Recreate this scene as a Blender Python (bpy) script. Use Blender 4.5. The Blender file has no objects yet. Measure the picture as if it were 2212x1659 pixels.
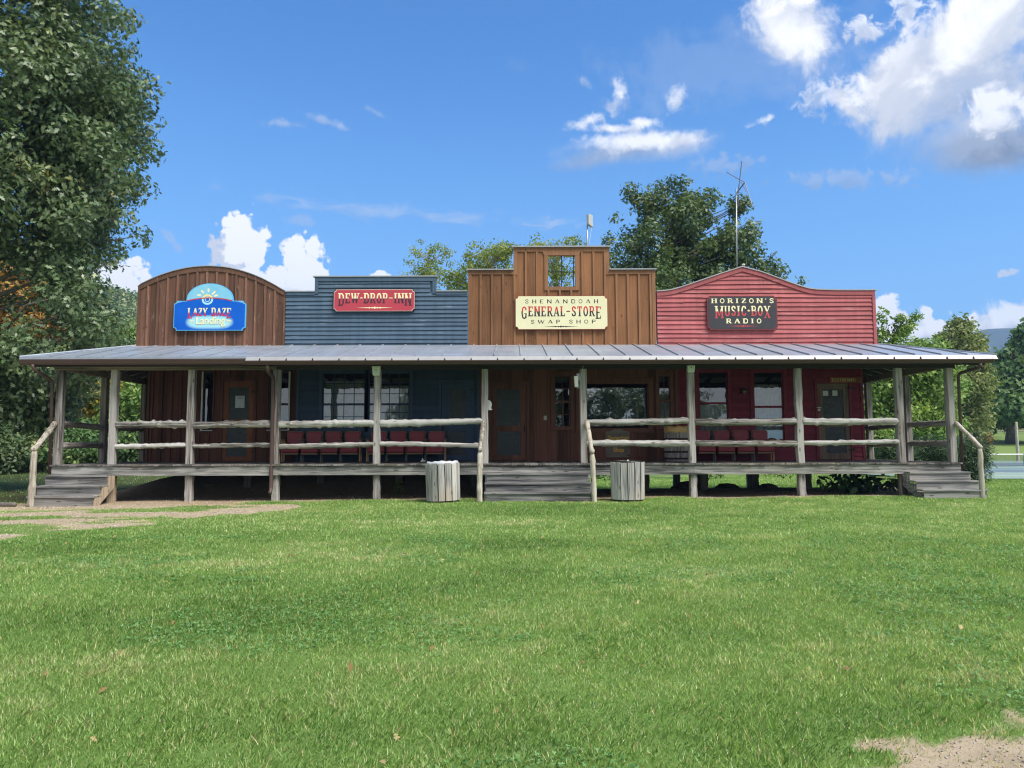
import bpy, math, random
import numpy as np
from mathutils import Vector, Matrix

S = bpy.context.scene
COL = S.collection
R = math.radians

# ------------------------------------------------------------------ camera
F, CX, CY = 1598.0, 1106.0, 829.5
CAM = Vector((0.0, 0.0, 1.2))
PITCH = math.atan((965 - 829.5) / F)
ROLL = R(0.14)
_f = Vector((0, math.cos(PITCH), math.sin(PITCH)))
_u0 = Vector((0, -math.sin(PITCH), math.cos(PITCH)))
_r0 = Vector((1, 0, 0))
_r = _r0 * math.cos(ROLL) - _u0 * math.sin(ROLL)
_u = _u0 * math.cos(ROLL) + _r0 * math.sin(ROLL)
cd = bpy.data.cameras.new('camera')
cd.sensor_width = 36.0
cd.lens = F / 2212 * 36.0
cd.clip_start = 0.05
cd.clip_end = 6000
cam = bpy.data.objects.new('camera', cd)
COL.objects.link(cam)
m3 = Matrix((_r, _u, -_f)).transposed()
cam.matrix_world = Matrix.Translation(CAM) @ m3.to_4x4()
S.camera = cam


def ray(px, py):
    return _f + _r * ((px - CX) / F) + _u * ((CY - py) / F)


def P(px, py, Y):
    d = ray(px, py)
    return CAM + d * (Y / d.y)


def PX(px, Y, py=965):
    return P(px, py, Y).x


def PZ(py, Y, px=1106):
    return P(px, py, Y).z


# ------------------------------------------------------------------ light and exposure
S.view_settings.view_transform = 'Standard'
S.view_settings.look = 'None'
S.view_settings.exposure = 0.80
S.view_settings.gamma = 1.0
S.cycles.use_denoising = True
S.cycles.filter_width = 1.15
S.cycles.max_bounces = 8
S.cycles.diffuse_bounces = 3
S.cycles.glossy_bounces = 3
S.cycles.transmission_bounces = 4
S.cycles.transparent_max_bounces = 8

SUN_AZ, SUN_EL = R(132), R(54)          # clockwise from +Y (north), above horizon
SUN_STRENGTH, SUN_ANGLE = 3.4, R(30)
SKY_STRENGTH = 0.105
sl = bpy.data.lights.new('sun', 'SUN')
sl.energy = SUN_STRENGTH
sl.angle = SUN_ANGLE
sl.color = (1.0, 0.95, 0.87)
so = bpy.data.objects.new('sun', sl)
COL.objects.link(so)
sd = Vector((math.sin(SUN_AZ) * math.cos(SUN_EL), math.cos(SUN_AZ) * math.cos(SUN_EL), math.sin(SUN_EL)))
so.rotation_euler = sd.to_track_quat('Z', 'Y').to_euler()
so.location = (20, -20, 30)


# node helper
def nd(nt, typ, props=None, ins=None):
    n = nt.nodes.new(typ)
    for k, v in (props or {}).items():
        setattr(n, k, v)
    for k, v in (ins or {}).items():
        s = n.inputs[k]
        if isinstance(v, bpy.types.NodeSocket):
            nt.links.new(v, s)
        else:
            s.default_value = v
    return n


def mth(nt, op, a, b=None, c=None, clamp=False):
    n = nt.nodes.new('ShaderNodeMath')
    n.operation = op
    n.use_clamp = clamp
    for i, v in enumerate((a, b, c)):
        if v is None:
            continue
        if isinstance(v, bpy.types.NodeSocket):
            nt.links.new(v, n.inputs[i])
        else:
            n.inputs[i].default_value = v
    return n.outputs[0]


def mixc(nt, fac, a, b, blend='MIX'):
    n = nt.nodes.new('ShaderNodeMix')
    n.data_type = 'RGBA'
    n.blend_type = blend
    for k, v in ((0, fac), (6, a), (7, b)):
        if isinstance(v, bpy.types.NodeSocket):
            nt.links.new(v, n.inputs[k])
        else:
            if k != 0 and len(v) == 3:
                v = (*v, 1)
            n.inputs[k].default_value = v
    return n.outputs[2]


def sstep(nt, v, lo, hi, a=0.0, b=1.0):
    n = nd(nt, 'ShaderNodeMapRange', {'interpolation_type': 'SMOOTHSTEP'},
           {'Value': v, 'From Min': lo, 'From Max': hi, 'To Min': a, 'To Max': b})
    return n.outputs[0]


# ------------------------------------------------------------------ sky with cumulus clouds
W = bpy.data.worlds.new('World')
S.world = W
W.use_nodes = True
W.cycles.sampling_method = 'MANUAL'
W.cycles.sample_map_resolution = 256
wt = W.node_tree
wt.nodes.clear()
sky = nd(wt, 'ShaderNodeTexSky', {'sky_type': 'NISHITA', 'sun_disc': False, 'sun_elevation': SUN_EL,
                                  'sun_rotation': SUN_AZ, 'altitude': 300, 'air_density': 1.0,
                                  'dust_density': 0.6, 'ozone_density': 2.5})
tc = nd(wt, 'ShaderNodeTexCoord')
sep = nd(wt, 'ShaderNodeSeparateXYZ', None, {0: tc.outputs['Generated']})
az = mth(wt, 'ARCTAN2', sep.outputs[0], sep.outputs[1])
el = mth(wt, 'ARCSINE', sep.outputs[2])
skyc = mixc(wt, 1.0, sky.outputs[0], (0.33, 0.84, 1.26), 'MULTIPLY')
skyc = mixc(wt, 1.0, skyc, (SKY_STRENGTH,) * 3, 'MULTIPLY')
# pale veil towards the horizon
hz = sstep(wt, el, 0.0, 0.55, 1.0, 0.0)
skyc = mixc(wt, mth(wt, 'MULTIPLY', hz, 0.58), skyc, (0.185, 0.375, 0.595))
clear = skyc
# unseen broken cloud added behind the viewer to make the blue fill light whiter
n_back = nd(wt, 'ShaderNodeTexNoise', None, {'Vector': tc.outputs['Generated'], 'Scale': 2.4, 'Detail': 4.0}).outputs[0]
back = mth(wt, 'MULTIPLY', sstep(wt, mth(wt, 'ADD', sep.outputs[1], mth(wt, 'MULTIPLY', mth(wt, 'SUBTRACT', n_back, 0.5), 0.9)), 0.10, -0.25),
           sstep(wt, sep.outputs[2], -0.02, 0.06))
clear = mixc(wt, mth(wt, 'MULTIPLY', back, 0.85), clear, (0.46, 0.455, 0.44))
GEN = tc.outputs['Generated']


def skynoise(scale, detail, rough=0.6, dist=0.5, vec=None):
    return nd(wt, 'ShaderNodeTexNoise', None, {'Vector': vec or GEN, 'Scale': scale, 'Detail': detail, 'Roughness': rough,
                                               'Distortion': dist}).outputs[0]


wide = nd(wt, 'ShaderNodeMapping', None, {'Vector': GEN, 'Scale': (1, 1, 2.6)}).outputs[0]
N_ = {'S': skynoise(75, 6), 'M': skynoise(34, 7), 'L': skynoise(13, 9), 'WS': skynoise(46, 6, 0.6, 1.2, wide), 'WL': skynoise(15, 8, 0.6, 1.2, wide)}


def puff(scale):
    w = nd(wt, 'ShaderNodeVectorMath', {'operation': 'SCALE'}, {0: nd(wt, 'ShaderNodeTexNoise', None, {
        'Vector': GEN, 'Scale': scale, 'Detail': 4.0}).outputs[1], 'Scale': 0.9 / scale}).outputs[0]
    v = nd(wt, 'ShaderNodeVectorMath', {'operation': 'ADD'}, {0: GEN, 1: w}).outputs[0]
    return nd(wt, 'ShaderNodeTexVoronoi', {'feature': 'F1'}, {'Vector': v, 'Scale': scale}).outputs[0]


P_ = {'S': puff(95), 'M': puff(44)}
azel = nd(wt, 'ShaderNodeCombineXYZ', None, {0: az, 1: el}).outputs[0]
WHITE, PALE, LAV, GREY, DARK = (0.72, 0.72, 0.72), (0.45, 0.47, 0.52), (0.31, 0.36, 0.465), (0.225, 0.265, 0.345), (0.12, 0.15, 0.215)


def cloud_layer(skyc, px, py, rx, ry, rot=0, kind='cu', op=1.0, top=WHITE, bot=PALE, amp=None, soft=None):
    d = ray(px, py).normalized()
    a0, e0 = math.atan2(d.x, d.y), math.asin(d.z)
    k = math.cos(e0)
    mp = nd(wt, 'ShaderNodeMapping', {'vector_type': 'TEXTURE'},
            {'Vector': azel, 'Location': (a0, e0, 0), 'Rotation': (0, 0, R(rot)), 'Scale': (rx / F / k, ry / F, 1)})
    ln = nd(wt, 'ShaderNodeVectorMath', {'operation': 'LENGTH'}, {0: mp.outputs[0]}).outputs['Value']
    mn = min(rx, ry)
    k = 'S' if mn < 40 else ('M' if mn < 75 else 'L')
    if kind == 'cu':
        a, s = amp or 1.0, soft or 0.24
        nz = mth(wt, 'MULTIPLY', mth(wt, 'SUBTRACT', 0.42, P_['M']), 0.85 * a)
        nz = mth(wt, 'MULTIPLY_ADD', mth(wt, 'SUBTRACT', 0.42, P_['S']), 0.36 * a, nz)
        nz = mth(wt, 'MULTIPLY_ADD', mth(wt, 'SUBTRACT', N_['M'], 0.5), 1.3 * a, nz)
        nz = mth(wt, 'MULTIPLY_ADD', mth(wt, 'SUBTRACT', N_['S'], 0.5), 0.8 * a, nz)
        nz = mth(wt, 'MULTIPLY', nz, sstep(wt, ln, 1.22, 0.8))
    elif kind == 'soft':
        a, s = amp or 1.5, soft or 0.7
        nz = mth(wt, 'MULTIPLY', mth(wt, 'SUBTRACT', N_[k], 0.52), a * 3.0)
        nz = mth(wt, 'MULTIPLY_ADD', mth(wt, 'SUBTRACT', N_['S'], 0.5), a * 0.55, nz)
        nz = mth(wt, 'MULTIPLY', nz, sstep(wt, ln, 1.9, 1.0))
    else:
        a, s = amp or 1.1, soft or 0.9
        nz = mth(wt, 'MULTIPLY', mth(wt, 'SUBTRACT', N_['WL' if rx > 100 else 'WS'], 0.56), a * 3.4)
    dens = mth(wt, 'ADD', mth(wt, 'SUBTRACT', 1.0, ln), nz)
    alpha = mth(wt, 'MULTIPLY', sstep(wt, dens, 0.02, s), op)
    my = nd(wt, 'ShaderNodeSeparateXYZ', None, {0: mp.outputs[0]}).outputs[1]
    sh = mth(wt, 'ADD', mth(wt, 'MULTIPLY', my, 0.6), mth(wt, 'MULTIPLY', mth(wt, 'SUBTRACT', N_['M' if mn < 70 else 'L'], 0.5), 3.0))
    if kind == 'cu':
        sh = mth(wt, 'MULTIPLY_ADD', mth(wt, 'SUBTRACT', 0.4, P_['M']), 0.8, sh)
    col = mixc(wt, sstep(wt, sh, -0.45, 0.30), bot, top)
    return mixc(wt, alpha, skyc, col)


CLOUDS = []


def cloud(*args):
    CLOUDS.append(args)


# thin high veils
cloud(820, 455, 430, 26, -2, 'wisp', 0.32, PALE, LAV)
cloud(1180, 480, 160, 16, -4, 'wisp', 0.35, PALE, LAV)
cloud(650, 476, 34, 18, 0, 'soft', 0.35, LAV, LAV, 0.8)
cloud(365, 514, 40, 12, -40, 'soft', 0.4, LAV, LAV, 0.9)
cloud(612, 267, 52, 11, 4, 'soft', 0.5, PALE, LAV, 0.7, 1.2)
cloud(705, 262, 60, 11, -12, 'soft', 0.5, PALE, LAV, 0.7, 1.2)
cloud(805, 238, 36, 9, -24, 'soft', 0.4, PALE, LAV, 0.7, 1.2)
cloud(1560, 358, 80, 24, 0, 'soft', 0.4, LAV, GREY, 0.9)
cloud(1830, 388, 150, 22, -8, 'soft', 0.45, LAV, GREY, 1.0)
cloud(1640, 130, 420, 120, 0, 'soft', 0.22, LAV, LAV, 0.9)
# lens cloud over the store
cloud(1275, 345, 120, 26, 8, 'soft', 0.60, LAV, GREY, 0.22, 1.0)
cloud(1370, 318, 190, 40, 2, 'soft', 0.80, PALE, GREY, 0.20, 0.9)
cloud(1470, 316, 95, 34, 4, 'soft', 0.75, PALE, LAV, 0.20, 1.0)
cloud(1385, 304, 160, 22, -3, 'soft', 0.85, WHITE, WHITE, 0.30, 0.8)
cloud(1470, 303, 70, 18, 8, 'soft', 0.80, WHITE, PALE, 0.25, 0.9)
cloud(1270, 262, 62, 17, 12, 'soft', 0.85, WHITE, PALE, 0.55, 1.0)
cloud(1330, 278, 100, 13, -4, 'soft', 0.90, WHITE, PALE, 0.4, 0.9)
cloud(1390, 265, 40, 14, -8, 'soft', 0.90, WHITE, WHITE, 0.35, 0.9)
cloud(1342, 200, 26, 40, 6, 'soft', 0.85, WHITE, PALE, 0.6, 1.2)
cloud(1325, 235, 30, 26, -20, 'soft', 0.5, PALE, PALE, 0.7, 1.2)
cloud(1268, 178, 30, 12, -20, 'soft', 0.45, PALE, LAV, 0.8, 1.2)
cloud(1458, 215, 30, 36, 24, 'soft', 0.75, WHITE, PALE, 0.6, 1.2)
cloud(1645, 262, 34, 11, 14, 'soft', 0.75, WHITE, PALE, 0.7, 1.0)
# cumulus behind the roofs, left
cloud(265, 606, 88, 52, -8, 'cu', 1, WHITE, WHITE)
cloud(508, 565, 50, 92, 12, 'cu', 1, PALE, PALE)
cloud(530, 530, 56, 90, 14, 'cu', 1, WHITE, WHITE)
cloud(580, 628, 100, 60, 0, 'cu', 1, WHITE, PALE)
cloud(655, 585, 62, 82, 0, 'cu', 1, WHITE, WHITE)
cloud(640, 645, 100, 78, 0, 'cu', 1, WHITE, PALE)
cloud(816, 598, 30, 16, 0, 'cu', 1, WHITE, WHITE)
# cumulus, right horizon
cloud(1905, 700, 78, 62, 0, 'cu', 1, WHITE, PALE)
cloud(1975, 730, 95, 66, 0, 'cu', 1, WHITE, PALE)
cloud(2050, 745, 90, 66, 0, 'cu', 1, WHITE, PALE)
cloud(2165, 700, 130, 54, 12, 'soft', 0.95, WHITE, PALE, 0.6, 0.5)
cloud(2172, 590, 18, 7, 0, 'soft', 0.8, PALE, PALE)
# broken cloud, upper right
cloud(1722, 45, 112, 108, -20, 'soft', 0.97, WHITE, PALE, 0.75, 0.7)
cloud(1690, -5, 85, 56, 0, 'soft', 0.95, WHITE, PALE, 0.6, 0.7)
cloud(1868, 66, 38, 28, -20, 'soft', 0.75, WHITE, PALE, 0.8)
cloud(1790, 208, 78, 36, 6, 'soft', 0.65, WHITE, LAV, 0.8)
cloud(1960, 15, 36, 44, 0, 'soft', 0.7, WHITE, PALE, 0.8)
cloud(2115, 300, 160, 80, 0, 'soft', 0.9, LAV, GREY, 0.4, 0.8)
cloud(2165, 320, 130, 60, 0, 'soft', 0.95, GREY, DARK, 0.35, 0.8)
cloud(1985, 170, 170, 112, 20, 'soft', 1, PALE, LAV, 0.7, 0.6)
cloud(1960, 140, 120, 74, 24, 'soft', 0.9, WHITE, PALE, 0.9, 0.7)
cloud(2100, 140, 175, 140, 0, 'soft', 1, PALE, LAV, 0.6, 0.6)
cloud(2130, 50, 150, 115, 0, 'soft', 1, WHITE, PALE, 0.7, 0.5)
cloud(2110, 196, 120, 46, 10, 'soft', 0.7, LAV, GREY, 0.8, 0.8)
cloud(2165, 236, 70, 48, -20, 'soft', 0.85, WHITE, PALE, 0.8, 0.5)
# the small clouds all stand in the northern sky: three sectors of it, each with its own clouds; elsewhere plain sky
def sector(lo, hi):
    c = skyc
    for q in CLOUDS:
        d = ray(q[0], q[1]).normalized()
        a0 = math.atan2(d.x, d.y)
        r = 2.0 * max(q[2], q[3]) / F / math.cos(math.asin(d.z))
        if a0 + r > lo and a0 - r < hi:
            c = cloud_layer(c, *q)
    return nd(wt, 'ShaderNodeBackground', None, {'Color': c, 'Strength': 1.0})


bg_clear = nd(wt, 'ShaderNodeBackground', None, {'Color': clear, 'Strength': 1.0})
B1, B2 = -0.13, 0.31
west, mid, east = sector(-0.85, B1), sector(B1, B2), sector(B2, 0.85)
inside = mth(wt, 'MULTIPLY', mth(wt, 'MULTIPLY', mth(wt, 'LESS_THAN', mth(wt, 'ABSOLUTE', az), 0.85), mth(wt, 'LESS_THAN', el, 0.70)),
             mth(wt, 'GREATER_THAN', el, 0.0))
m_e = nd(wt, 'ShaderNodeMixShader', None, {0: mth(wt, 'GREATER_THAN', az, B2), 1: mid.outputs[0], 2: east.outputs[0]})
m_w = nd(wt, 'ShaderNodeMixShader', None, {0: mth(wt, 'LESS_THAN', az, B1), 1: m_e.outputs[0], 2: west.outputs[0]})
mixw = nd(wt, 'ShaderNodeMixShader', None, {0: inside, 1: bg_clear.outputs[0], 2: m_w.outputs[0]})
wo = nd(wt, 'ShaderNodeOutputWorld', None, {0: mixw.outputs[0]})


# ------------------------------------------------------------------ materials
def newmat(name):
    m = bpy.data.materials.new(name)
    m.use_nodes = True
    nt = m.node_tree
    return m, nt, nt.nodes['Principled BSDF']


def coord(nt, scale=(1, 1, 1), rot=(0, 0, 0)):
    t = nd(nt, 'ShaderNodeTexCoord')
    return nd(nt, 'ShaderNodeMapping', None, {'Vector': t.outputs['Object'], 'Scale': scale, 'Rotation': rot}).outputs[0]


def noise(nt, vec, scale=1.0, detail=5.0, rough=0.55, dist=0.0):
    return nd(nt, 'ShaderNodeTexNoise', None, {'Vector': vec, 'Scale': scale, 'Detail': detail, 'Roughness': rough,
                                               'Distortion': dist}).outputs[0]


def bump(nt, b, h, strength=0.3, dist=0.01):
    n = nd(nt, 'ShaderNodeBump', None, {'Height': h, 'Strength': strength, 'Distance': dist})
    nt.links.new(n.outputs[0], b.inputs['Normal'])


def plain(name, col, rough=0.6, metal=0.0, var=0.15, scale=12.0, spec=0.4):
    m, nt, b = newmat(name)
    n = noise(nt, coord(nt), scale, 4)
    k = mth(nt, 'MULTIPLY_ADD', n, 2 * var, 1 - var)
    c = mixc(nt, 1.0, (*col, 1), nd(nt, 'ShaderNodeCombineColor', None, {0: k, 1: k, 2: k}).outputs[0], 'MULTIPLY')
    nt.links.new(c, b.inputs['Base Color'])
    b.inputs['Roughness'].default_value = rough
    b.inputs['Metallic'].default_value = metal
    b.inputs['Specular IOR Level'].default_value = spec
    return m


AX = {'x': (1.1, 26, 26), 'y': (26, 1.1, 26), 'z': (26, 26, 1.1)}


def weathered(name, axis, dark=(0.11, 0.105, 0.10), mid=(0.30, 0.29, 0.275), light=(0.50, 0.485, 0.46), knots=True,
              board=None, warm=(0.33, 0.27, 0.20), warmth=0.35):
    m, nt, b = newmat(name)
    g = noise(nt, coord(nt, AX[axis]), 1.0, 7, 0.6, 0.6)
    blot = noise(nt, coord(nt, tuple(0.35 * v if v > 2 else v for v in AX[axis])), 0.5, 3, 0.5)
    oi = nd(nt, 'ShaderNodeObjectInfo').outputs['Random']
    v = mth(nt, 'ADD', mth(nt, 'MULTIPLY', g, 0.75), mth(nt, 'MULTIPLY', blot, 0.45))
    v = mth(nt, 'ADD', v, mth(nt, 'MULTIPLY', mth(nt, 'SUBTRACT', oi, 0.5), 0.16))
    if board:
        t = nd(nt, 'ShaderNodeTexCoord')
        s = nd(nt, 'ShaderNodeSeparateXYZ', None, {0: t.outputs['Object']}).outputs['XYZ'.index(board[0].upper())]
        fl = mth(nt, 'FLOOR', mth(nt, 'DIVIDE', s, board[1]))
        wn = nd(nt, 'ShaderNodeTexWhiteNoise', {'noise_dimensions': '1D'}, {'W': fl}).outputs[0]
        v = mth(nt, 'ADD', v, mth(nt, 'MULTIPLY', mth(nt, 'SUBTRACT', wn, 0.5), 0.22))
    cr = nd(nt, 'ShaderNodeValToRGB', None, {0: v})
    e = cr.color_ramp.elements
    e[0].position, e[0].color = 0.45, (*dark, 1)
    e[1].position, e[1].color = 0.72, (*light, 1)
    x = e.new(0.56)
    x.color = (*mid, 1)
    c = cr.outputs[0]
    wnz = noise(nt, coord(nt), 0.9, 3)
    c = mixc(nt, mth(nt, 'MULTIPLY', sstep(nt, wnz, 0.45, 0.7), warmth), c, (*warm, 1))
    if knots:
        sc = {'x': (1.0, 3.0, 3.0), 'y': (3, 1, 3), 'z': (3, 3, 1.0)}[axis]
        vo = nd(nt, 'ShaderNodeTexVoronoi', None, {'Vector': coord(nt, sc), 'Scale': 2.6, 'Randomness': 1.0}).outputs[0]
        c = mixc(nt, sstep(nt, vo, 0.20, 0.06, 0.0, 0.8), c, (0.06, 0.05, 0.045, 1))
    nt.links.new(c, b.inputs['Base Color'])
    b.inputs['Roughness'].default_value = 0.85
    b.inputs['Specular IOR Level'].default_value = 0.25
    bump(nt, b, g, 0.5, 0.012)
    return m


def stained(name, base, pitch, x0, worn=0.2, axis='z', wear_col=(0.50, 0.40, 0.34)):
    """board and batten: every board its own tone, grain, knots and worn patches"""
    m, nt, b = newmat(name)
    t = nd(nt, 'ShaderNodeTexCoord')
    sx = nd(nt, 'ShaderNodeSeparateXYZ', None, {0: t.outputs['Object']}).outputs[0]
    fl = mth(nt, 'FLOOR', mth(nt, 'DIVIDE', mth(nt, 'SUBTRACT', sx, x0), pitch))
    wn = nd(nt, 'ShaderNodeTexWhiteNoise', {'noise_dimensions': '1D'}, {'W': fl})
    off = nd(nt, 'ShaderNodeVectorMath', {'operation': 'ADD'}, {0: coord(nt, AX[axis]), 1: nd(
        nt, 'ShaderNodeVectorMath', {'operation': 'SCALE'}, {0: wn.outputs[1], 'Scale': 37.0}).outputs[0]}).outputs[0]
    g = noise(nt, off, 1.0, 7, 0.62, 0.8)
    k = mth(nt, 'ADD', mth(nt, 'MULTIPLY_ADD', g, 0.9, 0.32), mth(nt, 'MULTIPLY', mth(nt, 'SUBTRACT', wn.outputs[0], 0.5), 0.5))
    blot = noise(nt, coord(nt, (1.6, 1.6, 0.6)), 1.5, 4)
    k = mth(nt, 'ADD', k, mth(nt, 'MULTIPLY', mth(nt, 'SUBTRACT', blot, 0.5), 0.55))
    c = mixc(nt, 1.0, (*base, 1), nd(nt, 'ShaderNodeCombineColor', None, {0: k, 1: k, 2: k}).outputs[0], 'MULTIPLY')
    vo = nd(nt, 'ShaderNodeTexVoronoi', None, {'Vector': nd(nt, 'ShaderNodeVectorMath', {'operation': 'ADD'}, {
        0: coord(nt, (3.6, 3.6, 1.9)), 1: wn.outputs[1]}).outputs[0], 'Scale': 1.25}).outputs[0]
    c = mixc(nt, sstep(nt, vo, 0.15, 0.05, 0.0, 0.7), c, (base[0] * 0.3, base[1] * 0.25, base[2] * 0.25, 1))
    wz = noise(nt, coord(nt, (14, 14, 1.3)), 1.3, 6, 0.7)
    c = mixc(nt, mth(nt, 'MULTIPLY', sstep(nt, wz, 0.58, 0.72), worn), c, (*wear_col, 1))
    nt.links.new(c, b.inputs['Base Color'])
    b.inputs['Roughness'].default_value = 0.75
    b.inputs['Specular IOR Level'].default_value = 0.25
    bump(nt, b, g, 0.25, 0.008)
    return m


def painted(name, base, wear=(0.4, 0.42, 0.44), worn=0.3, pitch=0.115, z0=0.0, fade=0.25):
    """clapboard paint: brush grain along the board, each course its own fade, chalky wear"""
    m, nt, b = newmat(name)
    t = nd(nt, 'ShaderNodeTexCoord')
    sz = nd(nt, 'ShaderNodeSeparateXYZ', None, {0: t.outputs['Object']}).outputs[2]
    fl = mth(nt, 'FLOOR', mth(nt, 'DIVIDE', mth(nt, 'SUBTRACT', sz, z0), pitch))
    wn = nd(nt, 'ShaderNodeTexWhiteNoise', {'noise_dimensions': '1D'}, {'W': fl})
    off = nd(nt, 'ShaderNodeVectorMath', {'operation': 'ADD'}, {0: coord(nt, AX['x']), 1: nd(
        nt, 'ShaderNodeVectorMath', {'operation': 'SCALE'}, {0: wn.outputs[1], 'Scale': 31.0}).outputs[0]}).outputs[0]
    g = noise(nt, off, 0.8, 7, 0.62, 0.5)
    k = mth(nt, 'ADD', mth(nt, 'MULTIPLY_ADD', g, 0.6, 0.70), mth(nt, 'MULTIPLY', mth(nt, 'SUBTRACT', wn.outputs[0], 0.5), fade))
    c = mixc(nt, 1.0, (*base, 1), nd(nt, 'ShaderNodeCombineColor', None, {0: k, 1: k, 2: k}).outputs[0], 'MULTIPLY')
    stk = noise(nt, coord(nt, (6.5, 6.5, 0.45)), 1.0, 5, 0.65)
    ks = mth(nt, 'MULTIPLY_ADD', stk, 0.75, 0.62)
    c = mixc(nt, 1.0, c, nd(nt, 'ShaderNodeCombineColor', None, {0: ks, 1: ks, 2: ks}).outputs[0], 'MULTIPLY')
    wz = noise(nt, nd(nt, 'ShaderNodeVectorMath', {'operation': 'ADD'}, {0: coord(nt, (1.0, 9, 9)), 1: wn.outputs[1]}).outputs[0],
               1.6, 7, 0.66)
    c = mixc(nt, mth(nt, 'MULTIPLY', sstep(nt, wz, 0.55, 0.74), worn), c, (*wear, 1))
    nt.links.new(c, b.inputs['Base Color'])
    b.inputs['Roughness'].default_value = 0.7
    b.inputs['Specular IOR Level'].default_value = 0.25
    bump(nt, b, g, 0.25, 0.006)
    return m


def roofmetal(name, col, rough=0.42, metal=0.55):
    m, nt, b = newmat(name)
    n1 = noise(nt, coord(nt, (0.8, 2.5, 2.5)), 1.2, 6, 0.6)
    n2 = noise(nt, coord(nt), 9, 4)
    n3 = noise(nt, coord(nt, (5.0, 0.5, 0.5)), 1.0, 5, 0.65)
    k = mth(nt, 'ADD', mth(nt, 'MULTIPLY_ADD', n1, 0.6, 0.45), mth(nt, 'MULTIPLY_ADD', n3, 0.5, mth(nt, 'MULTIPLY', n2, 0.08)))
    c = mixc(nt, 1.0, (*col, 1), nd(nt, 'ShaderNodeCombineColor', None, {0: k, 1: k, 2: k}).outputs[0], 'MULTIPLY')
    t = nd(nt, 'ShaderNodeTexCoord')
    sy = nd(nt, 'ShaderNodeSeparateXYZ', None, {0: t.outputs['Object']}).outputs[1]
    nr = noise(nt, coord(nt, (2.0, 1, 1)), 2.0, 5, 0.6)
    rust = mth(nt, 'MULTIPLY', sstep(nt, mth(nt, 'ADD', sy, mth(nt, 'MULTIPLY', nr, 0.9)), 19.45, 19.75), 0.45)
    c = mixc(nt, rust, c, (0.42, 0.30, 0.20, 1))
    nt.links.new(c, b.inputs['Base Color'])
    b.inputs['Metallic'].default_value = metal
    rr = mth(nt, 'MULTIPLY_ADD', n1, 0.25, rough - 0.1)
    nt.links.new(rr, b.inputs['Roughness'])
    bump(nt, b, noise(nt, coord(nt, (2, 2, 2)), 1.5, 3), 0.15, 0.03)
    return m


def leafmat(name, cols, trans=0.32, rough=0.5, spec=0.35):
    m, nt, b = newmat(name)
    at = nd(nt, 'ShaderNodeAttribute', {'attribute_name': 'tint'}).outputs['Fac']
    cr = nd(nt, 'ShaderNodeValToRGB', None, {0: at})
    e = cr.color_ramp.elements
    e[0].position, e[0].color = cols[0][0], (*cols[0][1], 1)
    e[1].position, e[1].color = cols[-1][0], (*cols[-1][1], 1)
    for p, c in cols[1:-1]:
        e.new(p).color = (*c, 1)
    nt.links.new(cr.outputs[0], b.inputs['Base Color'])
    b.inputs['Roughness'].default_value = rough
    b.inputs['Specular IOR Level'].default_value = spec
    tr = nd(nt, 'ShaderNodeBsdfTranslucent', None, {'Color': mixc(nt, 1.0, cr.outputs[0], (1.25, 1.25, 0.7, 1), 'MULTIPLY')})
    mx = nd(nt, 'ShaderNodeMixShader', None, {0: trans, 1: b.outputs[0], 2: tr.outputs[0]})
    out = [n for n in nt.nodes if n.type == 'OUTPUT_MATERIAL'][0]
    nt.links.new(mx.outputs[0], out.inputs[0])
    return m


def glassmat(name, refl=0.2, tint=(0.75, 0.8, 0.82)):
    m, nt, b = newmat(name)
    nt.nodes.remove(b)
    lw = nd(nt, 'ShaderNodeFresnel', None, {'IOR': 1.5}).outputs[0]
    wav = noise(nt, coord(nt), 2.2, 2)
    bp = nd(nt, 'ShaderNodeBump', None, {'Height': wav, 'Strength': 0.05, 'Distance': 0.05})
    g = nd(nt, 'ShaderNodeBsdfGlossy', None, {'Roughness': 0.015, 'Color': (0.95, 0.97, 1, 1), 'Normal': bp.outputs[0]})
    t = nd(nt, 'ShaderNodeBsdfTransparent', None, {'Color': (*tint, 1)})
    mx = nd(nt, 'ShaderNodeMixShader', None, {0: mth(nt, 'ADD', lw, refl - 0.04), 1: t.outputs[0], 2: g.outputs[0]})
    out = [n for n in nt.nodes if n.type == 'OUTPUT_MATERIAL'][0]
    nt.links.new(mx.outputs[0], out.inputs[0])
    return m


def screenmat(name, col=(0.05, 0.06, 0.065), op=0.6):
    m, nt, b = newmat(name)
    t = nd(nt, 'ShaderNodeTexCoord').outputs['Object']
    b.inputs['Base Color'].default_value = (*col, 1)
    b.inputs['Roughness'].default_value = 0.5
    tr = nd(nt, 'ShaderNodeBsdfTransparent')
    n = noise(nt, t, 3.0, 3)
    mx = nd(nt, 'ShaderNodeMixShader', None, {0: mth(nt, 'MULTIPLY_ADD', n, 0.2, op - 0.1), 1: tr.outputs[0], 2: b.outputs[0]})
    out = [q for q in nt.nodes if q.type == 'OUTPUT_MATERIAL'][0]
    nt.links.new(mx.outputs[0], out.inputs[0])
    return m


def twotone(name, top, bot, z, soft=0.01):
    m, nt, b = newmat(name)
    t = nd(nt, 'ShaderNodeTexCoord')
    sz = nd(nt, 'ShaderNodeSeparateXYZ', None, {0: t.outputs['Object']}).outputs[2]
    n = noise(nt, coord(nt), 20, 3)
    c = mixc(nt, sstep(nt, sz, z - soft, z + soft), (*bot, 1), (*top, 1))
    k = mth(nt, 'MULTIPLY_ADD', n, 0.25, 0.87)
    c = mixc(nt, 1.0, c, nd(nt, 'ShaderNodeCombineColor', None, {0: k, 1: k, 2: k}).outputs[0], 'MULTIPLY')
    nt.links.new(c, b.inputs['Base Color'])
    b.inputs['Roughness'].default_value = 0.55
    b.inputs['Specular IOR Level'].default_value = 0.3
    return m


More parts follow.
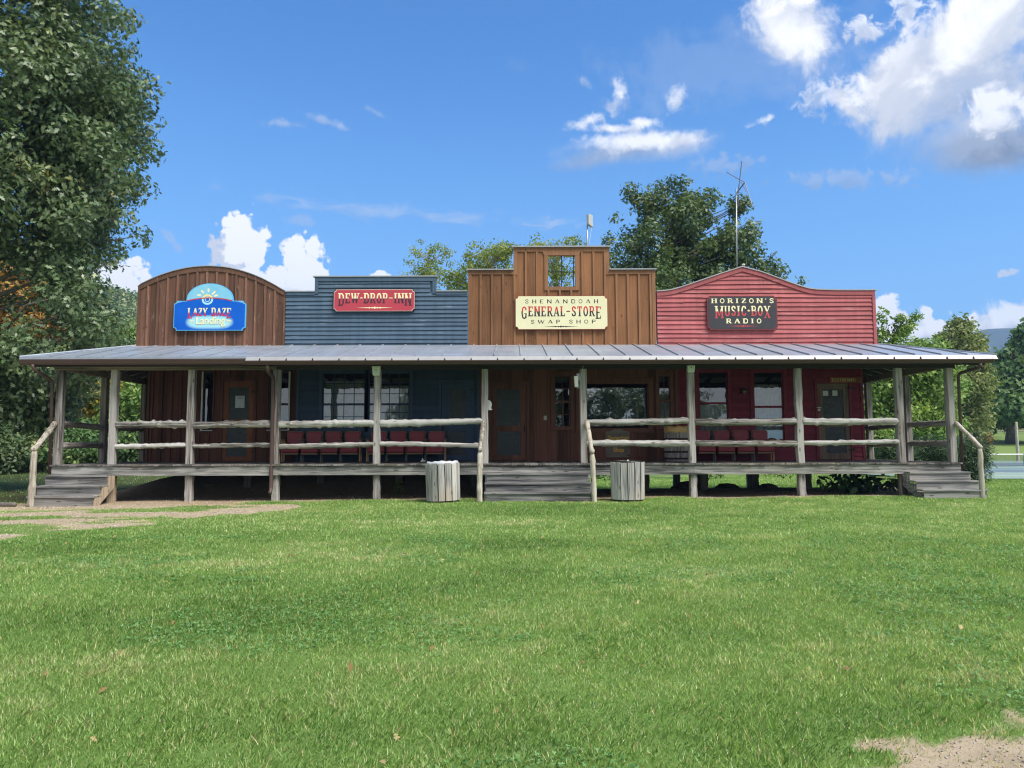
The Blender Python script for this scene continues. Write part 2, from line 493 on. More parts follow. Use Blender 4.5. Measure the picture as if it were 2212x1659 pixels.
M = {}
M['post'] = weathered('weathered_post', 'z', (0.058, 0.050, 0.045), (0.205, 0.188, 0.176), (0.42, 0.405, 0.395), warmth=0.12)
M['rail'] = weathered('weathered_rail', 'x', (0.060, 0.056, 0.052), (0.255, 0.245, 0.232), (0.55, 0.545, 0.53), warmth=0.10)
M['raily'] = weathered('weathered_side_rail', 'y', (0.12, 0.11, 0.10), (0.26, 0.24, 0.22), (0.40, 0.37, 0.34))
M['logz'] = weathered('bark_free_log', 'z', (0.13, 0.115, 0.095), (0.33, 0.30, 0.255), (0.54, 0.50, 0.43))
M['fascia'] = weathered('grey_plank', 'x', (0.05, 0.05, 0.052), (0.165, 0.165, 0.163), (0.39, 0.385, 0.37), warmth=0.15)
M['tread'] = weathered('tread_plank', 'x', (0.045, 0.045, 0.048), (0.135, 0.135, 0.14), (0.30, 0.295, 0.29), warmth=0.15)
M['deck'] = weathered('deck_plank', 'y', (0.07, 0.067, 0.064), (0.15, 0.144, 0.138), (0.26, 0.25, 0.24), board=('x', 0.146))
M['newwood'] = weathered('new_wood', 'z', (0.28, 0.22, 0.15), (0.45, 0.36, 0.26), (0.55, 0.46, 0.34))
M['stave'] = weathered('grey_slat', 'z', (0.09, 0.086, 0.084), (0.28, 0.278, 0.275), (0.52, 0.51, 0.49), board=None, warmth=0.6,
                       warm=(0.46, 0.38, 0.30))
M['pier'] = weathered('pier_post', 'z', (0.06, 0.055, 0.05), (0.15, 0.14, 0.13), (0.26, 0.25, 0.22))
M['beam'] = weathered('beam_timber', 'x', (0.10, 0.085, 0.07), (0.2, 0.17, 0.14), (0.3, 0.26, 0.22))
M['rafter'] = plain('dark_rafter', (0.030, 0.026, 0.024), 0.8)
M['barn'] = stained('red_brown_boards', (0.155, 0.078, 0.052), 0.257, 0.0, 0.5)
M['barntrim'] = stained('worn_brown_trim', (0.20, 0.105, 0.07), 9.0, 0.0, 0.8, wear_col=(0.52, 0.36, 0.29))
M['barnbatten'] = stained('worn_brown_battens', (0.215, 0.112, 0.075), 0.257, 0.128, 0.85, wear_col=(0.55, 0.40, 0.33))
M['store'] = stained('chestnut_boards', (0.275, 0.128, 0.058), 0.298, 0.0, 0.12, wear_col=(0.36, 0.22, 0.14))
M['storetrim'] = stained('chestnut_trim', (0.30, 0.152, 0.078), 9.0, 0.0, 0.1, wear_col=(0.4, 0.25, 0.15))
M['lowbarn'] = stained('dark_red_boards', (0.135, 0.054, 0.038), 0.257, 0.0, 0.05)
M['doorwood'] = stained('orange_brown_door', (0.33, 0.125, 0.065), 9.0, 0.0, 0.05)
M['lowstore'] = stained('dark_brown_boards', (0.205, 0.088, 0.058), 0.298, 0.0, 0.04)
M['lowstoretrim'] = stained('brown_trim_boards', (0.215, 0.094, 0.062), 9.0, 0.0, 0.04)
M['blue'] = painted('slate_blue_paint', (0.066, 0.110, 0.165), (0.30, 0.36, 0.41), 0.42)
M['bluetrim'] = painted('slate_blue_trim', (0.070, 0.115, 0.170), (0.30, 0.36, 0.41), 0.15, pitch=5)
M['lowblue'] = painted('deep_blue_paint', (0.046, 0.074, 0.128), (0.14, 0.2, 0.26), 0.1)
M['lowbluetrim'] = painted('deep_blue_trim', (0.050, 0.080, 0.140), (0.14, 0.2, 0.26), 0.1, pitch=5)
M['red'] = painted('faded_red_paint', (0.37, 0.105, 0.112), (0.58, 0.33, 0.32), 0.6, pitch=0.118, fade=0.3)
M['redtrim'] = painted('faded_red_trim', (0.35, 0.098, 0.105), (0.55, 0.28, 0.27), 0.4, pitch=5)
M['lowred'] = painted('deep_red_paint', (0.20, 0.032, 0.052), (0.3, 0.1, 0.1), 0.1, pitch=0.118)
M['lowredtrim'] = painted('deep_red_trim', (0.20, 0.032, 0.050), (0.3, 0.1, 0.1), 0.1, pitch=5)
M['roof'] = roofmetal('galvanised_roof', (0.37, 0.41, 0.475))
M['coping'] = roofmetal('galvanised_coping', (0.30, 0.34, 0.38), 0.5, 0.4)
M['apron'] = plain('pale_drip_metal', (0.34, 0.34, 0.345), 0.45, 0.2, 0.2, 5)
M['gutter'] = plain('brown_gutter_paint', (0.075, 0.045, 0.042), 0.45, 0.0, 0.2, 5)
M['glass'] = glassmat('window_glass', 0.17)
M['bigglass'] = glassmat('shop_glass', 0.30, (0.35, 0.38, 0.4))
M['screen'] = screenmat('door_screen', (0.05, 0.062, 0.07), 0.75)
M['curtain'] = plain('grey_curtain', (0.46, 0.46, 0.48), 0.9, 0, 0.5, 7)
M['darkroom'] = plain('dim_interior', (0.05, 0.045, 0.042), 0.9)
M['white'] = plain('white_plastic', (0.84, 0.85, 0.83), 0.4, 0, 0.05)
M['offwhite'] = plain('aged_white_plastic', (0.60, 0.68, 0.65), 0.5, 0, 0.12)
M['whiteframe'] = plain('white_vinyl', (0.55, 0.58, 0.60), 0.5, 0, 0.1)
M['paper'] = plain('paper', (0.55, 0.60, 0.68), 0.9, 0, 0.04)
M['ink'] = plain('dark_ink', (0.03, 0.03, 0.035), 0.7)
M['iron'] = plain('black_iron', (0.025, 0.024, 0.024), 0.5, 0.6)
M['galv'] = plain('galvanised_pole', (0.36, 0.38, 0.40), 0.4, 0.7)
M['brownmetal'] = plain('brown_metal_rod', (0.18, 0.17, 0.20), 0.5, 0.5)
M['maroon'] = plain('maroon_vinyl', (0.26, 0.022, 0.040), 0.42, 0, 0.25, 14, 0.45)
M['seatwood'] = plain('worn_plywood', (0.20, 0.13, 0.075), 0.5, 0, 0.3, 9)
M['palewood'] = plain('pale_stand_wood', (0.44, 0.26, 0.12), 0.6, 0, 0.3, 9)
M['seatmetal'] = plain('grey_seat_metal', (0.13, 0.12, 0.115), 0.5, 0.4)
M['barrel'] = weathered('barrel_oak', 'z', (0.09, 0.075, 0.07), (0.27, 0.235, 0.22), (0.46, 0.42, 0.40), knots=False)
M['hoop'] = plain('rusty_hoop', (0.06, 0.035, 0.035), 0.6, 0.4, 0.4)
M['bag'] = plain('amber_bin_bag', (0.66, 0.42, 0.14), 0.3, 0, 0.3, 6, 0.6)
M['whitebag'] = plain('white_bin_bag', (0.5, 0.52, 0.56), 0.35, 0, 0.1, 6)
M['rock'] = plain('brown_rock', (0.16, 0.13, 0.11), 0.9, 0, 0.4, 5)
M['brass'] = plain('old_brass', (0.25, 0.2, 0.08), 0.4, 0.6)
M['plaque'] = weathered('plaque_wood', 'x', (0.06, 0.05, 0.043), (0.115, 0.095, 0.08), (0.18, 0.15, 0.125))
M['plaquetrim'] = weathered('plaque_trim_wood', 'x', (0.07, 0.06, 0.05), (0.15, 0.125, 0.105), (0.22, 0.19, 0.16))
M['ochre'] = plain('ochre_paint', (0.85, 0.50, 0.09), 0.6)
M['restwood'] = stained('sign_cedar', (0.36, 0.14, 0.06), 9, 0, 0.05, axis='z')
M['greenpaint'] = plain('pale_green_paint', (0.62, 0.62, 0.38), 0.6)
M['doorplank'] = weathered('brown_door_plank', 'z', (0.07, 0.05, 0.038), (0.145, 0.105, 0.08), (0.2, 0.15, 0.115))
M['slatepaint'] = plain('slate_door_paint', (0.055, 0.075, 0.095), 0.5, 0, 0.1)
M['bark'] = weathered('oak_bark', 'z', (0.05, 0.045, 0.04), (0.11, 0.10, 0.09), (0.19, 0.17, 0.15), knots=False)
M['palebark'] = weathered('pale_bark', 'z', (0.14, 0.125, 0.11), (0.27, 0.245, 0.215), (0.40, 0.37, 0.33), knots=False)
M['oak'] = leafmat('oak_leaves', [(0, (0.050, 0.091, 0.039)), (0.45, (0.105, 0.168, 0.071)), (0.8, (0.200, 0.265, 0.124)),
                                 (0.955, (0.286, 0.336, 0.124)), (0.985, (0.688, 0.425, 0.071)), (1, (0.535, 0.195, 0.052))], 0.22, 0.38, 0.5)
M['darkleaf'] = leafmat('dark_leaves', [(0, (0.048, 0.099, 0.037)), (0.5, (0.102, 0.162, 0.057)), (0.9, (0.195, 0.249, 0.092)),
                                        (1, (0.321, 0.282, 0.083))], 0.28, 0.42, 0.45)
M['locust'] = leafmat('yellow_green_leaves', [(0, (0.132, 0.198, 0.045)), (0.5, (0.238, 0.310, 0.073)), (0.85, (0.396, 0.422, 0.119)),
                                              (1, (0.528, 0.436, 0.132))], 0.4)
M['fresh'] = leafmat('fresh_green_leaves', [(0, (0.086, 0.166, 0.037)), (0.5, (0.180, 0.295, 0.065)), (0.9, (0.317, 0.432, 0.115)),
                                            (1, (0.490, 0.490, 0.115))], 0.35)
M['hazygold'] = leafmat('olive_gold_leaves', [(0, (0.106, 0.156, 0.044)), (0.5, (0.212, 0.263, 0.081)), (0.9, (0.351, 0.362, 0.150)),
                                              (1, (0.425, 0.375, 0.175))], 0.35)
M['maple'] = leafmat('maple_leaves', [(0, (0.051, 0.120, 0.039)), (0.5, (0.113, 0.209, 0.063)), (0.9, (0.224, 0.322, 0.105)),
                                      (1, (0.448, 0.419, 0.090))], 0.3)
M['yellow'] = leafmat('yellow_leaves', [(0, (0.187, 0.173, 0.022)), (0.5, (0.346, 0.302, 0.036)), (1, (0.446, 0.331, 0.043))], 0.4)
M['orange'] = leafmat('orange_leaves', [(0, (0.26, 0.14, 0.035)), (0.5, (0.46, 0.26, 0.06)), (1, (0.50, 0.36, 0.10))], 0.35)
M['rust'] = leafmat('rust_leaves', [(0, (0.10, 0.06, 0.025)), (0.5, (0.20, 0.12, 0.035)), (0.8, (0.20, 0.17, 0.05)),
                                    (1, (0.16, 0.18, 0.05))], 0.3)
M['conifer'] = leafmat('juniper_needles', [(0, (0.018, 0.045, 0.018)), (0.5, (0.040, 0.085, 0.030)), (1, (0.10, 0.16, 0.05))], 0.15)
M['hosta'] = leafmat('hosta_leaves', [(0, (0.02, 0.055, 0.022)), (1, (0.05, 0.12, 0.045))], 0.2)
M['hillleaf'] = leafmat('hill_leaves', [(0, (0.078, 0.147, 0.078)), (0.5, (0.147, 0.233, 0.103)), (0.9, (0.276, 0.328, 0.147)),
                                        (1, (0.448, 0.380, 0.190))], 0.2)


# ------------------------------------------------------------------ mesh helpers
class MB:
    def __init__(s):
        s.v, s.f = [], []

    def add(s, vs, fs):
        o = len(s.v)
        s.v += [tuple(p) for p in vs]
        s.f += [tuple(i + o for i in f) for f in fs]

    def box(s, x0, x1, y0, y1, z0, z1):
        s.add([(x0, y0, z0), (x1, y0, z0), (x1, y1, z0), (x0, y1, z0), (x0, y0, z1), (x1, y0, z1), (x1, y1, z1), (x0, y1, z1)],
              [(0, 3, 2, 1), (4, 5, 6, 7), (0, 1, 5, 4), (1, 2, 6, 5), (2, 3, 7, 6), (3, 0, 4, 7)])

    def prism(s, poly, y0, y1):
        """poly of (x,z), extruded from y0 (front) to y1"""
        n = len(poly)
        s.add([(x, y0, z) for x, z in poly] + [(x, y1, z) for x, z in poly],
              [tuple(range(n)), tuple(range(2 * n - 1, n - 1, -1))] + [(i, i + n, (i + 1) % n + n, (i + 1) % n) for i in range(n)])

    def face(s, vs):
        s.add(vs, [tuple(range(len(vs)))])

    def tube(s, path, rad, seg=8, cap=True, squash=1.0):
        path = [Vector(p) for p in path]
        n = len(path)
        rad = rad if hasattr(rad, '__len__') else [rad] * n
        up = None
        rings = []
        for i, p in enumerate(path):
            t = (path[min(i + 1, n - 1)] - path[max(i - 1, 0)]).normalized()
            if up is None:
                up = Vector((0, 0, 1)) if abs(t.z) < 0.9 else Vector((0, 1, 0))
            a = t.cross(up).normalized()
            b = a.cross(t).normalized()
            up = b
            r = rad[i]
            rings.append([p + (a * math.cos(q) + b * math.sin(q) * squash) * r for q in
                          [2 * math.pi * k / seg for k in range(seg)]])
        vs = [q for r in rings for q in r]
        fs = []
        for i in range(n - 1):
            for k in range(seg):
                k2 = (k + 1) % seg
                fs.append((i * seg + k, i * seg + k2, (i + 1) * seg + k2, (i + 1) * seg + k))
        if cap:
            fs.append(tuple(range(seg - 1, -1, -1)))
            fs.append(tuple(range((n - 1) * seg, n * seg)))
        s.add(vs, fs)

    def lathe(s, prof, cx=0, cy=0, seg=20):
        """prof list of (r,z)"""
        vs, fs = [], []
        for r, z in prof:
            for k in range(seg):
                q = 2 * math.pi * k / seg
                vs.append((cx + r * math.cos(q), cy + r * math.sin(q), z))
        for i in range(len(prof) - 1):
            for k in range(seg):
                k2 = (k + 1) % seg
                fs.append((i * seg + k, i * seg + k2, (i + 1) * seg + k2, (i + 1) * seg + k))
        fs.append(tuple(range(seg - 1, -1, -1)))
        fs.append(tuple(range((len(prof) - 1) * seg, len(prof) * seg)))
        s.add(vs, fs)


def tag(o, label=None, cat=None, group=None, kind=None):
    if label:
        o['label'] = label
    if cat:
        o['category'] = cat
    if group:
        o['group'] = group
    if kind:
        o['kind'] = kind
    return o


def thing(name, loc, label, cat, group=None):
    o = bpy.data.objects.new(name, None)
    o.empty_display_size = 0.3
    COL.objects.link(o)
    o.location = loc
    return tag(o, label, cat, group)


def link(name, me, parent=None, label=None):
    o = bpy.data.objects.new(name, me)
    COL.objects.link(o)
    if parent is not None:
        o.parent = parent
        if parent.type == 'EMPTY':
            o.location = -Vector(parent.location)
    if label:
        o['label'] = label
    return o


def mk(name, mb, mat, parent=None, smooth=False, bev=0.0, label=None, mat2=None, from2=0):
    me = bpy.data.meshes.new(name)
    me.from_pydata(mb.v, [], mb.f)
    me.update()
    me.materials.append(mat)
    if mat2:
        me.materials.append(mat2)
        me.polygons.foreach_set('material_index', [0 if i < from2 else 1 for i in range(len(me.polygons))])
    if smooth:
        me.polygons.foreach_set('use_smooth', [True] * len(me.polygons))
    o = link(name, me, parent, label)
    if bev:
        b = o.modifiers.new('bevel', 'BEVEL')
        b.width = bev
        b.segments = 2
        b.limit_method = 'ANGLE'
    return o


CH = {}


def copy_tree(o, parent=None):
    c = o.copy()
    COL.objects.link(c)
    if parent is not None:
        c.parent = parent
    for ch in [q for q in bpy.data.objects if q.parent == o]:
        copy_tree(ch, c)
    return c


# numpy noise
def _hash(ix, iy, seed):
    h = np.sin(ix * 127.1 + iy * 311.7 + seed * 74.7) * 43758.5453
    return h - np.floor(h)


def vnoise(x, y, seed=0):
    x, y = np.asarray(x, float), np.asarray(y, float)
    ix, iy = np.floor(x), np.floor(y)
    fx, fy = x - ix, y - iy
    fx, fy = fx * fx * (3 - 2 * fx), fy * fy * (3 - 2 * fy)
    a, b = _hash(ix, iy, seed), _hash(ix + 1, iy, seed)
    c, d = _hash(ix, iy + 1, seed), _hash(ix + 1, iy + 1, seed)
    return (a * (1 - fx) + b * fx) * (1 - fy) + (c * (1 - fx) + d * fx) * fy


def fbm(x, y, seed=0, oct=4):
    s, a, t = 0, 0.5, 0
    for i in range(oct):
        s = s + a * vnoise(np.asarray(x) * 2 ** i, np.asarray(y) * 2 ** i, seed + i * 3)
        t += a
        a *= 0.5
    return s / t


def ss(x, lo, hi):
    t = np.clip((np.asarray(x, float) - lo) / (hi - lo), 0, 1)
    return t * t * (3 - 2 * t)


def inst_mesh(name, tv, tf, pos, ax, ay, az_, scale, tint=None):
    """many copies of a small template as one mesh; tf = faces, all of one length"""
    tv = np.asarray(tv, float)
    n, k = len(pos), len(tv)
    v = pos[:, None, :] + scale[:, None, None] * (tv[None, :, 0:1] * ax[:, None, :] + tv[None, :, 1:2] * ay[:, None, :]
                                                  + tv[None, :, 2:3] * az_[:, None, :])
    v = v.reshape(-1, 3)
    tf = np.asarray(tf, int)
    nf, fl = tf.shape
    idx = (tf[None] + (np.arange(n) * k)[:, None, None]).reshape(-1)
    me = bpy.data.meshes.new(name)
    me.vertices.add(len(v))
    me.vertices.foreach_set('co', v.astype(np.float32).ravel())
    me.loops.add(len(idx))
    me.loops.foreach_set('vertex_index', idx.astype(np.int32))
    me.polygons.add(n * nf)
    me.polygons.foreach_set('loop_start', (np.arange(n * nf) * fl).astype(np.int32))
    me.update(calc_edges=True)
    if tint is not None:
        a = me.attributes.new('tint', 'FLOAT', 'POINT')
        a.data.foreach_set('value', np.repeat(tint, k).astype(np.float32))
    return me


def unit(a):
    return a / np.maximum(np.linalg.norm(a, axis=1, keepdims=True), 1e-9)


def frames(nrm, rng):
    """random frames whose z is nrm"""
    r = rng.normal(size=nrm.shape)
    ax = unit(np.cross(r, nrm))
    return ax, np.cross(nrm, ax), nrm


_half = [(0.0, 0.03), (0.16, 0.05), (0.24, 0.20), (0.34, 0.09), (0.50, 0.33), (0.59, 0.11), (0.76, 0.23), (0.82, 0.07)]
OAK = [(x, y, -0.28 * x * x + 0.25 * abs(y)) for x, y in _half] + [(1, 0, -0.28)] + \
      [(x, -y, -0.28 * x * x + 0.25 * abs(y)) for x, y in reversed(_half)]
OAKF = [tuple(range(len(OAK)))]
LEAF = [(0, 0, 0), (0.3, 0.24, 0.02), (0.7, 0.19, -0.06), (1, 0, -0.16), (0.7, -0.19, -0.06), (0.3, -0.24, 0.02)]
LEAFF = [tuple(range(6))]
MAPLE = [(0, 0.03, 0), (0.05, 0.3, 0.03), (0.28, 0.2, 0.02), (0.45, 0.5, 0), (0.6, 0.18, -0.04), (1, 0, -0.16),
         (0.6, -0.18, -0.04), (0.45, -0.5, 0), (0.28, -0.2, 0.02), (0.05, -0.3, 0.03), (0, -0.03, 0)]
MAPLEF = [tuple(range(11))]
NEEDLE = [(0, -0.05, 0), (0.5, -0.07, 0.03), (1, 0, 0), (0.5, 0.07, 0.03), (0, 0.05, 0)]
NEEDLEF = [tuple(range(5))]
TMPL = {'oak': (OAK, OAKF), 'leaf': (LEAF, LEAFF), 'maple': (MAPLE, MAPLEF), 'needle': (NEEDLE, NEEDLEF)}


def leaves_mesh(name, clumps, per, size, seed, tmpl='leaf', up=0.5, flat=0.7, spread=0.5, bias=None, tvar=0.55):
    rng = np.random.default_rng(seed)
    c = np.asarray(clumps, float)
    cnt = np.maximum((per * (c[:, 3] / c[:, 3].mean()) ** 2).astype(int), 6)
    ci = np.repeat(np.arange(len(c)), cnt)
    n = len(ci)
    d = unit(rng.normal(size=(n, 3)))
    rad = rng.random(n) ** spread
    off = d * rad[:, None] * c[ci, 3][:, None]
    off[:, 2] *= flat
    pos = c[ci, :3] + off
    nrm = unit(d * 0.7 + np.array([0, 0, up]) + rng.normal(size=(n, 3)) * 0.55)
    ax, ay, az_ = frames(nrm, rng)
    # leaves hang: bend the long axis down and outwards
    ax = unit(ax + np.array([0, 0, -0.45]) + d * 0.5)
    ay = unit(np.cross(az_, ax))
    az_ = np.cross(ax, ay)
    sc = size * (0.7 + 0.6 * rng.random(n))
    ct = rng.random(len(c))
    tint = np.clip(ct[ci] * (1 - tvar) + tvar * rng.random(n), 0, 1)
    tv, tf = TMPL[tmpl]
    return inst_mesh(name, tv, tf, pos, ax, ay, az_, sc, tint)


def lobes_to_clumps(lobes, n, seed, cr=(0.7, 1.1), inner=0.45):
    rng = np.random.default_rng(seed)
    vol = np.array([l[3] * l[4] * l[5] for l in lobes]) ** 0.67
    pick = rng.choice(len(lobes), size=n, p=vol / vol.sum())
    L = np.asarray(lobes, float)[pick]
    d = unit(rng.normal(size=(n, 3)))
    r = inner + (1 - inner) * rng.random(n) ** 0.6
    pos = L[:, :3] + d * r[:, None] * L[:, 3:6]
    return np.column_stack([pos, cr[0] + (cr[1] - cr[0]) * rng.random(n)])


def limbs(mb, base, top, r0, clumps, nlimb, seed, lift=0.55, lr=0.035, r1=None, zmin=0.25):
    rnd = random.Random(seed)
    base, top = Vector(base), Vector(top)
    n = 8
    pts = []
    for i in range(n + 1):
        t = i / n
        p = base.lerp(top, t)
        w = 0.18 * math.sin(t * 3.1)
        pts.append(p + Vector((rnd.uniform(-w, w), rnd.uniform(-w, w), 0)))
    rr = [r0 * (1.25 if i == 0 else (1 - 0.85 * i / n)) for i in range(n + 1)]
    mb.tube(pts, rr, 10)
    idx = list(range(len(clumps)))
    rnd.shuffle(idx)
    for i in idx[:nlimb]:
        c = Vector(clumps[i][:3])
        hd = math.hypot(c.x - base.x, c.y - base.y)
        zt = max(base.z + (top.z - base.z) * zmin, min(c.z - hd * lift, top.z - 0.2))
        t = (zt - base.z) / (top.z - base.z)
        k = min(int(t * n), n - 1)
        s = pts[k].lerp(pts[k + 1], t * n - k)
        L = (c - s).length
        m1 = s.lerp(c, 0.35) + Vector((rnd.uniform(-.06, .06) * L, rnd.uniform(-.06, .06) * L, 0.04 * L))
        m2 = s.lerp(c, 0.7) + Vector((rnd.uniform(-.06, .06) * L, rnd.uniform(-.06, .06) * L, 0.03 * L))
        a = min(lr + 0.008 * L, rr[k] * 0.6)
        mb.tube([s, m1, m2, c], [a, a * 0.7, a * 0.42, a * 0.15], 5)


def tree(name, label, cat, base, top, r0, lobes, ncl, per, size, leaf, bark, seed, tmpl='leaf', group=None, cr=(0.7, 1.1),
         nlimb=40, inner=0.45, flat=0.7, extra=None, lr=0.035, lift=0.55, zmin=0.25, tvar=0.55, up=0.5, spread=0.5, gap=0.0):
    t = thing(name, base, label, cat, group)
    cl = lobes_to_clumps(lobes, ncl, seed, cr, inner)
    if gap:
        cl = cl[fbm(cl[:, 0] * 0.55 + 3 + 0.25 * cl[:, 1], cl[:, 2] * 0.5, seed, 3) > gap]
    if extra is not None:
        cl = np.vstack([cl, np.asarray(extra, float)])
    mb = MB()
    limbs(mb, base, top, r0, cl, nlimb, seed, lift, lr, zmin=zmin)
    mk('trunk', mb, bark, t, True)
    me = leaves_mesh('crown', cl, per, size, seed + 1, tmpl, flat=flat, tvar=tvar, up=up, spread=spread)
    me.materials.append(leaf)
    link('crown', me, t)
    return t


# ------------------------------------------------------------------ terrain
def hgt(x, y):
    x, y = np.asarray(x, float), np.asarray(y, float)
    h = -0.30 * np.clip((16.5 - y) / 16.5, 0, 1.5) + 0.006 * np.clip(x, -12, 12) + 0.01
    h = h + 0.10 * ss(y, 60, 70) * 0 + 0.080 * np.clip(y - 54, 0, 60) * ss(y, 52, 62)
    h = h + (fbm(x * 0.6, y * 0.6, 5) - 0.5) * 0.06 * ss(y, 1, 4)
    h = h + (0.42 + 0.22 * fbm(x * 1.3, y * 1.3, 15)) * ss(-0.2 - x, 0, 1.2) * ss(y, 18.6, 21.2) * (1 - ss(y, 23.5, 27)) * (1 - ss(-x, 9.0, 11.5))
    h = h - 0.29 * ss(x, 0.5, 2.5) * (1 - ss(x, 9.8, 12)) * ss(y, 20.5, 24) * (1 - ss(y, 34, 46))
    return h


def dirt(x, y):
    x, y = np.asarray(x, float), np.asarray(y, float)
    n = fbm(x * 1.1, y * 1.1, 11)
    n2 = fbm(x * 0.45 + 7, y * 1.6, 23)
    edge = (-6.9 + (y - 10.2) * 0.40) + (n - 0.5) * 2.2
    left = ss(edge - x, -0.1, 0.5) * ss(y, 9.6, 10.6) * (1 - ss(y, 15.7, 16.5))
    strips = ss(n2 + 0.30 * (n - 0.5), 0.38, 0.56)
    left = left * np.clip(strips + 0.34, 0, 1)
    porch = ss(y + (n - 0.5) * 1.0, 16.75, 17.05) * (1 - ss(y, 23.6, 24.6)) * ss(10.9 - np.abs(x), 0, 0.8)
    lp = ss(y + (n - 0.5) * 1.6, 15.2, 16.4) * ss(-5.0 - x, 0, 2.0) * (1 - ss(y, 25.5, 26.5)) * ss(x + 13.5, 0, 1.5) * np.maximum(1 - ss(y, 16.6, 17.2), ss(x + 11.4, 0, 0.8))
    nf = fbm(x * 4.2, y * 5.5, 57, 4)
    fr = ss((3.52 + (x - 1.25) * 0.30 + (n - 0.5) * 0.5 + (nf - 0.5) * 0.8) - y, -0.12, 0.40) * ss(x, 0.9, 1.6)
    return np.clip(np.maximum.reduce([left, porch, lp, fr]), 0, 1)


xs = np.concatenate([np.linspace(-900, -40, 30), np.arange(-38, -14, 1.0), np.arange(-14, 14, 0.16), np.arange(14, 40, 1.0),
                     np.linspace(42, 900, 30)])
ys = np.concatenate([np.linspace(-200, -2, 14), np.arange(0, 20, 0.14), np.arange(20, 30, 0.5), np.arange(30, 130, 2.5),
                     np.linspace(135, 1500, 24)])
GX, GY = np.meshgrid(xs, ys)
GZ = hgt(GX, GY)
nx, ny = len(xs), len(ys)
gv = np.stack([GX, GY, GZ], -1).reshape(-1, 3)
ii = (np.arange(ny - 1)[:, None] * nx + np.arange(nx - 1)[None]).reshape(-1)
gf = np.stack([ii, ii + 1, ii + nx + 1, ii + nx], 1)
me = bpy.data.meshes.new('ground')
me.from_pydata(gv.tolist(), [], gf.tolist())
me.update()
at = me.attributes.new('dirt', 'FLOAT', 'POINT')
at.data.foreach_set('value', dirt(GX, GY).reshape(-1).astype(np.float32))
me.polygons.foreach_set('use_smooth', [True] * len(me.polygons))
m, nt, b = newmat('lawn_ground')
da = nd(nt, 'ShaderNodeAttribute', {'attribute_name': 'dirt'}).outputs['Fac']
cN = coord(nt)
g1, g2, g3 = noise(nt, cN, 0.35, 5), noise(nt, cN, 6, 6, 0.7), noise(nt, cN, 60, 4, 0.7)
gr = mixc(nt, g1, (0.09, 0.17, 0.034, 1), (0.16, 0.27, 0.058, 1))
gr = mixc(nt, mth(nt, 'MULTIPLY', g2, 0.6), gr, (0.10, 0.13, 0.04, 1))
sy = nd(nt, 'ShaderNodeSeparateXYZ', None, {0: nd(nt, 'ShaderNodeTexCoord').outputs['Object']}).outputs[1]
fieldc = mixc(nt, g2, (0.135, 0.205, 0.050, 1), (0.20, 0.27, 0.075, 1))
gr = mixc(nt, sstep(nt, sy, 24, 28), gr, fieldc)
dc = mixc(nt, g2, (0.20, 0.152, 0.100, 1), (0.55, 0.445, 0.305, 1))
dc = mixc(nt, sstep(nt, g3, 0.5, 0.75), dc, (0.30, 0.27, 0.23, 1))
uc = mixc(nt, g2, (0.19, 0.14, 0.10, 1), (0.42, 0.32, 0.22, 1))
dc = mixc(nt, sstep(nt, sy, 15.6, 17.0), dc, uc)
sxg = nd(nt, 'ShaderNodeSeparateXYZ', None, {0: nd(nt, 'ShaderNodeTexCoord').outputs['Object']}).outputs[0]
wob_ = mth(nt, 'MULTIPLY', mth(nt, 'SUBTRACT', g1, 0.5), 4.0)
litter_shade = mth(nt, 'MULTIPLY', sstep(nt, mth(nt, 'ADD', sxg, wob_), -9.2, -11.0), sstep(nt, mth(nt, 'ADD', sy, wob_), 15.2, 16.8))  # tree shade painted into the ground left of the porch, in leaf-litter tones
litter_shadec = mixc(nt, noise(nt, cN, 3.5, 7, 0.75), (0.030, 0.034, 0.014, 1), (0.105, 0.085, 0.040, 1))
gr = mixc(nt, mth(nt, 'MULTIPLY', litter_shade, 0.93), gr, litter_shadec)
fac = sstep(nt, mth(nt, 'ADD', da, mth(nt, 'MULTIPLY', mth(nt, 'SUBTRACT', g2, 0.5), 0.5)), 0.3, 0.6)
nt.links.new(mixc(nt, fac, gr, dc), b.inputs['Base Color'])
b.inputs['Roughness'].default_value = 0.95
b.inputs['Specular IOR Level'].default_value = 0.15
bump(nt, b, mth(nt, 'ADD', g2, mth(nt, 'MULTIPLY', g3, 0.5)), 0.6, 0.03)
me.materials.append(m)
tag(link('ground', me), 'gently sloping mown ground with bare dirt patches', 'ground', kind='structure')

# grass blades
rng = np.random.default_rng(3)
BL = [(-0.5, 0, 0), (0.5, 0, 0), (0.36, 0.12, 0.55), (0.0, 0.42, 1.0), (-0.36, 0.12, 0.55)]


